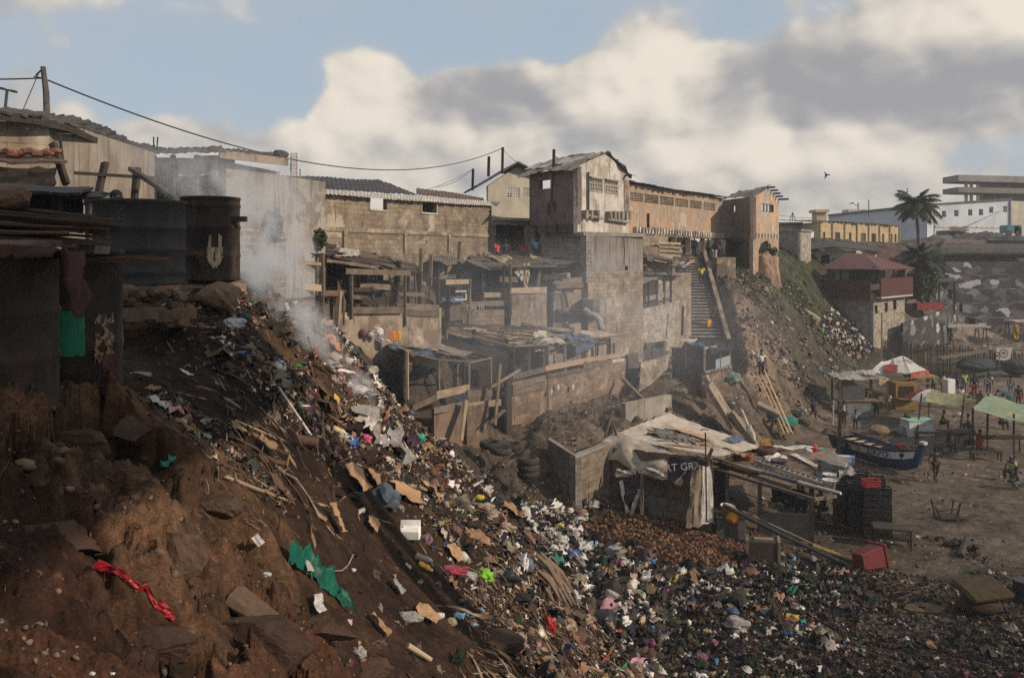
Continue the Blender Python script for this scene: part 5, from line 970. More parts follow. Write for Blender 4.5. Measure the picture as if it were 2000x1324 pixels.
b=MB();b.box(d1+V(.36,-.12,.70),(.09,0,0),(0,.04,0),(0,0,.03));b.build('handle',burnt,t)
patch(t,d1,.334,-30,8,.28,.36,mk('rust_red',(.12,.05,.03),(.05,.03,.022),7,40),'rust_patch',.02,5)
d2=P(266,556,8.7);t=drum(d2,.46,.83,mk('burnt_grey',(.036,.034,.033),(.022,.021,.02),4,40,(9,.8),(.05,.038,.03),rough=.75,bump=.3),'wide grey-black drum with a chalk scribble and thin hoops, second from the right',(.15,.42,.68),2)
chalk=mk('chalk',(.10,.095,.09),None,9);a=R_(6);b=MB()
for st in([(-.03,.74),(-.01,.70),(.02,.75)],[(.0,.66),(.035,.70),(.04,.64),(.01,.62),(-.02,.63)],[(-.03,.72),(.0,.63)]):b.tube([d2+V(math.sin(a+x/.46)*.463,-math.cos(a+x/.46)*.463,z)for x,z in st],.004,4)
b.build('chalk_mark',chalk,t)
b=MB();random.seed(5)
for k in range(26):
    px=226+random.random()*140;py=562+random.random()*75;p=P(px,py,8.15+.004*(px-226)+random.uniform(-.1,.1));b.ball(p,random.uniform(.06,.12),2,.28,(1.3,1,.75),k)
for k in range(5):p=P(240+30*k,612+5*(k%2),8.1);b.box(p,(.085,0,0),(.01,.06,0),(0,.01,.05))
tag(b.build('stone_plinth',mk('plinth_stone',(.15,.095,.062),(.08,.055,.04),4,30,pcol=(.26,.20,.15),pcut=(.6,.7))),'rough brown stone plinth carrying the wide grey-black drum','plinth')
b=MB();b.ball(d1+V(0,.03,-.12),.40,3,.18,(1.15,.9,.42),9);b.ball(d1+V(.18,-.25,-.16),.22,3,.2,(1.1,.8,.8),19);tag(b.build('mud_plinth',mk('mud',(.24,.165,.11),(.16,.11,.075),4,30)),'crumbling tan mud base under the rightmost drum','plinth')
d3=V(XY(-42,4.95),4.95,zf(806,4.95));t=drum(d3,.41,.93,rust_drum,'big rust-scabbed drum nearest the camera at the left edge',(.34,.62),3)
patch(t,d3,.4195,-28,22,.12,.40,mk('pale_scab',(.20,.14,.10),(.05,.035,.027),22,60,cut=(.44,.56)),'rust_scab',.05,6,16,20,lambda u,v:math.sin(u*11+v*5)+math.sin(v*13-u*4)>-.1)
d4=V(XY(139,5.7),5.7,zf(772,5.7));t=drum(d4,.31,.95,rust_drum,'narrow drum with a bright green painted patch, second from the left edge',(.36,),4)
patch(t,d4,.318,0,41,.29,.57,green_paint,'paint_patch',.008,7);patch(t,d4,.3175,52,78,.24,.52,mk('scab2',(.24,.15,.095),(.05,.035,.027),16,60,cut=(.46,.56)),'rust_scab',.03,8,14,10,lambda u,v:math.sin(u*9+v*4)+math.sin(v*15)>-.3)
text('S',.07,d4+V(math.sin(R_(6))*.322,-math.cos(R_(6))*.322,.53),(1,.1,0),(0,0,1),mk('cream_paint',(.38,.34,.24),None,9),t)
t=thing('drum_sheet',P(190,770,5.4),'flat rusty metal sheet standing upright at the edge of the green-patched drum','metal sheet');b=MB();b.sheet(P(196,770,5.42),P(233,766,5.5),P(228,690,5.5),P(200,694,5.42),4,6,.004,0,.012,.01);b.build('sheet',mk('brown_rust',(.075,.035,.024),(.05,.027,.02),6,40),t)
t=thing('sheet_canopy',P(80,380,6.2),'thin black metal sheet canopy over the near drums at the left edge','canopy');b=MB();b.sheet(P(-80,372,5.6),P(160,374,5.7),P(184,366,7.0),P(-80,356,6.8),20,5,.006,0,.02,.02,seed=2);b.sheet(P(90,384,6.0),P(196,384,6.2),P(209,376,6.9),P(110,372,6.8),10,4,.006,0,.015,.03,seed=3);b.build('sheet',burnt,t)
b=MB();b.sheet(P(-60,430,6.6),P(160,432,6.7),P(160,372,6.7),P(-60,368,6.6),10,4,.01,0,.02);b.build('back_sheet',mk('dark_blue_sheet',(.022,.026,.034),(.015,.016,.02),4,30),t)
b=MB();b.beam(P(112,428,6.45),P(112,376,6.45),.05);b.build('post',wood_dark,t)
b=MB();b.tube([P(163,399,6.3),P(176,399,6.3),P(176,500,6.3)],.012,6);tag(b.build('white_bracket',plaster_white),'thin white bent rod behind the stick bundle','rod')
b=MB();b.ball(P(18,387,5.2),.115,4,.10,(1.15,.9,.68),4);tag(b.build('boulder',mk('rusty_rock',(.13,.075,.05),(.075,.045,.032),5,40,pcol=(.34,.28,.2),pcut=(.66,.7),psc=9)),'rounded rusty-brown rock lying on the stick bundle at the left edge','rock')
random.seed(12)
def bundle(lab,n,x0,x1,y0,y1,Y,tilt,m,rad=(.006,.016)):
    b=MB()
    for k in range(n):
        v=k/max(1,n-1);xa=x0+random.uniform(-60,40);xb=x1-random.random()**2*(x1-x0)*.5;ya=y0+(y1-y0)*random.random();yy_=Y+random.uniform(-.25,.25);p0=P(xa,ya,yy_);p1=P(xb,ya+tilt*(xb-xa)+random.uniform(-6,6),yy_+random.uniform(-.1,.3));q=(p0+p1)/2+V(0,0,random.uniform(-.02,.02));r=random.uniform(*rad)
        if random.random()<.3:b.beam(p0,p1,random.uniform(.04,.09),.012)
        else:b.tube([p0,q,p1],[r,r*.9,r*.5],6)
    tag(b.build('firewood',m),lab,'firewood')
bundle('upper heap of long thin firewood branches over the near drums',46,-60,245,398,428,5.3,.10,mk('twig',(.085,.055,.036),(.05,.035,.025),3,40,(1,20),(.03,.022,.017),objvar=.2));bundle('lower heap of firewood branches and slats above the dark cloth',34,-60,215,428,466,5.2,.06,mk('twig_red',(.11,.062,.038),(.06,.038,.026),3,40,(1,20),(.03,.022,.017)));bundle('thin faggot of reddish sticks poking right past the green-patched drum',12,110,335,500,508,5.5,.0,mk('twig_red',(.1,.06,.04)),(.005,.009))
for q,(x0,y0,x1,y1,Y,w_,lab)in enumerate([(-40,474,84,478,4.9,.045,'short grey board at the far left edge above the dark cloth'),(60,474,135,477,5.1,.04,'small board under the firewood, between two longer ones'),(136,484,200,488,5.3,.05,'pale grey board end sticking out over the green-patched drum')]):
    b=MB();b.beam(P(x0,y0,Y),P(x1,y1,Y),.2,w_);tag(b.build('loose_board',wood_old if q<2 else mk('grey_board',(.17,.15,.13),None,3)),lab,'board')
b=MB();rc=mk('maroon_cloth',(.045,.020,.015),(.03,.015,.012),5,60,rough=.95);b.sheet(P(-60,482,4.5),P(105,482,4.6),P(160,498,5.0),P(-60,470,5.0),12,5,.012,-.01,.02,.02,seed=4);b.sheet(P(110,482,4.62),P(160,492,4.9),P(164,600,4.75),P(150,626,4.6),6,12,.016,0,.02,.015,seed=5);b.sheet(P(-60,482,4.48),P(108,482,4.58),P(104,506,4.52),P(-60,502,4.45),12,3,.01,0,.012,.012,seed=8);tag(b.build('dark_cloth',rc,smooth=True),'dark maroon cloth draped over the nearest drum and hanging down its right side','cloth')
# ---------------------------------------------------------------- rocks of the near bank
def rocky(c,r,sq,seed,m,name='rock'):
    bm=bmesh.new();bmesh.ops.create_icosphere(bm,subdivisions=5,radius=1);rr=random.Random(seed);cuts=[]
    for _ in range(15):d=Vector((rr.gauss(0,1),rr.gauss(0,1),rr.gauss(0,1))).normalized();cuts.append((d,rr.uniform(.55,.85)))
    co=np.array([tuple(v.co)for v in bm.verts])
    for d,k in cuts:
        d=np.array(d);q=co@d-k;co=co-np.clip(q,0,9)[:,None]*d
    nz=fbm(co[:,0]*4+seed,co[:,1]*4+co[:,2]*3,5,seed,.6);nz2=fbm(co[:,2]*4+seed,co[:,1]*3-co[:,0]*2,4,seed+3);co=co*(1+.09*nz+.07*nz2)[:,None]
    b=MB();b.v=[Vector(c)+Vector((x[0]*sq[0],x[1]*sq[1],x[2]*sq[2]))*r for x in co]
    for f in bm.faces:b.face([v.index for v in f.verts])
    bm.free();return b.build(name,m)
rockm=mk('rock',(.095,.060,.039),(.055,.034,.023),2.5,30,pcol=(.135,.095,.066),pcut=(.58,.7),psc=1.6,co='Object',bump=.6);rockr=mk('rock_red',(.060,.032,.021),(.038,.022,.016),2.5,30,co='Object',bump=.6)
for px,py,r,sq,m,lab,s in[(500,1225,.22,(1.5,.9,.7),rockr,'dark reddish block of rock low on the bank, left of the green net bag',1),(590,1205,.16,(2.2,.7,.35),rockr,'long flat dark slab right under the green net bag',2),(115,838,.22,(1.7,.9,.62),rockm,'pale rounded boulder right under the nearest drums',3),(255,822,.14,(1.2,.9,.8),rockm,'knobbly pale rock at the corner below the green-patched drum',4),(60,1010,.26,(1.5,1,.4),rockr,'broad reddish slab at the left edge of the bank',5),(345,1060,.14,(1.1,.9,1.1),rockm,'streaked pale rock in the middle of the near bank',6),(420,975,.12,(1.4,1,.7),rockm,'tan rock above the small dark hollow',7),(280,1235,.15,(1.6,1,.5),rockr,'dark flat rock under the red tape',8),(700,1290,.14,(1.6,1,.5),rockr,'low brown rock at the bottom beside the clear plastic bag',9),(950,1235,.26,(1.4,1,.6),rockr,'big brown clod at the bottom below the straw',10)]:
    p=R(px,py);tag(rocky(p+V(0,0,-r*.42),r,sq,s*3,m),lab,'rock')
b=MB();ps=[P(470,1165,0),];p0=R(455,1168);p1=R(545,1248);b.beam(p0+V(0,0,.03),p1+V(0,0,.03),.16,.05,jit=.02);tag(b.build('flat_stone',rockm),'narrow plank-like stone lying down the near bank','stone')
# ---------------------------------------------------------------- refuse one can pick out
pl=lambda n,c,tr=.15,ro=.45:mk('plastic_'+n,c,tuple(a*.6 for a in c),9,60,rough=ro,transl=tr,bump=.5,fvar=.25,co='Object',bdist=.01)
P_w=pl('white',(.62,.61,.60));P_c=pl('clear',(.40,.38,.36),.3);P_g=pl('green',(.012,.15,.105),.25);P_pk=pl('pink',(.62,.11,.25));P_bl=pl('slate',(.075,.105,.135));P_t=pl('teal',(.05,.36,.27));P_r=pl('red',(.42,.03,.035));P_b=pl('blue',(.04,.14,.36));P_k=pl('black',(.014,.014,.016),0);P_y=pl('yellow',(.72,.52,.03));P_l=pl('lime',(.22,.52,.04));P_cr=pl('cream',(.60,.48,.27));P_o=pl('orange',(.55,.2,.08));P_bg=pl('beige',(.40,.31,.235));P_mg=pl('magenta',(.5,.05,.22));P_lb=pl('light_blue',(.30,.48,.62))
def slope_frame(p):
    e=.12;dx=(gz(p.x+e,p.y)-gz(p.x-e,p.y))/(2*e);dy=(gz(p.x,p.y+e)-gz(p.x,p.y-e))/(2*e);n=V(-dx,-dy,1).normalized();ax=V(1,0,dx).normalized();return ax,n.cross(ax).normalized(),n
def scrap(px,py,wpx,hpx,m,lab,cat,rot=0,curl=.18,name='scrap',seed=None,lift=.05,group=None,th=.004):
    p=R(px,py);ax,ay,n=slope_frame(p);L=wpx/F*p.y;W=hpx/F*p.y*1.5;c,s=math.cos(R_(rot)),math.sin(R_(rot));u=ax*c+ay*s;v=ay*c-ax*s;o=p+n*lift;rr=random.Random(seed or int(px+py));j=lambda:n*rr.uniform(-.05,.34)*L
    b=MB();b.sheet(o-u*L/2-v*W/2+j()*.6,o+u*L/2-v*W/2+j()*.3,o+u*L*.46+v*W/2+j()*.6,o-u*L*.5+v*W*.5+j()*.3,11,8,curl*L*.10,0,th,L*.018,seed=seed or int(px*3+py));return tag(b.build(name,m),lab,cat,group)
cg='pieces of cardboard on the slope'
for px,py,w_,h_,ro,lab in[(692,938,62,34,-15,'curled brown cardboard sheet above the slate-blue bag'),(724,936,36,26,25,'small orange-brown cardboard piece standing right of the curled one'),(790,968,46,56,-40,'tall brown cardboard sheet right behind the slate-blue bag'),(838,966,52,30,-25,'folded cardboard flap right of the tall brown sheet'),(722,1028,28,24,10,'torn cardboard scrap just below the slate-blue bag'),(650,1020,62,16,-35,'long narrow cardboard strip left of the white foam box'),(735,1228,52,12,-4,'orange-brown cardboard strip at the bottom of the slope'),(828,1206,50,26,-10,'tan cardboard piece beside the pale bags at the bottom'),(515,876,40,26,20,'crumpled tan paper under the long white stick'),(460,845,50,26,0,'brown paper scrap in the middle of the upper slope'),(350,845,40,18,-30,'tan leaf-like cardboard left of the greenish plastic on the upper slope'),(298,770,24,16,-20,'small tan scrap right of the nearest drums'),(1000,1000,40,30,-30,'brown cardboard at the slope crest above the beige bag'),(885,1085,40,20,-25,'pale torn cardboard right of the white bottle')]:
    scrap(px,py,w_,h_,cardboard,lab,'cardboard',ro,.5,'cardboard',group=cg)
p=R(800,1052);t=thing('foam_box',p,'open white foam takeaway box sitting on the dark slope','foam box');ax,ay,n=slope_frame(p);fm=plain('foam',(.80,.79,.76),.6);s=21/F*p.y
b=MB();b.box(p+V(0,0,s*.55),(s,0,0),(0,s*.55,s*.1),(0,-s*.12,s*.5));b.build('tray',fm,t,bevel=s*.12);b=MB();b.box(p+V(0,s*.55,s*1.25),(s*.96,0,0),(0,s*.10,-s*.02),(0,s*.10,s*.32));b.build('lid',fm,t,bevel=s*.08)
bag(455,640,46,P_w,'crumpled white plastic bag alone on the dark upper slope',seed=4,sq=(1.2,.8,.6));bag(472,631,24,P_w,'knotted end of white plastic at the right of the crumpled white bag',seed=5)
b=MB();e0=[R(558,1106),R(590,1124),R(618,1150),R(650,1172),R(690,1208)];e1=[R(588,1104),R(622,1124),R(644,1146),R(664,1168),R(690,1202)];o=len(b.v);nu,nv=40,10;rr=random.Random(9)
for i in range(nu+1):
    k=min(3,int(i/nu*4));f=i/nu*4-k;a_=e0[k].lerp(e0[k+1],f);c_=e1[k].lerp(e1[k+1],f)
    for j in range(nv+1):v_=j/nv;q=c_.lerp(a_,.14+.70*v_+.05*math.sin(i*.23));b.v.append(q+V(rr.uniform(-.004,.004),rr.uniform(-.004,.004),.03+.10*math.sin(math.pi*v_)*(.5+vnoise(np.array([i*.33]),np.array([v_*2.2]),5)[0]*1.6+.5)+rr.uniform(-.007,.008)+.05*vnoise(np.array([i*.8+3]),np.array([v_*5.0]),9)[0]))
for i in range(nu):
    for j in range(nv):q=o+i*(nv+1)+j;b.face([q,q+1,q+nv+2,q+nv+1])
tag(b.build('net_bag',P_g,smooth=True),'long torn bright green net bag on the lower slope','net bag');scrap(588,1105,44,12,P_c,'clear plastic strip along the top edge of the green net bag','plastic strip',-40);scrap(612,1188,36,16,P_w,'white plastic sheet showing under the green net bag','plastic sheet',-25,.6)
b=MB();rp=[(180,1116),(205,1130),(222,1126),(246,1148),(266,1164),(282,1164),(300,1190),(325,1212),(338,1220)];pts=[R(x,y_)+V(0,0,.015+.012*(k%2))for k,(x,y_)in enumerate(rp)]
for k in range(len(pts)-1):
    wv=V(.012+.014*(k%3==0),.01,.022-.012*(k%2));b.sheet(pts[k],pts[k+1],pts[k+1]+wv,pts[k]+wv,6,3,.003,0,.006)
tag(b.build('plastic_tape',mk('red_tape',(.26,.012,.02),(.17,.01,.016),9,40,rough=.5,bump=.1)),'twisted strip of red plastic tape on the reddish bank','tape')
bag(712,862,34,P_pk,'bright pink plastic bag among pale sheeting',amp=.4);bag(748,985,78,P_bl,'large slate-blue plastic bag on the slope',sq=(1,.8,.75),amp=.3,name='sack',seed=3);bag(690,975,40,P_k,'black charred bundle left of the slate-blue bag',seed=6);bag(708,952,24,P_b,'small dark blue plastic scrap above the slate-blue bag',seed=16)
scrap(718,838,92,46,P_c,'wide sheet of dusty clear plastic above the pink bag','plastic sheet',-25,.9);scrap(770,880,90,30,P_c,'trailing clear plastic below the wide dusty sheet','plastic sheet',-35,.8);bag(822,862,24,P_t,'teal plastic bag on the slope crest',sq=(.8,.8,1.1));bag(275,738,44,P_c,'flattened clear plastic bag beside the green-patched drum',sq=(1.2,.7,.3));scrap(360,740,26,12,P_w,'small white paper right of the flattened clear bag','paper',-25)
scrap(300,798,50,18,P_w,'white wrapper end below the green-patched drum','wrapper',-35,.8);scrap(328,808,40,24,mk('wrapper_red',(.34,.10,.10),(.48,.40,.33),14,40,rough=.4),'red and cream printed wrapper joined to the white end','wrapper',-35,.7);bag(403,858,26,pl('pale_green',(.44,.50,.42)),'greenish white plastic scrap in the middle of the upper slope')
b=MB();b.tube([R(545,778)+V(0,0,.10),R(570,815)+V(0,0,.10),R(614,870)+V(0,0,.05)],.012,8);tag(b.build('white_stick',plaster_white),'long thin white stick pointing down the slope','stick');q=R(600,872);b=MB();b.lathe([(.045,-.10),(.047,-.09),(.047,.09),(.045,.10)],q+V(0,0,.05),16,ax=(1,.1,-.25));tag(b.build('tin_can',mk('brown_can',(.12,.06,.045),None,5,rough=.5)),'rusty brown tin can at the foot of the white stick','can')
bag(613,776,24,pl('crimson',(.30,.02,.04)),'crimson cloth scrap on the slope right of the white stick',sq=(1.2,.6,.5),name='cloth_scrap');scrap(651,783,16,13,P_y,'small square yellow packet near the smouldering crest','packet',20,.1);bag(660,793,20,P_mg,'magenta plastic scrap beside the yellow packet',seed=9);bag(581,718,18,pl('leaf_green',(.03,.22,.05)),'dark green plastic scrap at the left of the smoke',seed=8);scrap(645,675,44,14,P_o,'orange cloth strip high on the crest','cloth',-35,.8);bag(684,680,16,P_lb,'small light blue plastic scrap high on the crest',seed=10);bag(665,740,26,pl('dusty_pink',(.42,.24,.24)),'dusty pink plastic showing through the smoke',sq=(.7,.7,1),seed=13);bag(735,745,16,P_lb,'pale blue scrap on the crest right of the smoke',seed=14)
bag(650,720,40,P_c,'clear plastic bag at the source of the smoke',seed=15);bag(690,770,56,P_w,'heap of white plastic in the smoke above the wide clear sheet',seed=17)
def bottle(px,py,L,m,lab,ax):
    p=R(px,py);l=L/F*p.y;r=l*.2;t=thing('bottle',p,lab,'bottle');b=MB();a=Vector(ax).normalized();c=p+V(0,0,r);b.lathe([(r*.9,0),(r,l*.05),(r,l*.35),(r*.85,l*.45),(r,l*.55),(r,l*.72),(r*.45,l*.9),(r*.4,l*.95)],c,14,ax=a);b.build('body',m,t,True);b=MB();b.lathe([(r*.45,l*.95),(r*.45,l*1.03)],c,10,ax=a);b.build('cap',P_w,t)
bottle(812,1092,34,mk('bottle_white',(.55,.5,.42),None,6,rough=.35,transl=.2),'stubby off-white plastic bottle below the foam box',(1,-.2,-.25));bottle(818,1106,30,mk('bottle_yellow',(.45,.27,.03),None,6,rough=.35,transl=.2),'yellow plastic bottle below the off-white one',(1,-.3,-.4));bottle(650,902-60,30,P_cr,'cream plastic bottle half buried left of the pink bag',(1,.2,-.5))
bag(885,1122,50,pl('crisp_red',(.38,.06,.10)),'red crisp wrapper low on the slope',sq=(1.2,.7,.5),seed=21);bag(945,1130,40,P_l,'bright lime green wrapper low on the slope',sq=(1,.7,.8),seed=22);bag(915,1132,40,P_c,'clear plastic between the red and the lime green wrappers',seed=23);bag(832,1060,34,pl('mauve',(.30,.17,.22)),'mauve plastic rag right of the foam box',sq=(.9,.7,.9),seed=24)
scrap(770,1153,34,20,P_c,'flat shiny clear bag alone on bare earth','plastic bag',-15,.4);bag(742,1190,22,P_c,'upright clear bag on the earth below the flat shiny one',sq=(.6,.6,1.1),seed=26);bag(700,1280,36,P_c,'round clear bag at the bottom of the slope',sq=(1,.8,.7),seed=27);bag(800,1212,50,P_c,'grey crumpled plastic left of the tan cardboard',sq=(1.3,.6,.5),seed=28);bag(858,1206,24,P_w,'white bag right of the tan cardboard',seed=29);bag(882,1218,24,P_cr,'cream block of foam right of the tan cardboard',sq=(1,.8,.8),amp=.1,name='foam_block',seed=30);bag(895,1206,26,P_lb,'pale blue bag behind the cream foam block',seed=31);bag(925,1222,20,P_lb,'small bluish bag furthest right in the row at the bottom',seed=32)
scrap(499,1065,24,10,P_w,'narrow white scrap on the bank above the green net bag','paper',-20,.5);bag(520,1124,26,P_w,'white crumpled scrap left of the green net bag',seed=34,sq=(1,.7,.4));scrap(790,1050+62,14,8,P_w,'tiny white cap-like scrap below the bottles','scrap');bag(690,1118-3,14,P_w,'small white scrap right of the green net bag',seed=36);scrap(788,872+5,20,8,P_w,'white strip beside the dusty clear sheet','paper',-50)
bag(934,976,26,P_y,'twisted yellow plastic scrap on the crest',sq=(1.2,.5,.5),seed=38);b=MB()
for k in range(4):q=R(945+14*k,1000+13*k);b.ball(q+V(0,0,.06),.12+.02*(k==1),3,.3,(1.2,.8,.6),50+k)
tag(b.build('beige_sacking',P_bg),'long dusty beige plastic sack lying down the crest','sack');bag(985,1140,60,P_k,'torn black bin bag on the lower slope',sq=(1.2,.9,.5),seed=41);bag(1010,1175,50,P_k,'second black bag below the torn bin bag',sq=(1.4,.7,.4),seed=42);bag(1032,1112,40,pl('denim',(.09,.12,.17),0),'dark blue denim rag on the straw',sq=(.6,.6,1.1),seed=43)
bag(1072,1228,40,P_r,'crumpled red bag at the foot of the slope',sq=(.8,.7,1.0),seed=44,amp=.4);bag(1108,1230,46,P_bg,'beige plastic sack beside the crumpled red bag',sq=(1,.8,.8),seed=45);bag(1178,1224,60,pl('bin_black',(.022,.022,.026),0,.35),'bulging black bin bag at the foot of the slope',sq=(1,.9,1),amp=.14,name='bin_bag',seed=46);bag(180,1316,14,P_w,'white fleck of foam at the bottom left edge',seed=47);bag(220,1318,10,P_w,'smaller white fleck right of the first at the bottom left',seed=48)
b=MB();random.seed(31)
for k in range(70):
    x=1068+random.random()*30;y_=1060+random.random()*110;q=R(x,y_)if k%2 else R(x+10,y_);L=random.uniform(.3,.7);dd=V(.55,-.12,-.62);q=q+V(0,0,random.uniform(.02,.2));b.tube([q-dd*L*.5,q+V(0,0,.04),q+dd*L*.5+V(0,0,-.05)],[.02,.03,.015],5)
b.ball((R(1082,1120)+R(1088,1090))/2+V(0,0,-.05),.42,2,.15,(1.1,.8,.9),5);tag(b.build('fibre_bale',mk('straw',(.24,.175,.125),(.14,.10,.075),3,50,(1,20),(.07,.05,.04))),'shaggy bale of brown fibre on the crest above the beach','fibre bale')
b=MB();b.tube([R(796,1268)+V(0,0,.03),R(842,1296)+V(0,0,.03)],[.022,.016],8);tag(b.build('stick',wood_pale),'short thick pale stick at the bottom of the slope','stick');b=MB();pts=[R(690,1090),R(680,1110),R(668,1122),R(640,1124),R(618,1116)];b.tube([q+V(0,0,.03)for q in pts],.006,6);tag(b.build('root',wood_pale),'thin curling pale root right of the green net bag','root')
for q,(x0,y0,x1,y1,lab)in enumerate([(460,828,540,862,'thin brown stick slanting across the upper slope'),(440,940,560,985,'brown stick below the crumpled tan paper'),(320,640,420,646,'pale straight lath on the ground below the stone plinth'),(226,618,262,636,'short white stick at the foot of the stone plinth')]):b=MB();b.tube([R(x0,y0)+V(0,0,.03),R(x1,y1)+V(0,0,.03)],.011,6);tag(b.build('stick',wood_pale if q<3 else plaster_white),lab,'stick')
for px,py,w_,m,lab,s in[(1276,1152,24,P_y,'bright yellow plastic bag on the rubbish beach',1),(1244,1168,40,pl('mint',(.30,.58,.44)),'mint green patterned bag left of the yellow one on the beach',2),(1272,1104,24,P_b,'blue bag highest up on the bright rubbish',3),(1216,1125,18,pl('pale_lime',(.40,.58,.28)),'small pale lime bag on the rubbish',4),(1378,1128,50,P_k,'large black bag in the middle of the rubbish beach',5),(1432,1198,28,pl('navy',(.06,.13,.27)),'round navy blue bag on the brown rubbish',6),(1101,1092,18,pl('sky',(.12,.42,.68)),'bright sky blue lid at the edge of the rubbish by the slope',7),(1368,1290,36,mk('tartan',(.20,.05,.10),(.06,.07,.10),30,60),'dark red and blue chequered bag at the bottom of the beach',8),(1285,1192,24,pl('lettuce',(.34,.60,.28)),'light green bag below the mint one',9),(1440,1230,60,P_c,'wide crumpled clear sheet below the round navy bag',10),(1540,1245,30,P_b,'blue rag right of the wide clear sheet',11),(1545,1220,36,pl('brick',(.24,.09,.06)),'brick-red plastic flap above the blue rag',12),(1160,1090,26,P_w,'white bag on the edge of the coconut husks',13),(1120,1045,30,P_w,'white bag at the upper end of the bright rubbish',14),(1260,1240,30,pl('tea',(.38,.33,.27)),'tea-brown bag below the light green one',15),(1182,1195-20,26,pl('ivory',(.6,.56,.5)),'ivory bag just above the bulging black bin bag',16)]:
    bag(px,py,w_,m,lab,seed=s+100,sq=(1,.85,.6),amp=.3,group='bags on the rubbish beach')
# ---------------------------------------------------------------- the shack below the slope
t=thing('canvas_shack',P(1300,1000,32),'canvas-roofed shack with a big dusty tarpaulin draped over its front on the beach','shack')
a,b_,c_,d_=P(1192,850,34.5),P(1308,808,38),P(1484,873,36.6),P(1396,893,31.8)
b=MB();b.sheet(a,b_,c_,d_,30,24,.022,.10,.02,.05,seed=3);b.build('roof_tarp',mk('canvas',(.50,.44,.37),(.38,.33,.275),1.4,30,(3,2),(.25,.215,.18),rough=.9,bump=.5,bdist=.05),t)
random.seed(3)
mess(P(1275,845,35.3),P(1330,842,36.2),P(1440,886,34.2),P(1310,872,33.4),26,(wood_old,wood_pale,tarp_grey,wood_dark),t,21,(.7,.13),.05,'loose_board')
b=MB();b.sheet(P(1268,838,35.6)+V(0,0,.1),P(1340,852,35.6)+V(0,0,.1),P(1350,868,34.6)+V(0,0,.1),P(1288,858,34.6)+V(0,0,.1),12,5,.02,0,.015,.08,corr=1);b.build('iron_sheet',tin,t)
b=MB();b.sheet(P(1302,834,36.3)+V(0,0,.08),P(1372,852,35.8)+V(0,0,.08),P(1400,868,35)+V(0,0,.08),P(1318,842,35.6)+V(0,0,.08),8,5,.02,0,.012,.05);b.build('brown_sheet',mk('tan_sheet',(.44,.29,.185),(.38,.26,.17),2,30),t)
b=MB();b.sheet(P(1418,858,36)+V(0,0,.06),P(1440,852,37)+V(0,0,.06),P(1455,862,36.6)+V(0,0,.06),P(1432,868,35.8)+V(0,0,.06),4,4,.01,0,.012);b.build('grey_patch',tarp_blue,t)
b=MB()
for k in range(6):q=P(1300+14*k,872+3*k,33.3+.1*k)+V(0,0,.1);b.beam(q,q+V(random.uniform(1.2,2.2),random.uniform(-.3,.4),-.15),.12,.025)
b.build('pale_batten',wood_pale,t)
A=pt(1198,33.6,0);B=pt(1392,31.2,0)
b=MB();b.sheet(V(*A.xy,.9),V(*B.xy,.9),V(*B.xy,3.75),V(*A.xy,3.6),22,10,.05,0,.02,.03,seed=5);b.build('canvas_wall',tarp_brown,t)
b=MB();n=nrm(A,B);q0=A+(B-A)*.33+n*.10;q1=A+(B-A)*.80+n*.10;b.sheet(V(*q0.xy,.85),V(*q1.xy,.85),V(*q1.xy,2.0),V(*q0.xy,2.1),8,26,.02,0,.02,.03,corr=1);b.build('iron_base',mk('iron_base',(.20,.18,.16),(.14,.122,.105),2,30,(12,1),(.05,.045,.04)),t)
b=MB();b.sheet(P(1369,1024,31.0),P(1393,1020,31.1),P(1392,905,31.3),P(1372,900,31.2),5,10,.02,0,.03,.02);b.build('white_panel',mk('white_sheet',(.50,.49,.47),(.36,.34,.31),3,30,(9,.5),(.2,.18,.16)),t)
b=MB();b.sheet(P(1352,905,30.9),P(1372,898,31.0),P(1370,1028,30.9),P(1340,1030,30.8),5,14,.05,0,.02,.04);b.build('canvas_flap',mk('canvas_tan',(.28,.225,.17),(.2,.16,.12),2,30,(9,.6),(.1,.08,.06)),t)
b=MB()
def along(pts,u):k=min(len(pts)-2,int(u*(len(pts)-1)));return pts[k].lerp(pts[k+1],u*(len(pts)-1)-k)
tp_=[P(1190,850,34.5),P(1203,842,34.4),P(1250,858,33.8),P(1312,881,32.9),P(1330,886,32.6)];bt_=[P(1159,874,34.4),P(1184,890,33.7),P(1226,905,33.0),P(1248,919,32.6),P(1312,919,31.9)];nu,nv=36,14;rr=random.Random(17)
for i in range(nu+1):
    for j in range(nv+1):
        u,v_=i/nu,j/nv;q=along(tp_,u).lerp(along(bt_,u),v_);b.v.append(q+V(-.12,-.22,.05)*math.sin(v_*3.1)*(1+.6*math.sin(u*17))+V(0,-.05,-.16*v_*abs(math.sin(u*8.5)))+V(0,rr.uniform(-.008,.008),rr.uniform(-.006,.006)))
for i in range(nu):
    for j in range(nv):q=i*(nv+1)+j;b.face([q,q+nv+1,q+nv+2,q+1],[(i*.12,j*.12),(i*.12+.12,j*.12),(i*.12+.12,j*.12+.12),(i*.12,j*.12+.12)])
b.build('drape',mk('drape',(.36,.32,.275),(.26,.23,.195),2,30,(1.5,3),(.15,.13,.11),bdist=.06,bump=.6),t,True)
b=MB();b.sheet(P(1200,930,32.9),P(1248,935,32.3),P(1240,920,32.5),P(1204,915,33),6,4,.05,0,.02,.04);b.sheet(P(1248,922,32.1),P(1330,948,31.2),P(1342,930,31.2),P(1262,912,32.1),14,5,.06,.02,.02,.05);b.sheet(P(1325,948,31.1),P(1360,905,31),P(1352,900,31.1),P(1318,940,31.2),8,4,.04,0,.02,.03);b.build('white_hem',tarp_pale,t)
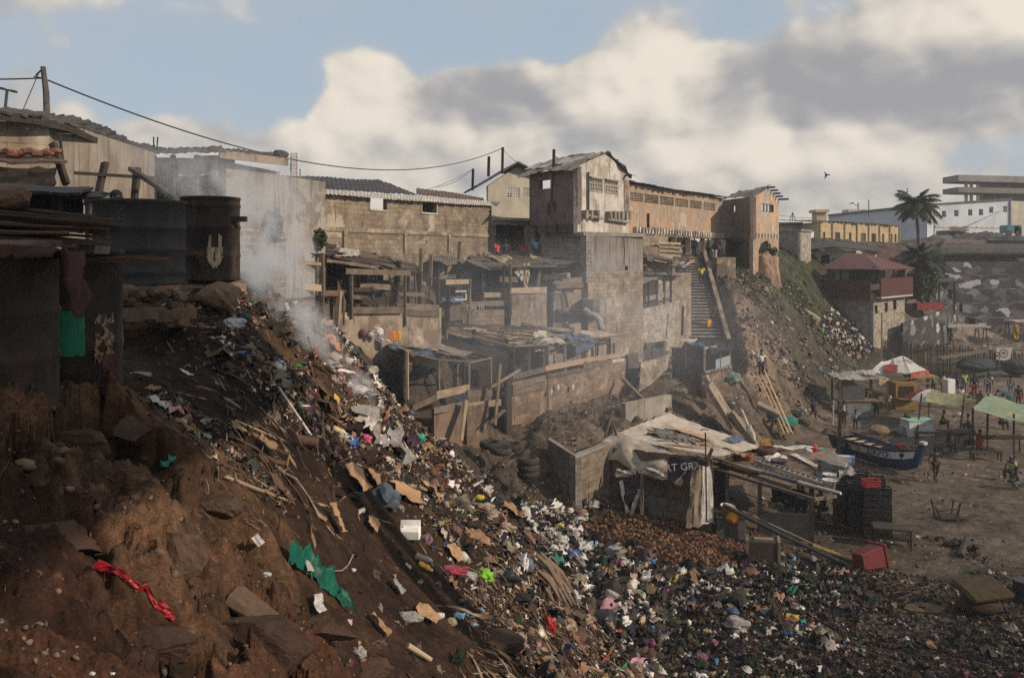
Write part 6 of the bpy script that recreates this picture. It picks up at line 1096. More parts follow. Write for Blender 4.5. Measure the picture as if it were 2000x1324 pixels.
bn=P(1330,916,31.2);b=MB();b.sheet(P(1302,940,31.3),P(1352,930,30.9),P(1368,892,31.0),P(1306,892,31.6),10,8,.03,0,.015,.04);b.build('purple_banner',tarp_purple,t)
text('RT GRA',.36,P(1334,912,30.7),(1,-.12,.10),(.0,-.05,1),mk('banner_white',(.46,.42,.42),None,9),t)
b=MB();b.sheet(P(1212,1000,32.5),P(1232,975,32.2),P(1252,925,32.1),P(1204,935,32.8),8,8,.04,0,.015,.05);b.build('dark_banner',tarp_purple,t);b=MB();b.sheet(P(1208,940,32.6),P(1216,938,32.55),P(1232,1014,32.2),P(1226,1014,32.2),3,8,.02,0,.01,.02);b.sheet(P(1226,1012,32.2),P(1234,1010,32.15),P(1254,955,32.0),P(1246,955,32.0),3,8,.02,0,.01,.02);b.build('banner_edge',tarp_white,t)
for(p0,p1,w_,m)in((P(1254,925,32),P(1254,1005,32),.11,wood_old),(P(1192,880,34.2),P(1182,985,33.2),.2,wood_old),(P(1378,845,30.6),P(1380,1020,30.6),.045,wood_dark),(P(1182,850,34),P(1198,802,34),.08,wood_old),(P(1204,850,34.2),P(1194,815,34.1),.07,wood_old)):b=MB();b.beam(p0,p1,w_,w_,jit=.01);b.build('post',m,t)
b=MB();b.tube([P(1368,840,30.6),P(1374,838,30.6),P(1384,839,30.6)],.02,5);b.beam(P(1380,902,30.5),P(1391,876,30.6),.12,.08);b.beam(P(1362,900,30.8),P(1384,905,30.6),.25,.2);b.build('fixings',wood_dark,t)
t=thing('beach_stall',P(1520,1010,33),'flat-roofed open beach stall littered with boards, buckets and a ladder','stall')
def rz(px,py):Y=(EYE-2.75)*F/(py-500);return P(px,py,Y)
b=MB();b.sheet(rz(1400,905),rz(1484,874),rz(1660,908),rz(1622,962),20,10,.03,.06,.05,.05);b.build('roof_sheet',mk('brown_ply',(.17,.115,.08),(.12,.085,.062),1.5,30,(2,8),(.07,.055,.042)),t)
b=MB();b.sheet(rz(1555,895)+V(0,0,.08),rz(1610,884)+V(0,0,.08),rz(1655,905)+V(0,0,.06),rz(1600,925)+V(0,0,.06),6,5,.02,0,.02,.03);b.build('brown_sheet',mk('rust_board',(.22,.135,.09),(.17,.105,.075),1.6,30),t)
b=MB();b.sheet(rz(1542,893)+V(0,0,.12),rz(1556,892)+V(0,0,.12),rz(1606,920)+V(0,0,.1),rz(1600,922)+V(0,0,.1),4,4,.01,0,.02);b.sheet(rz(1492,896)+V(0,0,.1),rz(1520,890)+V(0,0,.1),rz(1540,898)+V(0,0,.1),rz(1500,905)+V(0,0,.1),5,4,.03,0,.01,.04);b.build('white_scrap',tarp_white,t)
b=MB();b.sheet(rz(1505,884)+V(0,0,.2),rz(1560,886)+V(0,0,.25),rz(1590,880)+V(0,0,.15),rz(1510,878)+V(0,0,.15),9,4,.05,0,.012,.04);b.build('white_cloth',tarp_white,t)
b=MB();b.poly([P(1590,893,34.5),P(1632,883,35.2),P(1662,915,34),P(1638,912,33.4)],V(.02,.08,-.03));b.build('tilted_sheet',tarp_grey,t)
for a_,q_ in((rz(1400,912),rz(1590,968)),(rz(1392,898),rz(1545,946)),(rz(1590,968),rz(1632,962)),(rz(1450,925),rz(1530,905))):b=MB();b.beam(a_+V(0,0,-.12),q_+V(0,0,-.12),.12,.1);b.build('beam',wood_old,t)
for px,Y,w_,m in((1484,32.6,.16,wood_old),(1585,31.2,.17,wood_dark),(1630,33.5,.14,wood_dark),(1560,36,.14,wood_old),(1420,33.8,.12,wood_old)):q=G(px,Y);b=MB();b.beam(q+V(0,0,-.1),V(q.x,q.y,2.65),w_,w_,jit=.01);b.build('post',m,t)
b=MB();seg(b,pt(1396,34.4,0),pt(1424,34.8,0),.8,2.6,.1);b.build('doorway',dark_in,t)
b=MB();seg(b,pt(1482,32.2,0),pt(1580,31.8,0),.6,1.55,.1);b.build('low_screen',mk('dull_green_board',(.06,.065,.06),(.04,.045,.042),2,30),t)
b=MB();b.sheet(P(1505,975,33.2),P(1575,985,32.6),P(1570,955,33),P(1508,952,33.6),8,5,.1,0,.2,.05);b.build('stored_cloth',mk('net_green',(.02,.05,.045),(.012,.02,.03),5,40),t)
t=thing('ladder',rz(1480,905),'aluminium ladder lying along the roof of the beach stall','ladder');al=mk('aluminium',(.36,.36,.35),(.28,.28,.27),4,40,rough=.45,metal=.5);e0,e1=rz(1476,908)+V(0,0,.16),rz(1620,958)+V(0,0,.16);w_=V(.22,.34,0)
for s_ in(0,1):b=MB();b.beam(e0+w_*s_,e1+w_*s_,.05,.07);b.build('rail',al,t)
for k in range(14):b=MB();q=e0+(e1-e0)*((k+.5)/14);b.beam(q,q+w_,.04,.04);b.build('rung',al,t)
t=thing('pole',rz(1400,900),'long white pole with a blue middle section on the front edge of the beach stall','pole');q0=rz(1396,898)+V(-.1,-.2,.1);q1=rz(1637,966)+V(0,-.25,.12)
for f0,f1,m in((0,.42,tarp_white),(.42,.7,plain('blue_grey_paint',(.12,.17,.26))),(.7,1,plain('white_paint',(.68,.67,.64)))):b=MB();b.tube([q0+(q1-q0)*f0,q0+(q1-q0)*f1],.05,8);b.build('section',m,t)
bucket(rz(1440,896),.24,.32,plain('bucket_orange',(.52,.14,.03)),'dark orange bucket on the beach stall roof, left of the pair','bucket',(.1,.2),'buckets on the stall roof');bucket(rz(1462,902),.23,.28,plain('bucket_salmon',(.68,.24,.13)),'salmon-coloured bucket on the beach stall roof, right of the pair','bucket',(0,-.2),'buckets on the stall roof');bucket(rz(1521,912),.31,.30,plain('bucket_brown',(.11,.09,.09)),'wide dark basin on the beach stall roof','basin',(0,0),'buckets on the stall roof');bucket(rz(1620,956),.24,.36,plain('bucket_white',(.66,.66,.66)),'white paint bucket at the right end of the beach stall roof, front one','bucket',(0,0),'buckets on the stall roof');bucket(rz(1620,938),.24,.24,plain('bucket_white',(.62,)*3),'white bucket just behind the front white paint bucket','bucket',(0,0),'buckets on the stall roof')
def tyre(p,R0,r0,ax,lab,m=None,g='old tyres'):
    b=MB();ax=Vector(ax).normalized();u=ax.orthogonal().normalized();v=ax.cross(u);n1,n2=24,10;o=len(b.v)
    for i in range(n1):
        a=2*math.pi*i/n1;cc=u*math.cos(a)+v*math.sin(a)
        for j in range(n2):f=2*math.pi*j/n2;b.v.append(Vector(p)+cc*(R0+r0*math.cos(f))+ax*r0*1.15*math.sin(f))
    for i in range(n1):
        for j in range(n2):b.face([i*n2+j,((i+1)%n1)*n2+j,((i+1)%n1)*n2+(j+1)%n2,i*n2+(j+1)%n2])
    return tag(b.build('tyre',m or mk('tyre_rubber',(.03,.028,.027),(.05,.043,.037),4,40),smooth=True),lab,'tyre',g)
tyre(rz(1493,886)+V(0,0,.14),.40,.13,(0,.05,1),'tyre lying flat on the stall roof with yellow boards in it',mk('red_rubber',(.075,.04,.032),None,5));b=MB();b.box(rz(1496,880)+V(0,0,.28),(.2,0,.05),(0,.03,0),(-.04,0,.2));tag(b.build('yellow_board',mk('ochre',(.42,.22,.05),None,4)),'ochre board standing inside the tyre on the stall roof','board')
b=MB();b.sheet(rz(1588,925)+V(0,0,.1),rz(1612,918)+V(0,0,.3),rz(1660,925)+V(0,0,.12),rz(1600,940)+V(0,0,.05),8,5,.06,0,.02,.06);tag(b.build('black_bag',P_k),'crumpled black plastic beside the white buckets on the stall roof','plastic');b=MB();b.sheet(rz(1640,920)+V(0,0,.2),rz(1662,918)+V(0,0,.3),rz(1670,930)+V(0,0,.1),rz(1640,935)+V(0,0,.1),8,5,.04,0,.01,.06);tag(b.build('clear_sheet',P_c),'crumpled clear plastic over the stacked crates','plastic')
cratem=black_plastic
def crate_mesh(w,d,h):
    b=MB();t_=.02
    for sx in(-1,1):
        for sy in(-1,1):b.abox(sx*w/2-t_*(sx>0),sx*w/2+t_*(sx<0),sy*d/2-t_*(sy>0),sy*d/2+t_*(sy<0),0,h)
    for k in range(4):
        z0=.02+k*h/4;z1=z0+h*.15
        for s_ in(-1,1):b.abox(-w/2+.021,w/2-.021,s_*d/2-.007,s_*d/2+.007,z0,z1);b.abox(s_*w/2-.007,s_*w/2+.007,-d/2+.021,d/2-.021,z0,z1)
    for s_ in(-1,1):b.abox(-w/2-.01,w/2+.01,s_*d/2-.022,s_*d/2+.022,h-.001,h+.028)
    for s_ in(-1,1):b.abox(s_*w/2-.022,s_*w/2+.022,-d/2+.023,d/2-.023,h,h+.027)
    b.abox(-w/2+.03,w/2-.03,-d/2+.03,d/2-.03,.003,.015);return b
proto=crate_mesh(.58,.42,.26).build('crate',cratem,origin=(0,0,0));first=True;random.seed(8)
for col,(px,Y,n_)in enumerate([(1646,33.9,8),(1672,33.2,9),(1701,32.6,9),(1656,35.2,8),(1684,34.6,9),(1712,34.0,9),(1724,33.3,8)]):
    q=G(px,Y);rz_=random.uniform(-.08,.08)-.25
    for k in range(n_):
        o=proto if first else proto.copy()
        if not first:C.objects.link(o)
        first=False;o.location=(q.x+random.uniform(-.02,.02),q.y+random.uniform(-.02,.02),q.z-.02+k*.215);o.rotation_euler=(0,0,rz_+random.uniform(-.03,.03));tag(o,'black slatted plastic crate in the tall stacks right of the beach stall','crate','black crates stacked by the beach stall')
q=G(1701,32.6);o=crate_mesh(.58,.42,.26).build('crate',plain('crate_red',(.34,.03,.035)),origin=(0,0,0));o.location=(q.x,q.y,q.z+9*.215);tag(o,'red plastic crate on top of the black crate stacks','crate')
t=thing('low_table',G(1742,31.6),'low dark wooden table right of the crate stacks','table');q=G(1742,31.6);b=MB();b.box(q+V(0,0,.72),(.62,-.2,0),(.12,.38,0),(0,0,.03));b.build('tabletop',wood_dark,t);b=MB();b.box(q+V(0,0,.35),(.56,-.18,0),(.1,.32,0),(0,0,.02));b.build('shelf',wood_dark,t)
for sx in(-1,1):
    for sy in(-1,1):b=MB();v=V(.56*sx+.1*sy,-.18*sx+.32*sy,0);b.beam(q+v+V(0,0,-.05),q+v+V(0,0,.7),.06);b.build('leg',wood_dark,t)
q=G(1848,35.2);t=thing('overturned_stool',q,'broken wooden stool lying upside down on the sand','stool');b=MB();b.box(q+V(.1,0,.12),(.5,-.05,.02),(.05,.36,0),(0,0,.03));b.build('seat',wood_dark,t)
for v,w_ in(((-.35,-.25,.1),(-.62,-.35,.62)),((-.32,.28,.1),(-.45,.35,.72)),((.3,-.25,.1),(.42,-.3,.75)),((.35,.28,.1),(.5,.4,.7))):b=MB();b.beam(q+V(*v),q+V(*w_),.06);b.build('leg',wood_dark,t)
b=MB();b.beam(q+V(-.52,-.3,.42),q+V(.38,-.28,.5),.05);b.build('stretcher',wood_dark,t);b=MB();b.beam(q+V(.2,-.3,.08),q+V(1.25,-.1,.2),.2,.05);b.build('loose_slat',wood_dark,t)
q=G(1692,29.4);t=thing('wheelie_bin',q,'dark red wheelie bin tipped over on the rubbish','bin');binm=plain('bin_red',(.15,.022,.028),.45,spec=.45);ax=V(-.80,-.35,-.10).normalized();
def frus(c,ax,up,l,w0,h0,w1,h1):
    s_=ax.cross(up).normalized();u_=s_.cross(ax).normalized();b=MB();o=[]
    for(cc,w,h)in((c,w0,h0),(c+ax*l,w1,h1)):o+=[cc-s_*w-u_*h,cc+s_*w-u_*h,cc+s_*w+u_*h,cc-s_*w+u_*h]
    b.v=o
    for f in([3,2,1,0],[4,5,6,7],[0,1,5,4],[1,2,6,5],[2,3,7,6],[3,0,4,7]):b.face(f)
    return b
c0=q+V(.48,.16,.42);up=V(.1,.2,1).normalized();frus(c0,ax,up,.95,.34,.36,.25,.26).build('body',binm,t,bevel=.03);frus(c0-ax*.03,ax,up,.06,.38,.40,.38,.40).build('rim',binm,t,bevel=.01);frus(c0-ax*.09+up*.02,ax,up,.05,.36,.38,.36,.38).build('lid',binm,t,bevel=.01)
s_=ax.cross(up).normalized()
for k in(-1,1):b=MB();b.lathe([(.10,-.03),(.10,.03)],c0+ax*.86+s_*.26*k-up*.28,14,ax=s_);b.build('wheel',black_plastic,t)
q=G(1490,29.2);t=thing('wooden_cabinet',q,'old wooden cabinet lying on the husks in front of the beach stall','cabinet');b=MB();b.box(q+V(0,0,.42),(.52,-.1,0),(.08,.32,0),(0,0,.42));b.build('body',wood_dark,t,bevel=.01)
for k in(-1,1):b=MB();b.box(q+V(.52*k-.02*k,-.1*k,.43),(.045,-.01,0),(.09,.35,0),(0,0,.45));b.build('side_panel',wood_old,t)
b=MB();b.box(q+V(.02,-.02,.86),(.3,-.06,0),(.02,.1,0),(0,0,.02));b.build('top_rail',wood_pale,t)
q0,q1=P(1412,985,31),G(1665,29.3);b=MB();b.tube([q0,(q0+q1)/2+V(0,0,-.04),q1+V(0,0,.05)],.075,8);tag(b.build('long_pole',iron),'long dark pole slanting from the shack door down to the red bin','pole');q0,q1=P(1450,998,31.3),P(1600,1068,30.6);b=MB();b.tube([q0,q1],.035,8);tag(b.build('bamboo_pole',wood_old),'pale bamboo pole just above the long dark one','pole');q0,q1=G(1588,30.6),G(1662,29.9);b=MB();b.tube([q0+V(0,0,.25),q1+V(0,0,.12)],.07,8);tag(b.build('yellow_pole',mk('yellow_worn',(.36,.26,.07),(.2,.15,.07),5,30)),'worn yellow pole lying left of the red bin','pole')
p=G(1419,31.2);t=bucket(p+V(0,0,.76),.25,.34,plain('bucket_offwhite',(.55,.52,.47)),'big off-white bucket by the shack door','bucket',(.1,.1));p=P(1434,1012,30.8);bucket(p+V(-.15,0,-.1),.24,.42,plain('bucket_yellow',(.62,.30,.02)),'tipped yellow bucket beside the big off-white one','bucket',(-.6,.9));q=G(1420,31.3);t=thing('low_counter',q,'dark box counter under the big off-white bucket','counter');b=MB();b.box(q+V(.1,0,.35),(.5,-.05,0),(.05,.4,0),(0,0,.38));b.build('body',concrete_dark,t,bevel=.01);b=MB();b.box(q+V(.1,0,.745),(.54,-.05,0),(.05,.44,0),(0,0,.018));b.build('top',wood_dark,t)
q=G(1912,25.6);t=thing('yellow_sofa',q,'mustard-coloured broken seat with a cushion on the dark rubbish, right edge','seat');mus=mk('mustard',(.065,.042,.015),(.035,.025,.013),4,30);b=MB();b.ball(q+V(0,0,.3),.62,3,.06,(1.1,.75,.45),3);b.build('base',mk('dark_mustard',(.05,.03,.016),None,4),t,True);b=MB();b.box(q+V(.1,0,.74),(.68,.1,.04),(-.08,.52,.1),(0,-.02,.11));b.build('cushion',mus,t,bevel=.08)
q=R(1805,1188);b=MB();b.ball(q+V(0,0,.02),.52,3,.14,(1.2,.8,.12),5);tag(b.build('foam_pad',mk('pad_brown',(.10,.07,.036),None,4)),'flat brown foam pad left of the mustard seat','pad');bucket(G(1921,27.5),.34,.34,plain('dark_tub',(.02,.02,.022)),'round black tub behind the mustard seat','tub');b=MB();q=G(2000,26.5);b.lathe([(.3,0),(.32,.7),(.28,.72)],q,16);tag(b.build('barrel',black_plastic),'black barrel cut by the right edge beside the mustard seat','barrel');b=MB();b.tube([R(1876,1090)+V(0,0,.05),R(1888,1058)+V(0,0,.1)],.13,8);tag(b.build('log',wood_dark),'short thick log on the dark rubbish above the mustard seat','log')
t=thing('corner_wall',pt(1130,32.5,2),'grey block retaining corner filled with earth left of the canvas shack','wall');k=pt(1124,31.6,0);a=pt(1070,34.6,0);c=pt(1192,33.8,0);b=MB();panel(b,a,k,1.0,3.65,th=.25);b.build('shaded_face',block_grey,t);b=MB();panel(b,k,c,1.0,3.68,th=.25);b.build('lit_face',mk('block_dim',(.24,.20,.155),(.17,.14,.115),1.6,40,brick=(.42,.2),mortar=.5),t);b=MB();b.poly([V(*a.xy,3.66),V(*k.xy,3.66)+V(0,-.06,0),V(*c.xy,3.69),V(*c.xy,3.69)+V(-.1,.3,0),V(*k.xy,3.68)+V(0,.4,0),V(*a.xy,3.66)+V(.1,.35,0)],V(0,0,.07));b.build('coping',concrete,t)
stick_wall(1222,39.8,1312,42.4,2.6,4.25,concrete,'low concrete kerb wall along the top of the canvas shack roof',th=.3)
random.seed(21)
for q,(px,py,Y,lab)in enumerate([(1032,925,31,'bottom tyre of the small stack below the curved block wall'),(1032,912,31,'middle tyre of the small stack below the curved block wall'),(1032,900,31,'top tyre of the small stack below the curved block wall'),(978,880,31.5,'half-buried tyre left of the small tyre stack'),(958,868,31.8,'half-buried tyre at the foot of the broken boards'),(1000,872,32,'tyre sunk in earth between the stack and the boards')]):p=P(px,py,Y);tyre(p,.30,.11,(random.uniform(-.1,.1),random.uniform(-.1,.1),1),lab)
for q,(px,py,Y,L,W,tl,lab)in enumerate([(1408,790,43,2.3,1.3,.9,'big tilted concrete slab leaning on the bank above the canvas shack'),(1455,842,42,2.2,.5,.8,'long narrow stone slab sliding down beside the big tilted slab'),(1432,815,43.5,1.6,.9,.5,'broken block behind the narrow slab'),(1500,800,45,1.2,.7,.3,'tan boulder left of the leaning planks'),(1390,760,45,1.5,.5,1.0,'upright splintered slab below the little tarp stall')]):
    p=P(px,py,Y);b=MB();a_=V(math.cos(tl)*.7,-.35,-math.sin(tl)).normalized();s_=V(.35,.9,.1).normalized();b.box(p,a_*L/2,s_*W/2,a_.cross(s_)*.12);tag(b.build('stone_slab',mk('slab',(.26,.21,.165),(.16,.13,.105),1.6,30)),lab,'slab')
b=MB();q0,q1=P(1448,800,42),P(1474,862,40.5);b.beam(q0,q1,.22,.08,up=(.6,-.4,.3));b.tube([q1+(q0-q1)*.45,q1+(q0-q1)*.2,q1],[.16,.17,.05],8);tag(b.build('paddle',mk('pale_paddle',(.46,.42,.36),None,3)),'pale paddle-shaped board lying on the bank above the canvas shack','paddle')
for q,(x0,y0,Y0,x1,y1,Y1,lab)in enumerate([(1476,722,50.5,1533,848,46.5,'left one of three new planks leaning on the bank'),(1483,720,50.6,1540,847,46.6,'middle one of three new planks leaning on the bank'),(1490,717,50.7,1547,846,46.7,'right one of three new planks leaning on the bank')]):b=MB();b.beam(P(x0,y0,Y0),P(x1,y1,Y1),.24,.06,up=(.8,-.3,.4));tag(b.build('plank',wood_new),lab,'plank','new planks leaning on the bank')
b=MB();b.beam(P(1217,740,45),P(1278,802,42.5),.18,.14,jit=.02);tag(b.build('log',wood_old),'long weathered log sloping down from the end of the curved block wall','log');b=MB();b.beam(P(1310,800,42),P(1290,790,42.5),.3,.1);tag(b.build('board',wood_old),'short board behind the low concrete kerb wall','board')
net_t=mk('net_teal',(.03,.20,.17),(.02,.12,.11),8,60,transl=.15)
bag(1535,830,44,net_t,'teal fishing net heaped at the foot of the leaning planks','fishing net',sq=(1.2,.9,.6),name='fishing_net',amp=.2);bag(1512,822,34,mk('net_dark',(.015,.07,.07),None,8),'dark teal net left of the leaning planks','fishing net',name='fishing_net',amp=.2);bag(1552,812,30,mk('net_black',(.02,.035,.04),None,8),'blackish coil of net right of the leaning planks','fishing net',name='fishing_net',amp=.2);bag(1432,745,36,mk('net_pale',(.16,.24,.20),None,8),'pale green net caught on the bank under the little tarp stall','fishing net',Y=46.5,sq=(1,.6,.9),name='fishing_net',amp=.3)
q=G(1604,42);t=thing('wooden_box',q,'tall wooden box with a dark front standing left of the boat','box');b=MB();b.box(q+V(0,0,.62),(.45,-.28,0),(.25,.4,0),(0,0,.64));b.build('body',wood_dark,t);b=MB();n_=V(.4,-.25,0).normalized();b.box(q+V(.45,-.28,.62),(.008,-.005,0),(.25,.4,0),(0,0,.62));b.build('lit_side',mk('ply_lit',(.34,.27,.2),(.26,.21,.155),2,30,(1,12)),t);b=MB();b.box(q+V(0,0,1.275),(.5,-.3,0),(.28,.44,0),(0,0,.015));b.build('lid',wood_old,t)  # paler skin on one side puts the sunlight into its colour
bag(1578,892,26,P_w,'white sack beside the tall wooden box','sack',Y=39,sq=(.8,.7,1.3),name='sack',amp=.15);bag(1590,880,18,P_r,'red sack behind the white one beside the tall wooden box','sack',Y=40,sq=(.8,.7,1.2),name='sack',amp=.15);bucket(P(1606,890,38.5),.2,.3,plain('bucket_green',(.10,.36,.26)),'small green tub in front of the tall wooden box','tub');q=G(1650,38.6);b=MB();b.box(P(1650,898,38),(.4,-.1,0),(.1,.25,0),(0,0,.16));tag(b.build('cool_box',mk('cool_blue',(.08,.14,.36),(.5,.52,.55),.9,20,cut=(.48,.52))),'blue and white cool box behind the tilted sheet','cool box')
# ---------------------------------------------------------------- the boat
S=Vector((XY(1636,47.2),47.2,0));Bw=Vector((XY(1794,42.0),42.0,0));L=(Bw-S).length;ax=(Bw-S).normalized();sd=V(ax.y,-ax.x,0);gl=gz(*((S+Bw)/2).xy);t=thing('fishing_boat',V(*((S+Bw)/2).xy,gl),'blue and white wooden fishing boat with pale benches pulled up on the sand','boat')
if sd.x>0:sd=-sd
NS_=22
def sec(i,k,off=0.0):
    """hull surface: station i along, k from keel 0 to rim 1"""
    u=i/NS_;wd=.86*(math.sin(math.pi*min(1,.16+.84*(1-u))*.5+0)**.75)*(1-.25*max(0,.12-u)/.12);wd*=(1-max(0,u-.55)/.45)**.75 if u>.55 else 1
    wd=max(wd,.035);kz=.04+.62*max(0,u-.70)**2/.09*.75;rim=1.02+.10*(1-u)**2+.42*max(0,u-.6)**2/.16*.8
    z=kz+(rim-kz)*k;w=wd*(k**.55 if k>0 else 0);return u,w-off,z
def hp(i,k,s_,off=0.0):u,w,z=sec(i,k,off);return S+ax*(u*L)+sd*(max(.004,w)*s_)+V(0,0,gl+z)
blue_p=mk('boat_blue',(.02,.042,.12),(.015,.03,.085),2.5,30,(3,1),(.03,.035,.06),rough=.5);white_p=mk('boat_white',(.60,.61,.63),(.46,.47,.5),2.5,30,(4,1),(.16,.16,.17),rough=.6);KS=(0,.12,.3,.5,.7,.86,1)
b=MB()
for s_ in(1,-1):
    o=len(b.v)
    for i in range(NS_+1):b.v+=[hp(i,k,s_)for k in KS]
    o2=len(b.v)
    for i in range(NS_+1):b.v+=[hp(i,k,s_,.05)+V(0,0,.04*(1-k))for k in KS]
    nk=len(KS)
    for i in range(NS_):
        for j in range(nk-1):b.face([o+i*nk+j,o+(i+1)*nk+j,o+(i+1)*nk+j+1,o+i*nk+j+1]);b.face([o2+i*nk+j+1,o2+(i+1)*nk+j+1,o2+(i+1)*nk+j,o2+i*nk+j])
        b.face([o+i*nk+nk-1,o+(i+1)*nk+nk-1,o2+(i+1)*nk+nk-1,o2+i*nk+nk-1])
    for j in range(nk-1):b.face([o+j,o+j+1,o2+j+1,o2+j])
b.build('hull',blue_p,t)
b=MB();b.poly([hp(0,k,1)for k in KS]+[hp(0,k,-1)for k in KS[::-1]],-ax*.05);b.build('transom',blue_p,t)
for s_ in(1,-1):
    b=MB();ks=(.56,.72,.9)
    for i in range(3,NS_+1):b.v+=[hp(i,k,s_,-.014)for k in ks]
    for i in range(NS_-3):
        for j in range(2):b.face([i*3+j,(i+1)*3+j,(i+1)*3+j+1,i*3+j+1])
    b.build('white_band',white_p,t)
    b=MB();b.tube([hp(i,1,s_,.02)+V(0,0,.02)for i in range(NS_+1)],.045,6);b.build('gunwale',mk('gunwale',(.045,.045,.05),(.20,.12,.06),1.2,20,cut=(.5,.6)),t)
for i in(3,5.5,8,10.5,13,15.2):b=MB();u,w,z=sec(i,.82);q=S+ax*(u*L)+V(0,0,gl+z);b.box(q,sd*(w-.06),ax*.11,V(0,0,.025));b.build('bench',mk('bench',(.44,.33,.205),(.32,.24,.155),2,40,(1,18)),t)
b=MB();q=S+ax*L+V(0,0,gl);b.poly([q+V(0,0,.55)-ax*.3,q+V(0,0,.62)+ax*.12,q+V(0,0,1.78)+ax*.40,q+V(0,0,1.82)+ax*.12,q+V(0,0,1.2)-ax*.1],sd*.001);
b=MB();pr=[q+V(0,0,.50)-ax*.35,q+V(0,0,.62)+ax*.06,q+V(0,0,1.68)+ax*.42,q+V(0,0,1.72)+ax*.16,q+V(0,0,1.25)-ax*.12];b.poly([p-sd*.09 for p in pr],sd*.18);sp_=b.build('stem_post',blue_p,t);b=MB();b.box(q+V(0,0,1.72)+ax*.29,ax*.16,sd*.11,V(0,0,.06));b.build('stem_cap',white_p,sp_)
def on_hull(i,k):return hp(i,k,1,-.022),(hp(i+1,k,1)-hp(i-1,k,1)).normalized(),(hp(i,k+.1,1)-hp(i,k-.1,1)).normalized()
p,xd,yd=on_hull(13.5,.74);navy=mk('letter_navy',(.015,.02,.05),None,5);text('ZIKPO',.42,p,xd,yd,navy,t);p,xd,yd=on_hull(4.6,.72);b=MB();b.box(p,xd*.5,yd*.19,xd.cross(yd)*.006);nb_=b.build('name_board',navy,t);text('E.K',.34,p+xd.cross(yd)*(.012 if xd.cross(yd).dot(sd)>0 else-.012),xd,yd,white_p,nb_)
p,xd,yd=on_hull(18.6,.75);hrt=[(0,-.16),(.13,0),(.12,.09),(.06,.11),(0,.06),(-.06,.11),(-.12,.09),(-.13,0)];b=MB();b.poly([p+xd*a+yd*c for a,c in hrt],sd*.006);b.build('heart_emblem',navy,t)
for i in(6.6,9.0):p,xd,yd=on_hull(i,.72);b=MB();b.box(p,xd*.13,yd*.2,xd.cross(yd)*.005);b.build('orange_panel',mk('orange_panel',(.42,.24,.10),None,5),t)
b=MB();b.ball(S+ax*.5+V(-.3,.3,gl+1.15),.7,3,.3,(1.3,1,.35),4);tag(b.build('fishing_net',mk('net_brown',(.08,.068,.055),(.05,.042,.035),8,60)),'brown heap of net over the stern of the fishing boat','fishing net')
b=MB();q=G(1752,41.3);b.ball(q+V(0,0,.05),.22,2,.2,(1.4,.8,.5),4);tag(b.build('chock',wood_dark),'dark wooden chock in the sand under the bow of the boat','chock');b=MB();q=G(1637,44.5);b.beam(q+V(0,0,-.2),q+V(.1,0,2.7),.16);tag(b.build('post',wood_dark),'thick dark post standing at the stern of the boat','post');b=MB();b.tube([P(1626,830,50),P(1628,782,50)],.05,6);tag(b.build('white_pole',plaster_white),'thin white pole upright on the sand left of the white vest','pole')
# ---------------------------------------------------------------- market on the sand
t=thing('tin_stall',G(1680,58),'market stall under a pale patched iron roof at the foot of the bank','market stall');random.seed(41)
b=MB();b.sheet(P(1618,728,60),P(1690,724,62),P(1737,740,59),P(1640,742,57),26,6,.04,.02,.03,.12,corr=1);b.build('roof',tin_pale,t);b=MB();b.sheet(P(1680,726,60)+V(0,0,.08),P(1702,726,61)+V(0,0,.08),P(1712,734,59.5)+V(0,0,.08),P(1690,734,59)+V(0,0,.08),4,3,.03,0,.02,.1);b.build('roof_rag',mk('rag_rose',(.32,.2,.17),(.2,.3,.33),4,20,cut=(.48,.52)),t)
b=MB();b.sheet(P(1716,741,58),P(1737,739,58.4),P(1730,748,58),P(1718,752,57.8),5,3,.04,0,.02,.08);b.build('torn_edge',mk('rag_tan',(.42,.3,.2),None,5),t)
for px,Y in((1641,57.4),(1733,58.4),(1625,60),(1702,61)):q=G(px,Y);b=MB();b.beam(q+V(0,0,-.1),V(q.x,q.y,zf(740,Y)),.13);b.build('post',wood_old,t)
b=MB();q=G(1668,58);b.box(q+V(0,0,.55),(.95,0,0),(0,.4,0),(0,0,.55));b.build('counter',mk('counter_grey',(.24,.23,.215),(.16,.155,.15),2,20),t);b=MB();b.box(q+V(.2,0,1.13),(1.4,0,0),(0,.5,0),(0,0,.03));b.build('counter_top',wood_old,t)
b=MB();b.box(q+V(-.1,.1,1.6),(.75,0,0),(0,.3,0),(0,0,.42));b.build('display_case',mk('case_dark',(.05,.075,.095),(.12,.11,.09),7,30),t)
t=thing('canopy_tent',P(1762,735,64),'white gabled market canopy with red valances and black lettering','canopy');rd=mk('canopy_red',(.30,.045,.04),(.22,.035,.03),3,20);wt=mk('canopy_white',(.60,.585,.56),(.46,.45,.43),2,20,transl=.2)
r0,r1=P(1723,706,66),P(1764,695,67.5);e0,e1,e2,e3=P(1696,727,63.5),P(1778,730,61.5),P(1813,725,66),P(1735,715,70)
b=MB();b.sheet(e0,P(1724,730,62.9),r1,r0,8,6,.03,.05,.02);b.build('left_slope',wt,t);b=MB();b.sheet(P(1750,728,62.2),e1,r1,P(1745,700,66.8),6,6,.02,.04,.02);b.sheet(e1,e2,r1+V(.1,.3,0),r1,8,6,.02,.05,.02);b.build('white_slope',wt,t);b=MB();b.sheet(P(1724,727,62.9),P(1752,725,62.2),P(1753,712,64.5),P(1726,711,65),6,5,.02,0,.03);b.build('red_panel',rd,t)
b=MB();b.sheet(e1+V(0,-.05,-.55),e2+V(.15,0,-.35),e2+V(.02,0,.12),e1+V(0,-.05,.1),8,3,.03,0,.02);b.build('valance',rd,t)
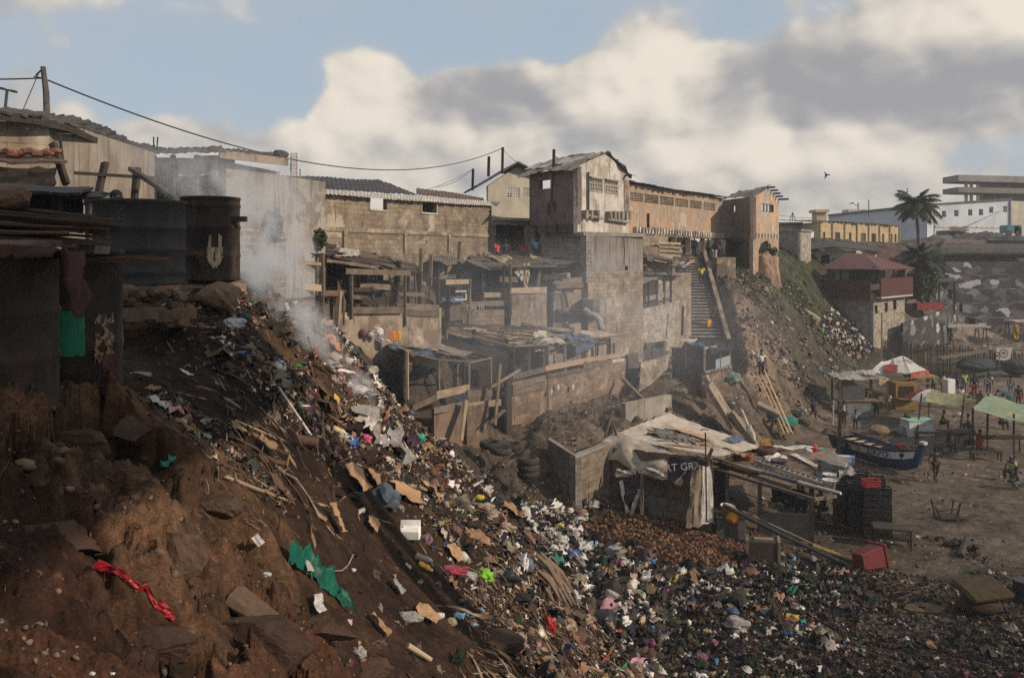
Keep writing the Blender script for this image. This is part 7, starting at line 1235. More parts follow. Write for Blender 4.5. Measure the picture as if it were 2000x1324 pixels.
for px,Y in((1700,63.8),(1780,62),(1811,66)):q=G(px,Y);b=MB();b.beam(q,V(q.x,q.y,zf(728,Y)),.1);b.build('post',wood_dark,t)
mid=(e1+e2)/2*.42+r1*.58;xd=(e2-e1).normalized();yd=(r1-(e1+e2)/2).normalized();text('TER',.78,mid+xd.cross(yd)*.06+V(-.15,-.1,.08),xd,yd,navy,t);text('TELECOM',.36,(e1+e2)/2+V(.12,-.14,-.18),xd,V(0,0,1),mk('valance_white',(.55,.42,.40),None,5),t)
t=thing('yellow_kiosk',G(1762,61.5),'mustard yellow wooden kiosk under the red and white canopy','kiosk');q=G(1763,61.5);yk=mk('kiosk_yellow',(.24,.16,.04),(.17,.115,.035),2,30,(6,.6),(.12,.08,.04));b=MB();b.box(q+V(0,0,.95),(.75,0,0),(0,.6,0),(0,0,.95));b.build('body',yk,t);b=MB();b.box(q+V(0,-.63,1.25),(.5,0,0),(0,.03,0),(0,0,.42));b.build('hatch',dark_in,t);b=MB();b.box(q+V(0,-.85,.82),(.7,0,0),(0,.22,0),(0,0,.03));b.build('ledge',yk,t)
b=MB();q=P(1798,735,62);b.box(q,(1.2,.2,0),(0,.4,.05),(0,0,.03));b.box(q+V(-.3,-.2,-.45),(.9,.1,0),(0,.3,0),(0,0,.03));b.beam(q+V(-.8,0,0),q+V(-.8,0,-2),.1);b.beam(q+V(.6,0,0),q+V(.6,0,-2),.1);tag(b.build('plank_rack',mk('rack_orange',(.27,.165,.07),None,4)),'rack of orange planks right of the yellow kiosk','rack')
def parasol(p,r,h,cols,lab,tilt=(0,0)):
    t=thing('parasol',p,lab,'parasol');b=MB();b.tube([p,p+V(0,0,h)],.03,6);b.build('pole',iron,t);n=8;bl=[MB()for _ in cols]
    for k in range(n):
        a0,a1=2*math.pi*k/n,2*math.pi*(k+1)/n;m_=bl[k%len(cols)];rings=[(0,0),(.35,-.07),(.7,-.24),(1,-.48)]
        for(f0,z0),(f1,z1)in zip(rings[:-1],rings[1:]):
            c=lambda a,f,z:p+V(math.cos(a)*r*f,math.sin(a)*r*f,h+z*r)
            o=len(m_.v);m_.v+=[c(a0,f0,z0),c(a0,f1,z1),c(a1,f1,z1),c(a1,f0,z0)];m_.v+=[v+V(0,0,-.015)for v in m_.v[o:o+4]];m_.face([o,o+1,o+2,o+3]);m_.face([o+7,o+6,o+5,o+4])
    for q,m_ in zip(bl,cols):q.build('canopy',m_,t)
    t.rotation_euler=(*tilt,.3);return t
q=G(1812,56);parasol(q,1.5,2.25,(rd,wt,mk('parasol_grey',(.25,.25,.26),None,4)),'red, white and grey parasol behind the lime sling tarp',(.06,.05))
t=thing('sling_tarp',P(1850,790,55),'sagging yellow-green tarp slung between two poles behind the stalls','tarpaulin');b=MB();b.sheet(P(1806,786,52.5),P(1880,794,52),P(1893,766,54.5),P(1812,768,55),14,7,.03,.30,.012,.03);b.build('sheet',tarp_lime,t)
for a_,c_ in((P(1800,772,53),G(1790,51)),(P(1884,775,53),G(1872,50))):b=MB();b.beam(a_+V(0,0,.1),c_,.09);b.build('pole',wood_dark,t)
t=thing('sunshade_tarp',P(1955,800,49),'big pale green striped tarp shading the stall at the right edge','tarpaulin');b=MB();b.sheet(P(1897,800,46.5),P(2030,832,44),P(2040,800,50),P(1928,770,52),24,8,.03,.12,.012,.03);b.build('sheet',mk('tarp_striped',(.24,.36,.24),(.40,.40,.22),1.2,40,(.4,9),(.16,.25,.22),rough=.8,transl=.25,scut=(.52,.6)),t)
for a_,c_ in((P(1980,812,46),G(1980,44.5)),(P(1930,772,51.5),G(1928,51)),(P(1900,800,46.5),G(1900,46))):b=MB();b.beam(a_+V(0,0,.1),c_,.1);b.build('pole',wood_dark,t)
t=thing('chest_freezer',G(1790,52),'white and pale green chest freezer in the middle of the market','freezer');q=G(1792,52);b=MB();b.box(q+V(0,0,.48),(.85,.18,0),(-.08,.4,0),(0,0,.46));b.build('body',mk('freezer',(.50,.53,.50),(.36,.42,.38),2,20),t,bevel=.04);b=MB();b.box(q+V(0,0,.98),(.88,.19,0),(-.09,.43,0),(0,0,.035));b.build('lid',mk('freezer_lid',(.30,.52,.46),None,3),t)
t=thing('fridge',G(1853,66),'tall white fridge with a faded pink door standing behind the market tables','fridge');q=G(1853,66);b=MB();b.box(q+V(0,0,.85),(.34,.1,0),(-.08,.3,0),(0,0,.85));b.build('body',plain('fridge_white',(.58,.58,.56)),t,bevel=.03);b=MB();b.box(q+V(-.02,-.31,.9),(.27,.08,0),(0,.012,0),(0,0,.7));b.build('door',plain('fridge_pink',(.36,.24,.24)),t)
def table(px,Y,w,d,h,lab,m=wood_dark,rz=0,cat='table'):
    q=G(px,Y);t=thing('market_table',q,lab,cat,'market tables');c,s=math.cos(rz),math.sin(rz);b=MB();b.box(q+V(0,0,h),(w/2*c,w/2*s,0),(-d/2*s,d/2*c,0),(0,0,.03));b.build('tabletop',m,t)
    for sx in(-1,1):
        for sy in(-1,1):v=V(sx*w*.45*c-sy*d*.4*s,sx*w*.45*s+sy*d*.4*c,0);b=MB();b.beam(q+v+V(0,0,-.05),q+v+V(0,0,h-.03),.06);b.build('leg',m,t)
    return t
table(1822,49,1.9,.5,.75,'long low dark table right of the chest freezer',rz=-.1);table(1810,46.8,1.7,.35,.45,'narrow bench in front of the long low table',rz=-.1);table(1880,48.5,1.4,.8,.8,'table piled with logs beside the big pale green tarp',rz=.1);table(1960,47.5,2.4,.9,.8,'dark table in the shade of the big pale green tarp');table(1868,62,1.9,.7,.8,'table with white goods where the lime shirts stand',wood_pale);table(1845,47.2,1.2,.35,.45,'short bench left of the table piled with logs',rz=.3);table(1925,45.5,1.6,.4,.45,'low bench in front of the big pale green tarp')
q=G(1880,48.5);b=MB();random.seed(5)
for k in range(7):b.tube([q+V(-.6,-.25+.08*k,.9+.1*(k%2)),q+V(.6,-.22+.08*k,.9+.1*(k%2))],.07,7)
tag(b.build('log_pile',wood_old),'row of round logs piled on a table beside the big pale green tarp','logs')
for lab,px,Y,s,m,nm in[('blue plastic basin on the white goods table',1888,62,.25,P_b,'basin'),('red crate on the white goods table',1896,64,.25,P_r,'crate'),('white washing-up bowl on the white goods table',1858,62,.25,P_w,'basin')]:q=G(px,Y);bucket(q+V(0,0,.83),s,.2,m,lab,nm)
for q_,(px,py,w_,m,lab,Y)in enumerate([(1692,805,42,mk('net_greenblue',(.03,.09,.095),None,8),'large blue-green fishing net heap in front of the tin-roofed stall',55),(1768,850,40,mk('sack_grey',(.17,.165,.17),None,5),'grey bulging sacks beside the chest freezer',48.5),(1740,845,16,mk('carton',(.25,.19,.14),None,5),'small carton left of the grey bulging sacks',48),(1715,848,40,mk('net_tan',(.20,.14,.095),None,8),'tan rumpled net on the sand behind the boat',47),(1925,780,30,mk('sack_tan',(.24,.2,.15),None,5),'tan sacks behind the big pale green tarp',57),(1960,785,46,mk('net_teal2',(.05,.10,.10),None,8),'grey-teal net heap at the right behind the big tarp',58),(1758,875,22,P_r,'small red scrap heap on the sand behind the boat',45),(1862,842,16,P_w,'white lump under the table piled with logs',47.5),(1873,812,14,P_w,'white bag on the logs beside the big tarp',48.4),(1895,868,24,mk('dark_heap',(.045,.04,.038),None,5),'dark heap under the big pale green tarp',45),(1570,830,26,mk('dark_sack',(.05,.045,.042),None,5),'dark sack on the sand right of the fishing nets',48)]):
    bag(px,py,w_,m,lab,'fishing net' if 'net' in m.name else 'sack' if 'sack' in lab else 'heap',Y=None,sq=(1.1,.8,.7),amp=.18,name='fishing_net' if 'net' in m.name else 'sack',seed=q_+300)
b=MB();b.tube([R(1640,796)+V(0,0,.5),R(1640,796)+V(0,.5,.5)],.5,12);
# ---------------------------------------------------------------- fence, shelters, boulders beyond
t=thing('palisade_fence',P(1860,718,82),'long dark picket fence closing off the upper beach','fence');random.seed(6);b=MB()
for k in range(112):
    px=1722+300*k/111;Y=80+3*k/111;q=V(XY(px,Y),Y,0);top=zf(664+(px-1722)*.10+random.uniform(-4,3),Y);b.beam(V(q.x,q.y,-.3),V(q.x+random.uniform(-.05,.05),q.y,top),random.uniform(.06,.1),.04)
b.build('pickets',mk('picket',(.075,.060,.050),(.05,.04,.034),3,30,(1,20)),t)
for z in(1.0,2.3):b=MB();b.beam(V(XY(1722,80),80.08,z),V(XY(2022,83),83.08,z-.3),.07,.09);b.build('rail',wood_dark,t)
b=MB();b.sheet(P(1945,703,81.8),P(1973,704,82),P(1977,679,82),P(1946,678,81.8),4,4,.02,0,.03);b.build('poster',mk('poster',(.46,.45,.42),(.33,.32,.3),2,20),t);b=MB();c=P(1960,690,81.6);
b.lathe([(.32,0),(.32,.02),(.42,.02),(.42,0)],c,20,ax=(0,-1,0),cap0=False,cap1=False);b.lathe([(.16,0),(.16,.02)],c,14,ax=(0,-1,0));b.build('poster_emblem',mk('poster_ink',(.12,.12,.12),None,4),t)
for lab,x0,x1,y0,y1,Y,m in(('pale-topped wooden shelter on splayed legs behind the fence',1848,1932,636,672,95,mk('shelter_top',(.40,.37,.33),None,3)),('dark slanting shelter with a yellow cloth, behind the left of the fence',1804,1842,632,664,93,wood_old),('shelter with mustard cloths on its leg at the right edge behind the fence',1978,2030,626,668,96,mk('shelter_top',(.4,.37,.33)))):
    t=thing('shelter',G((x0+x1)/2,Y),lab,'shelter','shelters behind the fence');a=P(x0,y0+2,Y);c=P(x1,y0+2-(6 if x0==1804 else 0),Y);b=MB();b.box((a+c)/2+V(0,.8,0),(c-a)/2,(0,1.2,0),(0,0,.09));b.build('top',m,t)
    for u in(.1,.9):
        for dy in(0,1.6):
            for s_ in(-.35,.35):q=a+(c-a)*u;f=G(1000+(q.x+s_)/(q.y+dy)*F,q.y+dy);b=MB();b.beam(V(q.x+s_*.3,q.y+dy,q.z-.05),V(q.x+s_,q.y+dy,f.z-.1),.12);b.build('leg',wood_old,t)
    if x0!=1848:q=a+(c-a)*(.5 if x0==1804 else.08);b=MB();b.sheet(q+V(-.3,-.3,-1.9),q+V(.3,-.3,-1.9),q+V(.3,-.2,-.1),q+V(-.3,-.2,-.1),4,6,.08,0,.02);b.build('yellow_cloth',mk('cloth_mustard',(.38,.22,.04),None,4),t)
b=MB();b.box(P(1880,692,79),(2.4,.6,.28),(0,.5,0),(0,0,.06));tag(b.build('boat_plank',wood_old),'long slanting plank or hull side resting before the picket fence','plank');b=MB();b.ball(P(1905,706,79.5)+V(0,0,-.3),1.1,3,.15,(1.8,.8,.6),4);tag(b.build('net_heap',mk('net_bluish',(.045,.07,.075),None,6)),'bluish net heap along the picket fence','fishing net');b=MB();b.ball(P(1992,712,79)+V(0,0,-.2),1.2,3,.15,(1.5,.8,.7),6);tag(b.build('net_heap',mk('net_dull',(.05,.05,.052),None,6)),'dark net heap at the right end of the picket fence','fishing net')
b=MB();b.beam(P(1722,610,79),G(1722,79),.12);tag(b.build('post',plaster_tan),'tall pale post at the left end of the picket fence','post')
# ---------------------------------------------------------------- palms, poles, cables, masts
def palm(px,py,Y,Yb,zb,n,L,lab,seed):
    rr=random.Random(seed);top=P(px,py,Y);base=V(top.x+.4,Yb,zb);t=thing('palm_tree',base,lab,'palm tree','palms beside the white building');b=MB();pts=[base+(top-base)*k/8+V(.25*math.sin(k*.5),0,0)for k in range(9)];b.tube(pts,[.24-.012*k for k in range(9)],10);b.build('trunk',wood_old,t);b=MB();top=pts[-1]
    for k in range(n):
        a=2*math.pi*k/n+rr.uniform(-.2,.2);e=rr.uniform(-.25,1.25);d=V(math.cos(a)*math.cos(e),math.sin(a)*math.cos(e),math.sin(e));l=L*rr.uniform(.8,1.1);rib=[];p=top.copy();v=d.copy()
        for s_ in range(15):rib.append(p.copy());p=p+v*(l/14);v=(v+V(0,0,-.125)).normalized()
        side=d.cross(V(0,0,1)).normalized()if abs(d.z)<.98 else V(1,0,0)
        b.tube(rib,[.04*(1-i/16)for i in range(15)],4,False)
        for i in range(1,15):
            tt=(rib[i]-rib[i-1]).normalized();up=side.cross(tt);wl=l*.30*math.sin(math.pi*min(1,.18+i/16))**.7
            for sgn in(-1,1):
                for h_ in(0,.5):
                    q=rib[i-1]+(rib[i]-rib[i-1])*h_;tip=q+side*sgn*wl*.75+tt*wl*.55+V(0,0,-wl*rr.uniform(.25,.6));o=len(b.v);b.v+=[q-tt*.06,q+tt*.2,tip];b.face([o,o+1,o+2])
    b.build('crown',mk('palm_leaf',(.028,.045,.022),(.045,.062,.028),2,12,rough=.5,transl=.2,co='Object'),t);return t
palm(1791,402,97,98,9.0,38,3.6,'tall coconut palm with a round dark crown against the sky',3);palm(1797,505,92,92.5,5.5,26,3.1,'lower bushy palm beside the red-roofed balcony house',8);palm(1812,520,95,96,5.0,22,2.6,'small palm half hidden right of the lower bushy palm',11)
leafy('bush','dark scrub below the two palms right of the balcony house',P(1796,585,93),2.2,1500,leaf,22,(.8,.8,.7),.25,'scrub')
t=thing('utility_pole',P(92,232,24),'leaning wooden utility pole above the far-left house','utility pole');b=MB();b.tube([P(92,240,24),P(90,180,24),P(84,131,24)],[.09,.085,.07],8);b.build('shaft',mk('pole_grey',(.10,.09,.082),None,4),t);b=MB();b.tube([P(80,138,23.9),P(70,148,23.9)],.025,5);b.tube([P(83,153,23.9),P(66,150,23.9)],.02,5);b.build('bracket',iron,t)
b=MB();b.tube([P(76,142,24),P(42,222,22)],.012,4);tag(b.build('stay_wire',iron),'stay wire running down left from the leaning utility pole','wire')
def wire(p0,p1,sag,lab,r=.016,n=24):b=MB();b.tube([p0+(p1-p0)*(k/n)+V(0,0,-sag*4*(k/n)*(1-k/n))for k in range(n+1)],r,5);tag(b.build('cable',iron),lab,'cable')
wire(P(86,154,24),P(981,290,55),1.9,'long black cable sagging across the sky from the leaning pole',.024,50);wire(P(-200,150,22),P(84,153,24),.05,'short black cable leaving the frame at the left',.022);wire(P(981,290,55),P(1012,318,53),.1,'cable running down from the short pole to the cream gable house',.014);wire(P(923,331,50),P(830,372,44),.1,'lower cable running left from the thin roof pole',.012);wire(P(923,331,50),P(852,366,46),.2,'second slack cable left of the thin roof pole',.012)
for lab,px,y0,y1,Y,r in(('pole with a small fitting rising behind the cream gable house',981,288,340,55,.07),('bare pole left of the cream gable house roof',954,306,345,52,.07),('thin pole on the roof at the right of the long block building',923,330,372,50,.06),('tall thin post standing on the ruined house roof',1081,292,345,47.8,.07),('thin mast rising above the yellow building',1696,390,425,150,.07),('thin mast behind the palm crown',1771,368,420,150,.07)):b=MB();b.beam(P(px+1,y0,Y),P(px,y1,Y),r*2);tag(b.build('thin_pole',iron if Y>60 else wood_dark),lab,'pole')
t=thing('street_lamp',P(12,218,30),'double-armed street lamp at the far left above the roof','street lamp');b=MB();b.tube([P(9,225,30),P(14,176,30)],.05,6);b.build('shaft',iron,t);b=MB();b.tube([P(2,173,30),P(28,179,30)],.03,6);b.build('arm',iron,t)
for x in(2,27):b=MB();b.box(P(x,173+(x>9)*6,30),(.10,0,-.02),(0,.06,0),(0,0,.04));b.build('lamp_head',iron,t)
t=thing('street_lamp',P(1676,425,160),'single-armed street lamp over the white building roofline','street lamp');b=MB();b.tube([P(1676,422,160),P(1676,396,160)],.09,6);b.build('shaft',iron,t);b=MB();b.tube([P(1676,403,160),P(1664,397,160)],.06,6);b.build('arm',iron,t);b=MB();b.box(P(1663,397,160),(.4,0,.1),(0,.2,0),(0,0,.08));b.build('lamp_head',iron,t)
t=thing('radio_mast',P(574,345,70),'small red and white lattice radio mast behind the long block building','mast');b=MB();rm=mk('mast_rose',(.42,.26,.24),None,4);z0,z1=P(574,352,70),P(574,300,70)
for sx in(-.24,.24):b.beam(z0+V(sx,0,0),z1+V(sx,0,0),.05)
for k in range(7):q0=z0+(z1-z0)*k/7;q1=z0+(z1-z0)*(k+1)/7;b.beam(q0+V(-.24,0,0),q1+V(.24,0,0),.035);b.beam(q0+V(.24,0,0),q1+V(-.24,0,0),.035);b.beam(q1+V(-.24,0,0),q1+V(.24,0,0),.035)
b.build('lattice',rm,t);b=MB();b.beam(P(568,335,70),P(568,318,70),.08);b.beam(P(586,348,70),P(586,330,70),.06);b.build('antenna',iron,t)
for q_,px in enumerate((301,306)):b=MB();b.beam(P(px,300,27),P(px-1+3*q_,268,27),.03);tag(b.build('rebar',iron),['left one of two thin rods above the veranda house roof','right one of two thin rods above the veranda house roof'][q_],'rod')
t=thing('pylon',P(1548,432,125),'small dark tripod pylon above the yellow annex','pylon');b=MB()
for dx in(-.45,0,.45):b.beam(P(1548,432,125)+V(dx,0,0),P(1548,415,125),.1)
b.build('frame',iron,t);wire(P(1523,421,118),P(1640,424,150),.3,'thin power line over the yellow building',.03);wire(P(1985,395,150),P(1835,460,130),.4,'thin cable slanting down across the white building',.04)
t=thing('bird',P(1615,342,60),'small dark bird flying in the sky right of the tower','bird');b=MB();q=P(1615,342,60);b.ball(q,.10,2,.05,(1.6,.7,.6),2);b.ball(q+V(.17,0,.02),.045,2,.03,(1.2,1,1),3);b.build('body',black_plastic,t);
for s_ in(-1,1):b=MB();b.sheet(q+V(-.1,0,0),q+V(.08,0,0),q+V(-.12,.1,s_*.24),q+V(-.16,.1,s_*.24),3,3,.005,0,.012);b.build('wing',black_plastic,t)
# ---------------------------------------------------------------- people
SK=lambda n,c:mk('skin_'+n,c,tuple(a*.8 for a in c),6,40,rough=.55,bump=.05,fvar=.08,co='Object')
skins=[SK('a',(.055,.030,.020)),SK('b',(.040,.022,.015)),SK('c',(.075,.042,.028))]
hair_m=mk('hair',(.008,.007,.007),None,30,80,rough=.9,co='Object')
def cloth(n,c,c2=None,**k):return mk('cloth_'+n,c,c2 or tuple(a*.7 for a in c),k.pop('sc',5),40,rough=.9,bump=.2,co='Object',fvar=.15,**k)
def skin_mesh(verts,edges,root=0,sub=1):
    me=bpy.data.meshes.new('tmp');me.from_pydata([tuple(v[0])for v in verts],edges,[]);o=bpy.data.objects.new('tmp',me);C.objects.link(o)
    md=o.modifiers.new('s','SKIN');md.use_smooth_shade=True;md.branch_smoothing=.6
    sv=me.skin_vertices[0].data
    for i,v in enumerate(verts):r=v[1];sv[i].radius=(r,r)if not hasattr(r,'__len__')else r;sv[i].use_root=(i==root)
    s_=o.modifiers.new('u','SUBSURF');s_.levels=sub;s_.render_levels=sub
    bpy.context.view_layer.update();me2=bpy.data.meshes.new_from_object(o.evaluated_get(bpy.context.evaluated_depsgraph_get()));bpy.data.objects.remove(o);bpy.data.meshes.remove(me);return me2
def add_to(me,mb):
    """append extra shapes (fingers, ears, nose) to a body so that it stays one mesh"""
    bm=bmesh.new();bm.from_mesh(me);vs=[bm.verts.new(v)for v in mb.v]
    for f in mb.f:
        try:bm.faces.new([vs[i]for i in f]).smooth=True
        except ValueError:pass
    bm.to_mesh(me);bm.free()
def person(pos,h,face,pose,label,skin=0,top=None,low=None,hair='short',hat=None,arms=None,group=None,extra=None,number=None):
    """face: degrees, 0 looks toward the camera, 90 to the right of the picture. All joints in units of body height; forward is -y."""
    J=dict(pel=V(0,0,.52),spi=V(0,0,.62),che=V(0,.005,.73),nk=V(0,.0,.83),hd=V(0,-.012,.89),tp=V(0,-.008,.955))
    S_={}
    for n,s in(('L',-1),('R',1)):S_[n]=dict(hip=V(.052*s,0,.50),kn=V(.062*s,-.012,.275),an=V(.066*s,.008,.045),to=V(.076*s,-.085,.016),sh=V(.112*s,.005,.795),el=V(.150*s,.018,.625),wr=V(.158*s,-.035,.475),ha=V(.156*s,-.055,.425))
    if pose in('walk','step'):
        k=1 if pose=='walk' else.6
        S_['L']['kn']+=V(0,-.075*k,.01);S_['L']['an']+=V(0,-.085*k,.0);S_['L']['to']+=V(0,-.09*k,.005);S_['R']['kn']+=V(0,.035*k,0);S_['R']['an']+=V(0,.15*k,.03*k);S_['R']['to']+=V(0,.13*k,.0)
        S_['L']['wr']+=V(0,.08*k,0);S_['L']['ha']+=V(0,.09*k,.01);S_['R']['wr']+=V(0,-.08*k,.02);S_['R']['ha']+=V(0,-.10*k,.03)
    if pose in('sit','squat'):
        dz=-.25 if pose=='sit' else-.36
        for q in J:J[q]+=V(0,-.06 if q in('nk','hd','tp','che')else 0,dz)
        for n in S_:
            for q in('hip','sh','el','wr','ha'):S_[n][q]+=V(0,-.06 if q!='hip' else 0,dz)
            s=1 if n=='R' else-1;S_[n]['kn']=V(.10*s,-.21,.28 if pose=='sit' else.25);S_[n]['an']=V(.09*s,-.20 if pose=='sit' else-.05,.045);S_[n]['to']=V(.10*s,-.29 if pose=='sit' else-.14,.016);S_[n]['el']=V(.14*s,-.08,.625+dz);S_[n]['wr']=V(.08*s,-.19,.57+dz);S_[n]['ha']=V(.06*s,-.23,.55+dz)
    if pose=='bend':
        for q,v in(('spi',(0,-.05,-.01)),('che',(0,-.15,-.05)),('nk',(0,-.24,-.10)),('hd',(0,-.29,-.12)),('tp',(0,-.34,-.14))):J[q]+=V(*v)
        for n in S_:
            for q in('sh','el','wr','ha'):S_[n][q]+=V(0,-.22,-.10-(.02 if q!='sh' else 0))
    for n,dct in(arms or{}).items():
        for q,v in dct.items():S_[n][q]=V(*v)
    vs=[];es=[];ix={}
    def add(nm,p,r,prev=None):
        ix[nm]=len(vs);vs.append((p*h,r*h if not hasattr(r,'__len__')else tuple(a*h for a in r)))
        if prev is not None:es.append((ix[prev],ix[nm]))
    add('pel',J['pel'],(.078,.06));add('spi',J['spi'],(.070,.053),'pel');add('che',J['che'],(.088,.062),'spi');add('nk',J['nk'],.030,'che');add('jaw',J['hd']+V(0,-.006,-.012),.043,'nk');add('hd',J['hd']+V(0,0,.02),(.050,.056),'jaw');add('tp',J['tp']+V(0,.002,-.012),.040,'hd')
    for n in 'LR':
        d=S_[n];add('hip'+n,d['hip'],.058,'pel');add('thi'+n,(d['hip']+d['kn'])/2,.046,'hip'+n);add('kn'+n,d['kn'],.034,'thi'+n);add('cal'+n,d['kn']*.68+d['an']*.32,.034,'kn'+n);add('an'+n,d['an'],.021,'cal'+n);add('to'+n,d['to'],.017,'an'+n)
        add('sh'+n,d['sh'],.042,'che');add('bi'+n,(d['sh']+d['el'])/2,.031,'sh'+n);add('el'+n,d['el'],.025,'bi'+n);add('wr'+n,d['wr'],.017,'el'+n);add('ha'+n,d['ha'],(.022,.014),'wr'+n)
    body=skin_mesh(vs,es)
    mb=MB()
    for n,s in(('L',-1),('R',1)):
        d=S_[n];a=(d['ha']-d['wr']).normalized();sd_=V(0,1,0);sd_=(sd_-a*sd_.dot(a));sd_=sd_.normalized()if sd_.length>.1 else V(1,0,0);cl=a.cross(sd_)*s
        for k,ln in enumerate((.044,.052,.050,.038)):
            p=(d['ha']+a*.004+sd_*(.015*(1.5-k)*-1))*h;mb.tube([p,p+(a*.5*ln+cl*-.004)*h,p+(a*ln+cl*-.02)*h],[.0062*h,.0058*h,.0045*h],5)
        p=(d['ha']*.55+d['wr']*.45-sd_*.016)*h;mb.tube([p,p+(-sd_*.016+a*.016)*h,p+(-sd_*.02+a*.038)*h],[.0072*h,.0065*h,.005*h],5)
        mb.ball((J['hd']+V(.049*s,.006,.006))*h,.013*h,1,0,(.5,1,1.3))
    mb.ball((J['hd']+V(0,-.060,.004))*h,.011*h,1,0,(.9,1,1.4));mb.ball((J['hd']+V(0,-.052,-.024))*h,.014*h,1,0,(1.3,.5,.45))
    for s in(-1,1):mb.ball((J['hd']+V(.019*s,-.052,.018))*h,.007*h,1,0,(1.2,.7,.8))
    add_to(body,mb);body.materials.clear();body.materials.append(skins[skin]);body.polygons.foreach_set('use_smooth',[True]*len(body.polygons))
    t=thing('person',pos,label,'person',group,rz=R_(face));o=bpy.data.objects.new('body',body);C.objects.link(o);o.parent=t
    def wear(name,keys,links,m,grow=.014,extra_r=None):
        vv=[vs[ix[k]]for k in keys];vv=[(p,tuple((a+grow*h)*(extra_r or{}).get(k,1)for a in(r if hasattr(r,'__len__')else(r,r))))for k,(p,r)in zip(keys,vv)];me=skin_mesh(vv,links);me.materials.clear();me.materials.append(m);q=bpy.data.objects.new(name,me);C.objects.link(q);q.parent=t
    def lerp(nm,a,b,f,r):ix[nm]=len(vs);vs.append((vs[ix[a]][0]*(1-f)+vs[ix[b]][0]*f,r*h))
    if low:
        m,kind=low
        for n in 'LR':lerp('cut'+n,'thi'+n,'kn'+n,.55,.045);lerp('low'+n,'cal'+n,'an'+n,.85,.026)
        if kind=='shorts':wear('shorts',['pel','hipL','thiL','cutL','hipR','thiR','cutR'],[(0,1),(1,2),(2,3),(0,4),(4,5),(5,6)],m,.012)
        else:wear('trousers',['pel','hipL','thiL','knL','calL','lowL','hipR','thiR','knR','calR','lowR'],[(0,1),(1,2),(2,3),(3,4),(4,5),(0,6),(6,7),(7,8),(8,9),(9,10)],m,.010)
    if top:
        m,kind=top
        if kind=='tee':
            for n in 'LR':lerp('slv'+n,'bi'+n,'el'+n,.35,.032)
            lerp('hem','pel','spi',-.15,.075);wear('shirt',['hem','spi','che','shL','biL','slvL','shR','biR','slvR'],[(0,1),(1,2),(2,3),(3,4),(4,5),(2,6),(6,7),(7,8)],m,.014)
        elif kind=='vest':
            lerp('hem','pel','spi',.1,.074);lerp('str','che','nk',.45,.062);wear('vest',['hem','spi','che','str'],[(0,1),(1,2),(2,3)],m,.010,{'che':1.05})
        elif kind=='dress':
            for n in 'LR':lerp('slv'+n,'bi'+n,'el'+n,.2,.032)
            kn=(vs[ix['knL']][0]+vs[ix['knR']][0])/2;ix['hemd']=len(vs);vs.append((kn+V(0,0,.02*h),.095*h));ix['mid']=len(vs);vs.append(((vs[ix['pel']][0]+kn)/2,.095*h));wear('dress',['hemd','mid','pel','spi','che','shL','slvL','shR','slvR'],[(0,1),(1,2),(2,3),(3,4),(4,5),(5,6),(4,7),(7,8)],m,.016)
    if hair:
        b=MB();c=(J['hd']+V(0,.010,.030))*h;b.ball(c,.060*h,2,.04,(.92,1.02,.9)if hair=='short' else(1.05,1.1,1.1),3);me_o=b.build('hair' if not hat else 'hat',hat or hair_m,None,True,origin=(0,0,0));me_o.parent=t
        bm=bmesh.new();bm.from_mesh(me_o.data);bmesh.ops.delete(bm,geom=[v for v in bm.verts if v.co.z<c.z-.012*h and v.co.y<c.y+.02*h],context='VERTS');bm.to_mesh(me_o.data);bm.free()
    if number:text(number,.14*h,pos+V(0,-.098*h,.70*h),(1,0,0),(0,0,1),navy,t)
    return t
def fig(px,py,hpx,*a,Y=None,h=None,**k):
    """place a person with feet at a photo pixel; hpx is the height seen there"""
    p=P(px,py,Y)if Y else R(px,py,17);hh=h or hpx/F*p.y;return person(p,max(1.05,min(1.85,hh)),*a,**k)
W_=cloth('white',(.60,.58,.56));DK=cloth('dark',(.022,.022,.028));RED=cloth('red',(.26,.025,.03));LIME=cloth('lime',(.30,.50,.06));BLUE=cloth('blue',(.05,.11,.34));YEL=cloth('yellow',(.60,.50,.07));LB=cloth('light_blue',(.22,.40,.55));GRY=cloth('grey',(.14,.14,.145));NAVY=cloth('navy',(.025,.03,.07));KH=cloth('khaki',(.20,.16,.08));PNK=cloth('pink',(.55,.10,.20))
STR=cloth('striped',(.50,.48,.45),(.03,.03,.035),streak=(.1,16),stain=(.03,.03,.035),scut=(.49,.51));PAT=cloth('patterned',(.50,.42,.12),(.42,.40,.36),sc=14);RPAT=cloth('red_pattern',(.20,.03,.04),(.4,.3,.28),sc=30)
g_b,g_s,g_t='people on the beach','people on the stairs','people above the stairs'
fig(1648,830,50,30,'stand','person in a white basketball vest and dark shorts standing near the bank',1,(W_,'vest'),(DK,'shorts'),group=g_b,number='32');fig(1671,840,42,170,'stand','child in a light blue t-shirt standing right of the white vest',1,(LB,'tee'),(DK,'shorts'),group=g_b);fig(1588,818,52,70,'walk','shirtless person in dark shorts walking at the foot of the bank',1,None,(NAVY,'shorts'),group=g_b)
fig(1735,808,44,120,'stand','person in a white t-shirt and grey shorts by the tin-roofed stall',1,(W_,'tee'),(GRY,'shorts'),group=g_b);fig(1778,846,48,-60,'bend','person in a dark shirt bending over beside the chest freezer',1,(DK,'tee'),(DK,'trousers'),group=g_b)
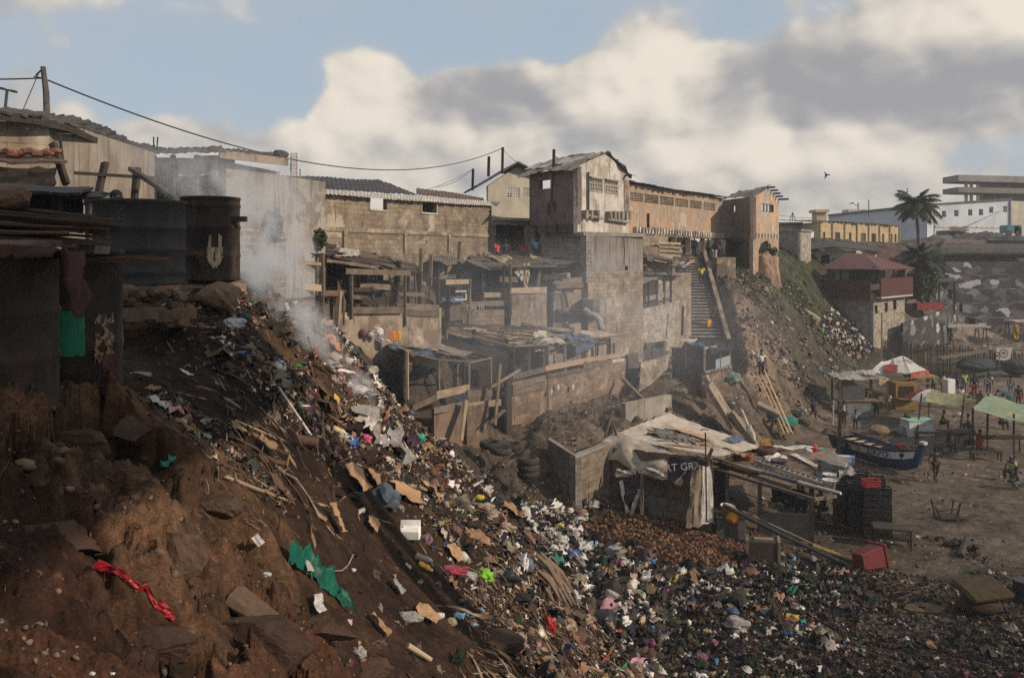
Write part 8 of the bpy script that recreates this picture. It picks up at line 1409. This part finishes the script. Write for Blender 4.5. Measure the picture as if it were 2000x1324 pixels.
fig(1827,941,70,10,'step','person in dark tank top and red-black shorts alone on sand, hand at face',0,(cloth('tank',(.030,.030,.022),(.10,.08,.03),sc=12),'vest'),(cloth('blackred',(.016,.014,.016),(.12,.014,.018),sc=4),'shorts'),group=g_b,arms={'R':dict(el=(.19,-.05,.66),wr=(.10,-.13,.80),ha=(.06,-.13,.85)),'L':dict(el=(-.18,.03,.64),wr=(-.20,-.02,.50),ha=(-.20,-.04,.45))})
fig(1914,893,56,-70,'walk','person in a long red dress walking left under the big green tarp',1,(RED,'dress'),None,hair='big',group=g_b);fig(1843,768,44,160,'stand','person in a white vest standing left of the lime shirts',1,(W_,'vest'),(GRY,'trousers'),group=g_b);fig(1853,776,40,100,'sit','seated person in a lime green shirt, left one of the two',1,(LIME,'tee'),(DK,'trousers'),group=g_b,h=1.65);fig(1884,768,46,200,'stand','standing person in a lime green shirt, right one of the two',1,(LIME,'tee'),(GRY,'trousers'),group=g_b);fig(1878,785,40,170,'sit','seated person in a white t-shirt below the lime shirts',1,(W_,'tee'),(DK,'trousers'),group=g_b,h=1.65)
fig(1903,776,50,-20,'stand','person in a dark shirt and red trousers right of the lime shirts',1,(DK,'tee'),(RED,'trousers'),group=g_b);fig(1931,772,46,150,'stand','person in a black and white striped shirt seen from behind',1,(STR,'tee'),(GRY,'trousers'),group=g_b);fig(1946,790,34,60,'sit','seated person in a pink top behind the big green tarp',1,(PNK,'tee'),(DK,'trousers'),group=g_b,h=1.6);fig(1989,796,46,160,'stand','person in a dark blue shirt and red shorts at the right edge',1,(NAVY,'tee'),(RED,'shorts'),group=g_b);fig(1915,792,40,-40,'sit','seated person in grey left of the pink top',1,(GRY,'tee'),(GRY,'trousers'),group=g_b,h=1.6)
fig(1977,938,50,-60,'sit','seated person in yellow patterned shirt and blue cap at right edge of sand',0,(PAT,'tee'),(DK,'trousers'),hat=cloth('cap',(.10,.15,.25)),group=g_b,h=1.7);fig(1990,955,40,-100,'squat','crouching person in grey clothes below the yellow patterned shirt',0,(GRY,'tee'),(GRY,'trousers'),group=g_b,h=1.7);fig(1694,800,44,160,'stand','person in khaki standing at the counter of the tin-roofed stall',2,(KH,'tee'),(KH,'trousers'),group=g_b);fig(1742,790,50,0,'stand','person all in dark clothes in the gap between the tin stall and the kiosk',1,(DK,'tee'),(DK,'trousers'),group=g_b)
fig(1608,1012,60,-70,'sit','person in a red patterned shirt sitting under the beach stall roof',0,(RPAT,'tee'),(DK,'trousers'),Y=None,h=1.7,group=g_b);fig(1570,1005,60,-40,'sit','person in a dark blue shirt sitting in the shade of the beach stall',0,(NAVY,'tee'),(DK,'trousers'),h=1.7,group=g_b)
def stair_pos(f,dx):q=s0+(s1-s0)*f;k=math.floor(f*NS);return V(q.x+dx,s0.y+(s1.y-s0.y)*((k+.55)/NS),s0.z+(s1.z-s0.z)*(k+1)/NS)
person(stair_pos(.80,.75),1.7,10,'step','person in a bright blue outfit coming down the stairs',1,(BLUE,'tee'),(BLUE,'trousers'),group=g_s);person(stair_pos(.64,1.75),1.72,5,'step','person in a yellow t-shirt coming down the stairs',1,(YEL,'tee'),(DK,'shorts'),group=g_s);pr=stair_pos(.22,1.95);person(pr,1.72,170,'walk','person in dark red climbing the stairs with a yellow jerrycan',1,(cloth('maroon',(.10,.022,.03)),'tee'),(cloth('maroon',(.1,.02,.03)),'shorts'),group=g_s)
jc=pr+V(-.33,-.1,.10);Yj=jc.y;jerry(1000+jc.x/Yj*F,500+(EYE-jc.z)/Yj*F,Yj,.52*F/Yj,can_y,'yellow jerrycan carried by the dark red person on the stairs')
t=person(stair_pos(.93,.55),1.7,20,'stand','person carrying a wide white basin on the head at the top of the stairs',1,(W_,'tee'),(W_,'trousers'),group=g_s);q=stair_pos(.93,.55);bucket(q+V(0,0,1.66),.42,.22,P_w,'wide white basin carried on a head at the top of the stairs','basin')
for q_,(px,f_,tp,lw,lab)in enumerate([(1336,40,RED,DK,'person in a red and white top left of the stair head'),(1347,-10,W_,KH,'person in white standing just left of the basin carrier'),(1383,60,GRY,DK,'person in grey right of the stair head'),(1396,-40,DK,W_,'person in a dark top under the hall arcade'),(1406,30,cloth('lilac',(.34,.26,.36)),GRY,'person in a lilac top rightmost under the hall arcade'),(1356,15,LB,DK,'person in pale blue behind the basin carrier')]):
    Y=69+.4*(q_%3);X=XY(px,Y);person(V(X,Y,max(gz(X,Y),10.55)),1.68,f_,'stand',lab,1,(tp,'tee'),(lw,'trousers'),group=g_t)
person(P(1487,738,50.2),1.72,10,'stand','person in a white shirt standing at the top of the leaning new planks',1,(W_,'tee'),(DK,'trousers'));person(P(226,577,13.6),1.70,75,'stand','silhouetted person behind the wide grey-black drum, only the head showing',1,(DK,'tee'),(DK,'trousers'))
for px,Y,tp,f_,lab in((971,46.4,cloth('coral',(.62,.07,.09)),60,'person in a coral red shirt in the open veranda bay'),(988,46.8,DK,20,'person in dark clothes in the middle of the open veranda bay'),(1021,47.6,RED,-30,'person in a red shirt at the right of the open veranda bay'),(1048,49.5,LB,10,'person in a pale blue shirt in the dark doorway under the ruined house')):person(V(XY(px,Y),Y,10.25 if px!=1048 else 10.5),1.7,f_,'stand',lab,1,(tp,'tee'),(DK,'trousers'),group='people in the veranda')
for px,py,f_,ps,tp,lw,lab in[(1822,770,80,'walk',cloth('teal',(.05,.22,.22)),DK,'person in a teal shirt walking between the kiosk and the white fridge'),(1868,764,-30,'stand',BLUE,DK,'person in a blue shirt between the two lime shirts'),(1962,800,200,'sit',cloth('brown',(.12,.07,.045)),DK,'seated person in brown behind the big pale green tarp'),(1840,838,60,'sit',cloth('olive',(.12,.12,.05)),DK,'seated person in olive at the long low dark table'),(1895,846,-120,'sit',GRY,DK,'seated person in grey beside the table piled with logs'),(1712,812,150,'bend',cloth('rust',(.28,.10,.05)),DK,'person in a rust-coloured top bending by the blue-green net heap'),(1956,838,10,'sit',cloth('plum',(.14,.04,.12)),DK,'seated person in plum under the big pale green tarp'),(1974,772,170,'stand',KH,GRY,'person in khaki standing far back at the right edge')]:
    fig(px,py,44,f_,ps,lab,1,(tp,'tee'),(lw,'trousers'),h=1.66,group=g_b)
# ---------------------------------------------------------------- loose refuse nobody could count
def templates():
    T=[];r=np.random.default_rng(5)
    for k in range(10):
        n=5;gx,gy=np.meshgrid(np.linspace(-.5,.5,n),np.linspace(-.5,.5,n));v=np.stack([gx.ravel(),gy.ravel(),np.zeros(n*n)],1);ph=r.uniform(0,6,4)
        v[:,2]=.16*np.sin(v[:,0]*r.uniform(3,8)+ph[0])+.14*np.sin(v[:,1]*r.uniform(3,8)+v[:,0]*3+ph[1])+r.normal(0,.06,n*n);v[:,:2]+=r.normal(0,.06,(n*n,2));v[:,1]*=r.uniform(.5,1)
        f=[[j*n+i,j*n+i+1,(j+1)*n+i+1,(j+1)*n+i]for j in range(n-1)for i in range(n-1)];T.append((v,f))
    for k in range(10):
        n=7;gx,gy=np.meshgrid(np.linspace(-.5,.5,n),np.linspace(-.5,.5,n));u,w_=gx.ravel(),gy.ravel();a_=r.uniform(0,3.1,3);q=np.zeros(n*n)
        for t_ in range(3):d_=u*np.cos(a_[t_])+w_*np.sin(a_[t_]);q+=r.uniform(.12,.3)*np.abs(((d_*r.uniform(1.2,2.6)+r.random())%1)*2-1)
        dome=.34*np.clip(1-(u*u+w_*w_)*4,0,1)*r.uniform(0,1.3);z_=q+dome-.2+r.normal(0,.035,n*n);pull=1-.35*q;v=np.stack([u*pull+r.normal(0,.03,n*n),w_*pull*r.uniform(.6,1)+r.normal(0,.03,n*n),z_],1)
        f=[[j*n+i,j*n+i+1,(j+1)*n+i+1,(j+1)*n+i]for j in range(n-1)for i in range(n-1)if r.random()>.05];T.append((v,f))
    for k in range(4):
        mb=MB();mb.sheet((-.9,-.05,.02),(.9,-.05,.05),(.9,.05,.05),(-.9,.05,.02),6,1,.06,0,.03,.02,seed=k);T.append((np.array([tuple(v)for v in mb.v]),mb.f))
    for k in range(4):
        mb=MB();mb.ball((0,0,0),.42,1,.35,(1,.8,.7),90+k);T.append((np.array([tuple(v)for v in mb.v]),mb.f))
    return T
TT=templates()
def ground_frames(X,Y):
    e=.10;z=hgt(X,Y);dx=(hgt(X+e,Y)-hgt(X-e,Y))/(2*e);dy=(hgt(X,Y+e)-hgt(X,Y-e))/(2*e);n=np.stack([-dx,-dy,np.ones_like(dx)],1);n/=np.linalg.norm(n,axis=1,keepdims=True);return z,n
def scatter(name,label,cat,X,Y,size,col,kinds,mat,tilt=.5,down=None,lift=.25,seed=1):
    r=np.random.default_rng(seed);N=len(X);z,n=ground_frames(X,Y);n=n+r.normal(0,tilt,(N,3))*np.array([1,1,.3]);n/=np.linalg.norm(n,axis=1,keepdims=True)
    a=r.uniform(0,2*np.pi,N);t=np.stack([np.cos(a),np.sin(a),np.zeros(N)],1)
    if down is not None:t=t*.6+np.array(down)
    t-=n*(t*n).sum(1,keepdims=True);t/=np.linalg.norm(t,axis=1,keepdims=True);bt=np.cross(n,t)
    VS,FS,FL,CC=[],[],[],[];off=0;k=r.choice(kinds,N)
    for ti in np.unique(k):
        m_=np.nonzero(k==ti)[0];v,f=TT[ti];nv=len(v);s=size[m_][:,None,None]*r.uniform(.65,1.3,(len(m_),1,1));sy_=r.uniform(.45,1.15,(len(m_),1,1))
        w_=np.stack([X[m_],Y[m_],z[m_]],1)[:,None,:]+s*(v[None,:,:1]*t[m_][:,None]+sy_*v[None,:,1:2]*bt[m_][:,None]+(v[None,:,2:3]+lift)*n[m_][:,None])
        VS.append(w_.reshape(-1,3));fl=np.array([i for q in f for i in q]);ln=np.array([len(q)for q in f])
        FS.append((fl[None]+(off+np.arange(len(m_))*nv)[:,None]).ravel());FL.append(np.tile(ln,len(m_)));off+=nv*len(m_);CC.append(np.repeat(col[m_],nv,0))
    VS=np.concatenate(VS);FS=np.concatenate(FS).astype(np.int32);FL=np.concatenate(FL).astype(np.int32);CC=np.concatenate(CC)
    me=bpy.data.meshes.new(name);me.vertices.add(len(VS));me.vertices.foreach_set('co',VS.ravel());me.loops.add(len(FS));me.loops.foreach_set('vertex_index',FS);me.polygons.add(len(FL));st=np.concatenate([[0],np.cumsum(FL)[:-1]]).astype(np.int32);me.polygons.foreach_set('loop_start',st);me.polygons.foreach_set('loop_total',FL);me.update(calc_edges=True)
    at=me.color_attributes.new('Col','FLOAT_COLOR','POINT');at.data.foreach_set('color',np.concatenate([CC,np.ones((len(CC),1))],1).ravel());me.materials.append(mat);o=bpy.data.objects.new(name,me);C.objects.link(o);tag(o,label,cat,kind='stuff');return o
lit_m=bpy.data.materials.new('refuse');lit_m.use_nodes=True;g=NG(lit_m.node_tree);bs=g.n['Principled BSDF'];v=g.new('ShaderNodeTexCoord').outputs['Object'];vc=g.new('ShaderNodeVertexColor',layer_name='Col').outputs[0];nn_=g.noise(v,14,6,.65)
g.put(bs.inputs['Base Color'],g.mix(1.0,vc,g.ss(nn_,.3,.7,.55,1.25,'LINEAR'),'MULTIPLY'));bs.inputs['Roughness'].default_value=.7;bs.inputs['Specular IOR Level'].default_value=.22;bp=g.new('ShaderNodeBump');bp.inputs['Strength'].default_value=.6;bp.inputs['Distance'].default_value=.03;g.put(bp.inputs['Height'],nn_);g.l.new(bp.outputs[0],bs.inputs['Normal'])
pal=np.array([(.68,.66,.63),(.54,.51,.47),(.46,.42,.37),(.010,.010,.012),(.020,.019,.020),(.05,.12,.34),(.10,.28,.50),(.30,.10,.16),(.50,.26,.34),(.26,.15,.09),(.14,.085,.055),(.05,.30,.22),(.45,.36,.10),(.28,.25,.34),(.35,.05,.05),(.26,.21,.17),(.16,.14,.125),(.34,.26,.18),(.08,.06,.05),(.055,.042,.035)])
pw_b=np.array([18,9,6,24,14,.9,1.0,.7,.9,4,6,.8,.8,1.0,.7,4,6,3,12,14.]);pw_b/=pw_b.sum()
pw_d=np.array([2.4,1.6,2.0,26,24,.5,.5,.3,.2,4,9,.4,.3,.3,.3,3,6,2,22,24.]);pw_d/=pw_d.sum()
def cols(n,pw,r,dim=1.0):c=pal[r.choice(len(pal),n,p=pw)]*r.uniform(.7,1.15,(n,1))*dim;return np.clip(c+r.normal(0,.008,(n,3)),.008,.8)
def fan(n,pxa,pxb,Ya,Yb,r):px=r.uniform(pxa,pxb,n);Y=np.exp(r.uniform(math.log(Ya),math.log(Yb),n));return px,Y,(px-1000)/F*Y
r=np.random.default_rng(3)
px,Y,X=fan(105000,960,2150,14.5,33,r);z=hgt(X,Y);py=500+(EYE-z)/Y*F;ok=(z<2.6)&(py>985)&(py<1420)&(X>.3)
edge=1040+np.clip((px-1180)*.05,0,30);dist=(py-(1000+np.clip(px-1000,0,400)*.30));nz_=fbm(X*.5,Y*.5,4,91)
bright=np.clip(1.15-(px-1080)/500+nz_*1.0-np.abs((py-1120)/420)*.25,0,1)
ok&=(((px-1330)/205)**2+((py-1055-(px-1330)*.12)/52)**2+nz_>.95);ok&=~((px>1380)&(py<1000+60+(px-1380)*.16)&(nz_<.35));ok&=r.random(len(px))<(.45+.55*bright)
px,Y,X,bright=px[ok],Y[ok],X[ok],bright[ok];N=len(px)
c=np.where((r.random(N)<bright*.85)[:,None],cols(N,pw_b,r),cols(N,pw_d,r,.68));sz=np.exp(r.normal(-2.15,.58,N))*(.62+.85*bright)
scatter('refuse_carpet','carpet of plastic bags and rubbish covering the lower beach','rubbish',X,Y,np.clip(sz,.05,.62),c,list(range(10))+list(range(10,20))*2+[20,21],lit_m,.6,seed=4,lift=.15)
px,Y,X=fan(80000,240,1340,4.2,15,r);z=hgt(X,Y);py=500+(EYE-z)/Y*F;rz_=rockzone(px,py);nz_=fbm(X*.8,Y*.8,4,95)
band=np.exp(-((py-(.98*px+60))/190)**2)
dens=np.clip(-.08+.92*band+1.1*nz_+.25*sstep(px,700,1100),.02,1)*(1-.93*rz_)*sstep(px,250,420)*(py<1420)*(1-.75*(1-sstep(py,640,760))*(px<640));dens*=1-.8*sstep(py-(.55*px+640),0,120)*(px<900)
ok=r.random(len(px))<dens;px,Y,X,band=px[ok],Y[ok],X[ok],band[ok];N=len(px)
pw_s=np.array([1.5,1.6,2.0,12,12,.5,.5,.4,.4,12,16,.4,.4,.4,.5,6,6,9,18,20.]);pw_s/=pw_s.sum()
pw_c=np.array([7,7,7,13,10,.4,.6,.3,.5,10,12,.4,.4,.6,.5,9,7,9,12,12.]);pw_c/=pw_c.sum()
big=r.random(N)<.08*band;c=np.where((r.random(N)<band*.7)[:,None]|big[:,None],cols(N,pw_c,r),cols(N,pw_s,r,.85));sz=np.exp(r.normal(-2.85,.5,N))*np.where(big,r.uniform(1.6,3.6,N),.82)
scatter('slope_refuse','scraps, ash and litter strewn over the dark near slope','rubbish',X,Y,np.clip(sz,.015,.30),c,list(range(20))+[20,21,22,23]*2+[24,25,26,27]*2,lit_m,.45,seed=6,lift=.05)
px,Y,X=fan(12000,300,1320,5,14.5,r);z=hgt(X,Y);py=500+(EYE-z)/Y*F;straw=sstep(py-(.55*px+430),0,90)*sstep(px,880,1000);mid_=np.exp(-((px-560)/190)**2-((py-850)/130)**2);crest=np.exp(-((py-(.98*px+70))/150)**2)*.35
ok=r.random(len(px))<np.clip(straw*1.0+mid_*.30+crest*.7,0,1)*(1-rockzone(px,py));px,Y,X=px[ok],Y[ok],X[ok];N=len(px);sc_=np.array([(.20,.12,.07),(.28,.18,.11),(.12,.075,.05),(.07,.048,.036),(.34,.25,.17)])[r.integers(0,5,N)]*r.uniform(.6,1.1,(N,1))
scatter('straw_litter','dry straw, palm strips and sticks lying down the near slope','straw',X,Y,np.exp(r.normal(-2.75,.55,N)),sc_,[20,21,22,23],lit_m,.22,down=(.6,-.25,-.35),seed=7,lift=.2)
px,Y,X=fan(15000,1090,1580,25.0,32.5,r);z=hgt(X,Y);py=500+(EYE-z)/Y*F;d_=((px-1330)/190)**2+((py-1055-(px-1330)*.12)/48)**2;ok=(r.random(len(px))<np.clip(1.25-d_,0,1));px,Y,X,d_=px[ok],Y[ok],X[ok],d_[ok];N=len(px);c=np.array([(.13,.062,.032),(.07,.036,.022),(.19,.095,.048),(.03,.02,.015)])[r.integers(0,4,N)]*r.uniform(.7,1.3,(N,1))
scatter('coconut_husks','brown coconut husks heaped in front of the canvas shack','husks',X,Y,r.uniform(.12,.30,N),c,[24,25,26,27],lit_m,.6,seed=8,lift=.15)
px,Y,X=fan(5200,1585,1735,68,84,r);z=hgt(X,Y);py=500+(EYE-z)/Y*F;d_=((px-1650-(py-650)*.55)/45)**2+((py-655)/44)**2;ok=r.random(len(px))<np.clip(1.2-d_,0,1);X,Y=X[ok],Y[ok];N=len(X)
scatter('far_refuse_heap','distant slope of glinting rubbish below the balcony house','rubbish',X,Y,r.uniform(.15,.5,N),cols(N,pw_b,r,.85),list(range(20)),lit_m,.5,seed=9)
px,Y,X=fan(36000,860,2060,24,76,r);z=hgt(X,Y);py=500+(EYE-z)/Y*F;bank=sstep(z,1.2,2.2);sandd=1-bank;nz_=fbm(X*.35,Y*.35,4,97);dn=bank*np.clip(.35+nz_,0,1)*.8+sandd*np.clip(.10+1.0*nz_,0,1)*.45;ok=r.random(len(px))<dn;X,Y,z=X[ok],Y[ok],z[ok];N=len(X)
pw_r=np.array([1.6,1.8,2.5,5,6,.3,.3,.2,.2,5,10,.2,.2,.3,.3,14,16,12,12,8.]);pw_r/=pw_r.sum();scatter('rubble_litter','pebbles, rubble and scraps on the bank and the sand','rubble',X,Y,np.exp(r.normal(-2.0,.45,N)),cols(N,pw_r,r,.9),[0,1,2,20,21,24,25,26,27,24,25,26,27],lit_m,.5,seed=10,lift=.1)
px,Y,X=fan(16000,1395,1680,47,80,r);z=hgt(X,Y);ok=(z>1.0)&(z<10)&(r.random(len(px))<np.clip(.35+1.5*fbm(X*.6,Y*.6,4,96),0,1))&((X<11)|(X>14.2));X,Y=X[ok],Y[ok];N=len(X);pw_k=np.array([3,3,3,4,8,.4,.4,.2,.2,4,8,.2,.2,.3,.3,12,14,12,14,14.]);pw_k/=pw_k.sum();scatter('bank_rubble','stones, scraps and rubble littering the bank right of the stairs','rubble',X,Y,np.exp(r.normal(-1.75,.5,N)),cols(N,pw_k,r,.8),list(range(20))+[24,25,26,27]*8,lit_m,.5,seed=14,lift=.1)
px,Y,X=fan(7000,-150,720,2.3,7.5,r);z=hgt(X,Y);py=500+(EYE-z)/Y*F;ok=(r.random(len(px))<.55*rockzone(px,py)*np.clip(.4+fbm(X*2,Y*2,3,98)*1.6,0,1));X,Y=X[ok],Y[ok];N=len(X)
scatter('loose_stones','crumbs of stone and dry earth on the near rocks','stones',X,Y,np.exp(r.normal(-3.9,.6,N)),np.array([(.13,.09,.062)])*r.uniform(.5,1.6,(N,1)),[24,25,26,27,24,25,26,27,21],lit_m,.5,seed=12,lift=.05)
px,Y,X=fan(60000,1415,1660,62,86,r);z=hgt(X,Y);py=500+(EYE-z)/Y*F;gm=np.clip(1.15-((px-1462-(py-540)*.55)/34)**2*.8-((py-560)/45)**2*.5,0,1)+np.clip(1-((px-1545-(py-575)*.9)/30)**2-((py-575)/55)**2,0,1);gm*=np.clip(.55+fbm(X*.5,Y*.5,4,99)*1.6,0,1);ok=r.random(len(px))<gm;X,Y=X[ok],Y[ok];N=len(X);c=np.array([(.06,.095,.026),(.09,.12,.04),(.045,.07,.024),(.13,.13,.055)])[r.integers(0,4,N)]*r.uniform(.7,1.2,(N,1))
scatter('bank_weeds','green weeds and grass growing on the bank right of the stairs','weeds',X,Y,r.uniform(.07,.26,N),c,[0,1,2,20,21,22,23],lit_m,1.2,seed=11,lift=.3)
leafy('bush','leafy green shrub hanging at the foot of the stair tower arch',P(1496,512,70),.9,700,leaf,31,(1,.7,.7),.14,'shrub');leafy('bush','broad-leaved green plant on the bank above the rubbish heap',P(1571,655,72),.8,220,leaf,32,(.8,.7,1),.3,'plant')
for q_,(px,py,lab)in enumerate([(1505,560,'tan eroded earth pillar under the tower, left of the weeds'),]):p=P(px-12,545,69.5);b=MB();b.ball(p,1.15,4,.16,(1.1,.9,2.0),7);tag(b.build('earth_pillar',mk('earth_tan',(.30,.20,.14),(.2,.14,.10),1.2,20,co='Object',bump=.6)),lab,'earth pillar')
b=MB();p0,p1=P(1530,590,74),P(1598,628,72);b.tube([p0,(p0+p1)/2+V(0,0,.2),p1],[.25,.3,.35],8);tag(b.build('drain_kerb',mk('kerb_pale',(.36,.29,.22),None,3)),'pale broken drain kerb running down the weedy bank','kerb')
# ---------------------------------------------------------------- smoke and haze
m=bpy.data.materials.new('smoke');m.use_nodes=True;g=NG(m.node_tree);g.n.clear();out=g.new('ShaderNodeOutputMaterial');vol=g.new('ShaderNodeVolumePrincipled')
path=[(702,772,11.3,.24),(655,712,11.0,.32),(606,652,10.9,.42),(562,590,11.2,.52),(534,520,12.0,.60),(520,460,13.2,.78),(495,405,14.2,1.15),(440,345,15.6,1.7),(390,285,17.0,2.2)]
dn=[.95,.95,.8,.62,.42,.24,.12,.05,0.0]
pp=[P(a,b_,c)for a,b_,c,_ in path];lo=Vector((-.6+min(p.x-q[3]for p,q in zip(pp,path)),-.6+min(p.y-q[3]for p,q in zip(pp,path)),pp[0].z-.25));hi=Vector((.6+max(p.x+q[3]for p,q in zip(pp,path)),+.6+max(p.y+q[3]for p,q in zip(pp,path)),pp[-1].z));sz_=hi-lo
v=g.new('ShaderNodeTexCoord').outputs['Object'];wob=g.vm('MULTIPLY',g.vm('SUBTRACT',g.comb(g.noise(v,1.1,3),g.noise(g.vm('ADD',v,(7.0,3.0,1.0)),1.1,3),.5),(.5,.5,.5)),(.7,.5,0.0))
x,y,z=g.sep(g.vm('ADD',v,wob));_,_,z=g.sep(v)
cr=g.new('ShaderNodeValToRGB');e=cr.color_ramp.elements
def stop(k):p,q=pp[k],path[k];return(p.z-lo.z)/sz_.z,((p.x-lo.x)/sz_.x,(p.y-lo.y)/sz_.y,q[3]/2,dn[k]*.999+.0005)
for k in range(len(path)):
    ps,cv_=stop(k)
    if k==0:e[0].position=ps;e[0].color=cv_
    elif k==len(path)-1:e[-1].position=ps;e[-1].color=cv_
    else:q=e.new(ps);q.color=cv_
g.put(cr.inputs[0],g.m('DIVIDE',z,sz_.z));cx,cy_,rr_=(lambda n_:n_.outputs)((lambda s:s)(g.new('ShaderNodeSeparateColor')));g.l.new(cr.outputs[0],cx.node.inputs[0])
ux=g.m('DIVIDE',g.m('SUBTRACT',x,g.m('MULTIPLY',cx,sz_.x)),g.m('MULTIPLY',rr_,2.0));uy=g.m('DIVIDE',g.m('SUBTRACT',y,g.m('MULTIPLY',cy_,sz_.y)),g.m('MULTIPLY',rr_,2.0));d2=g.m('ADD',g.m('MULTIPLY',ux,ux),g.m('MULTIPLY',uy,uy))
fall=g.ss(d2,0.0,1.0,1.0,0.0);nz_=g.ss(g.noise(g.vm('MULTIPLY',v,(1.0,1.0,.7)),2.4,6,.64,.8),.42,.64);g.put(vol.inputs['Density'],g.m('MULTIPLY',g.m('MULTIPLY',fall,nz_),g.m('MULTIPLY',cr.outputs[1],17.0)));vol.inputs['Color'].default_value=(.88,.91,.95,1);vol.inputs['Anisotropy'].default_value=.2;g.l.new(vol.outputs[0],out.inputs['Volume'])
b=MB();b.abox(lo.x,hi.x,lo.y,hi.y,lo.z,hi.z);o=b.build('smoke',m,origin=lo);tag(o,'thin blue-grey smoke rising from the smouldering rubbish on the crest','smoke',kind='stuff')
m=bpy.data.materials.new('smoke_veil');m.use_nodes=True;g=NG(m.node_tree);g.n.clear();out=g.new('ShaderNodeOutputMaterial');vol=g.new('ShaderNodeVolumePrincipled');v=g.new('ShaderNodeTexCoord').outputs['Object']
q=g.vm('DIVIDE',v,(13.0,12.5,4.6));rr_=g.vm('LENGTH',q);g.put(vol.inputs['Density'],g.m('MULTIPLY',g.ss(rr_,.25,1.0,.021,0.0),g.ss(g.noise(g.vm('MULTIPLY',v,(1.0,1.0,1.6)),.32,4,.6,.4),.3,.72,.25,1.6)));vol.inputs['Color'].default_value=(.76,.84,.96,1);g.l.new(vol.outputs[0],out.inputs['Volume'])
b=MB();b.abox(-12,14,24,49,3.5,12.7);o=b.build('smoke',m,origin=(1,36.5,8.0));tag(o,'faint blue smoke hanging over the stalls of the middle terraces','smoke',kind='stuff')
m=bpy.data.materials.new('haze');m.use_nodes=True;g=NG(m.node_tree);g.n.clear();out=g.new('ShaderNodeOutputMaterial');vol=g.new('ShaderNodeVolumePrincipled');vol.inputs['Color'].default_value=(.82,.87,.95,1);vol.inputs['Density'].default_value=.0007;g.l.new(vol.outputs[0],out.inputs['Volume'])
b=MB();b.abox(-420,420,-12,430,-3,34);tag(b.build('haze',m),'thin bluish smoke haze filling the air over the cove','haze',kind='stuff')
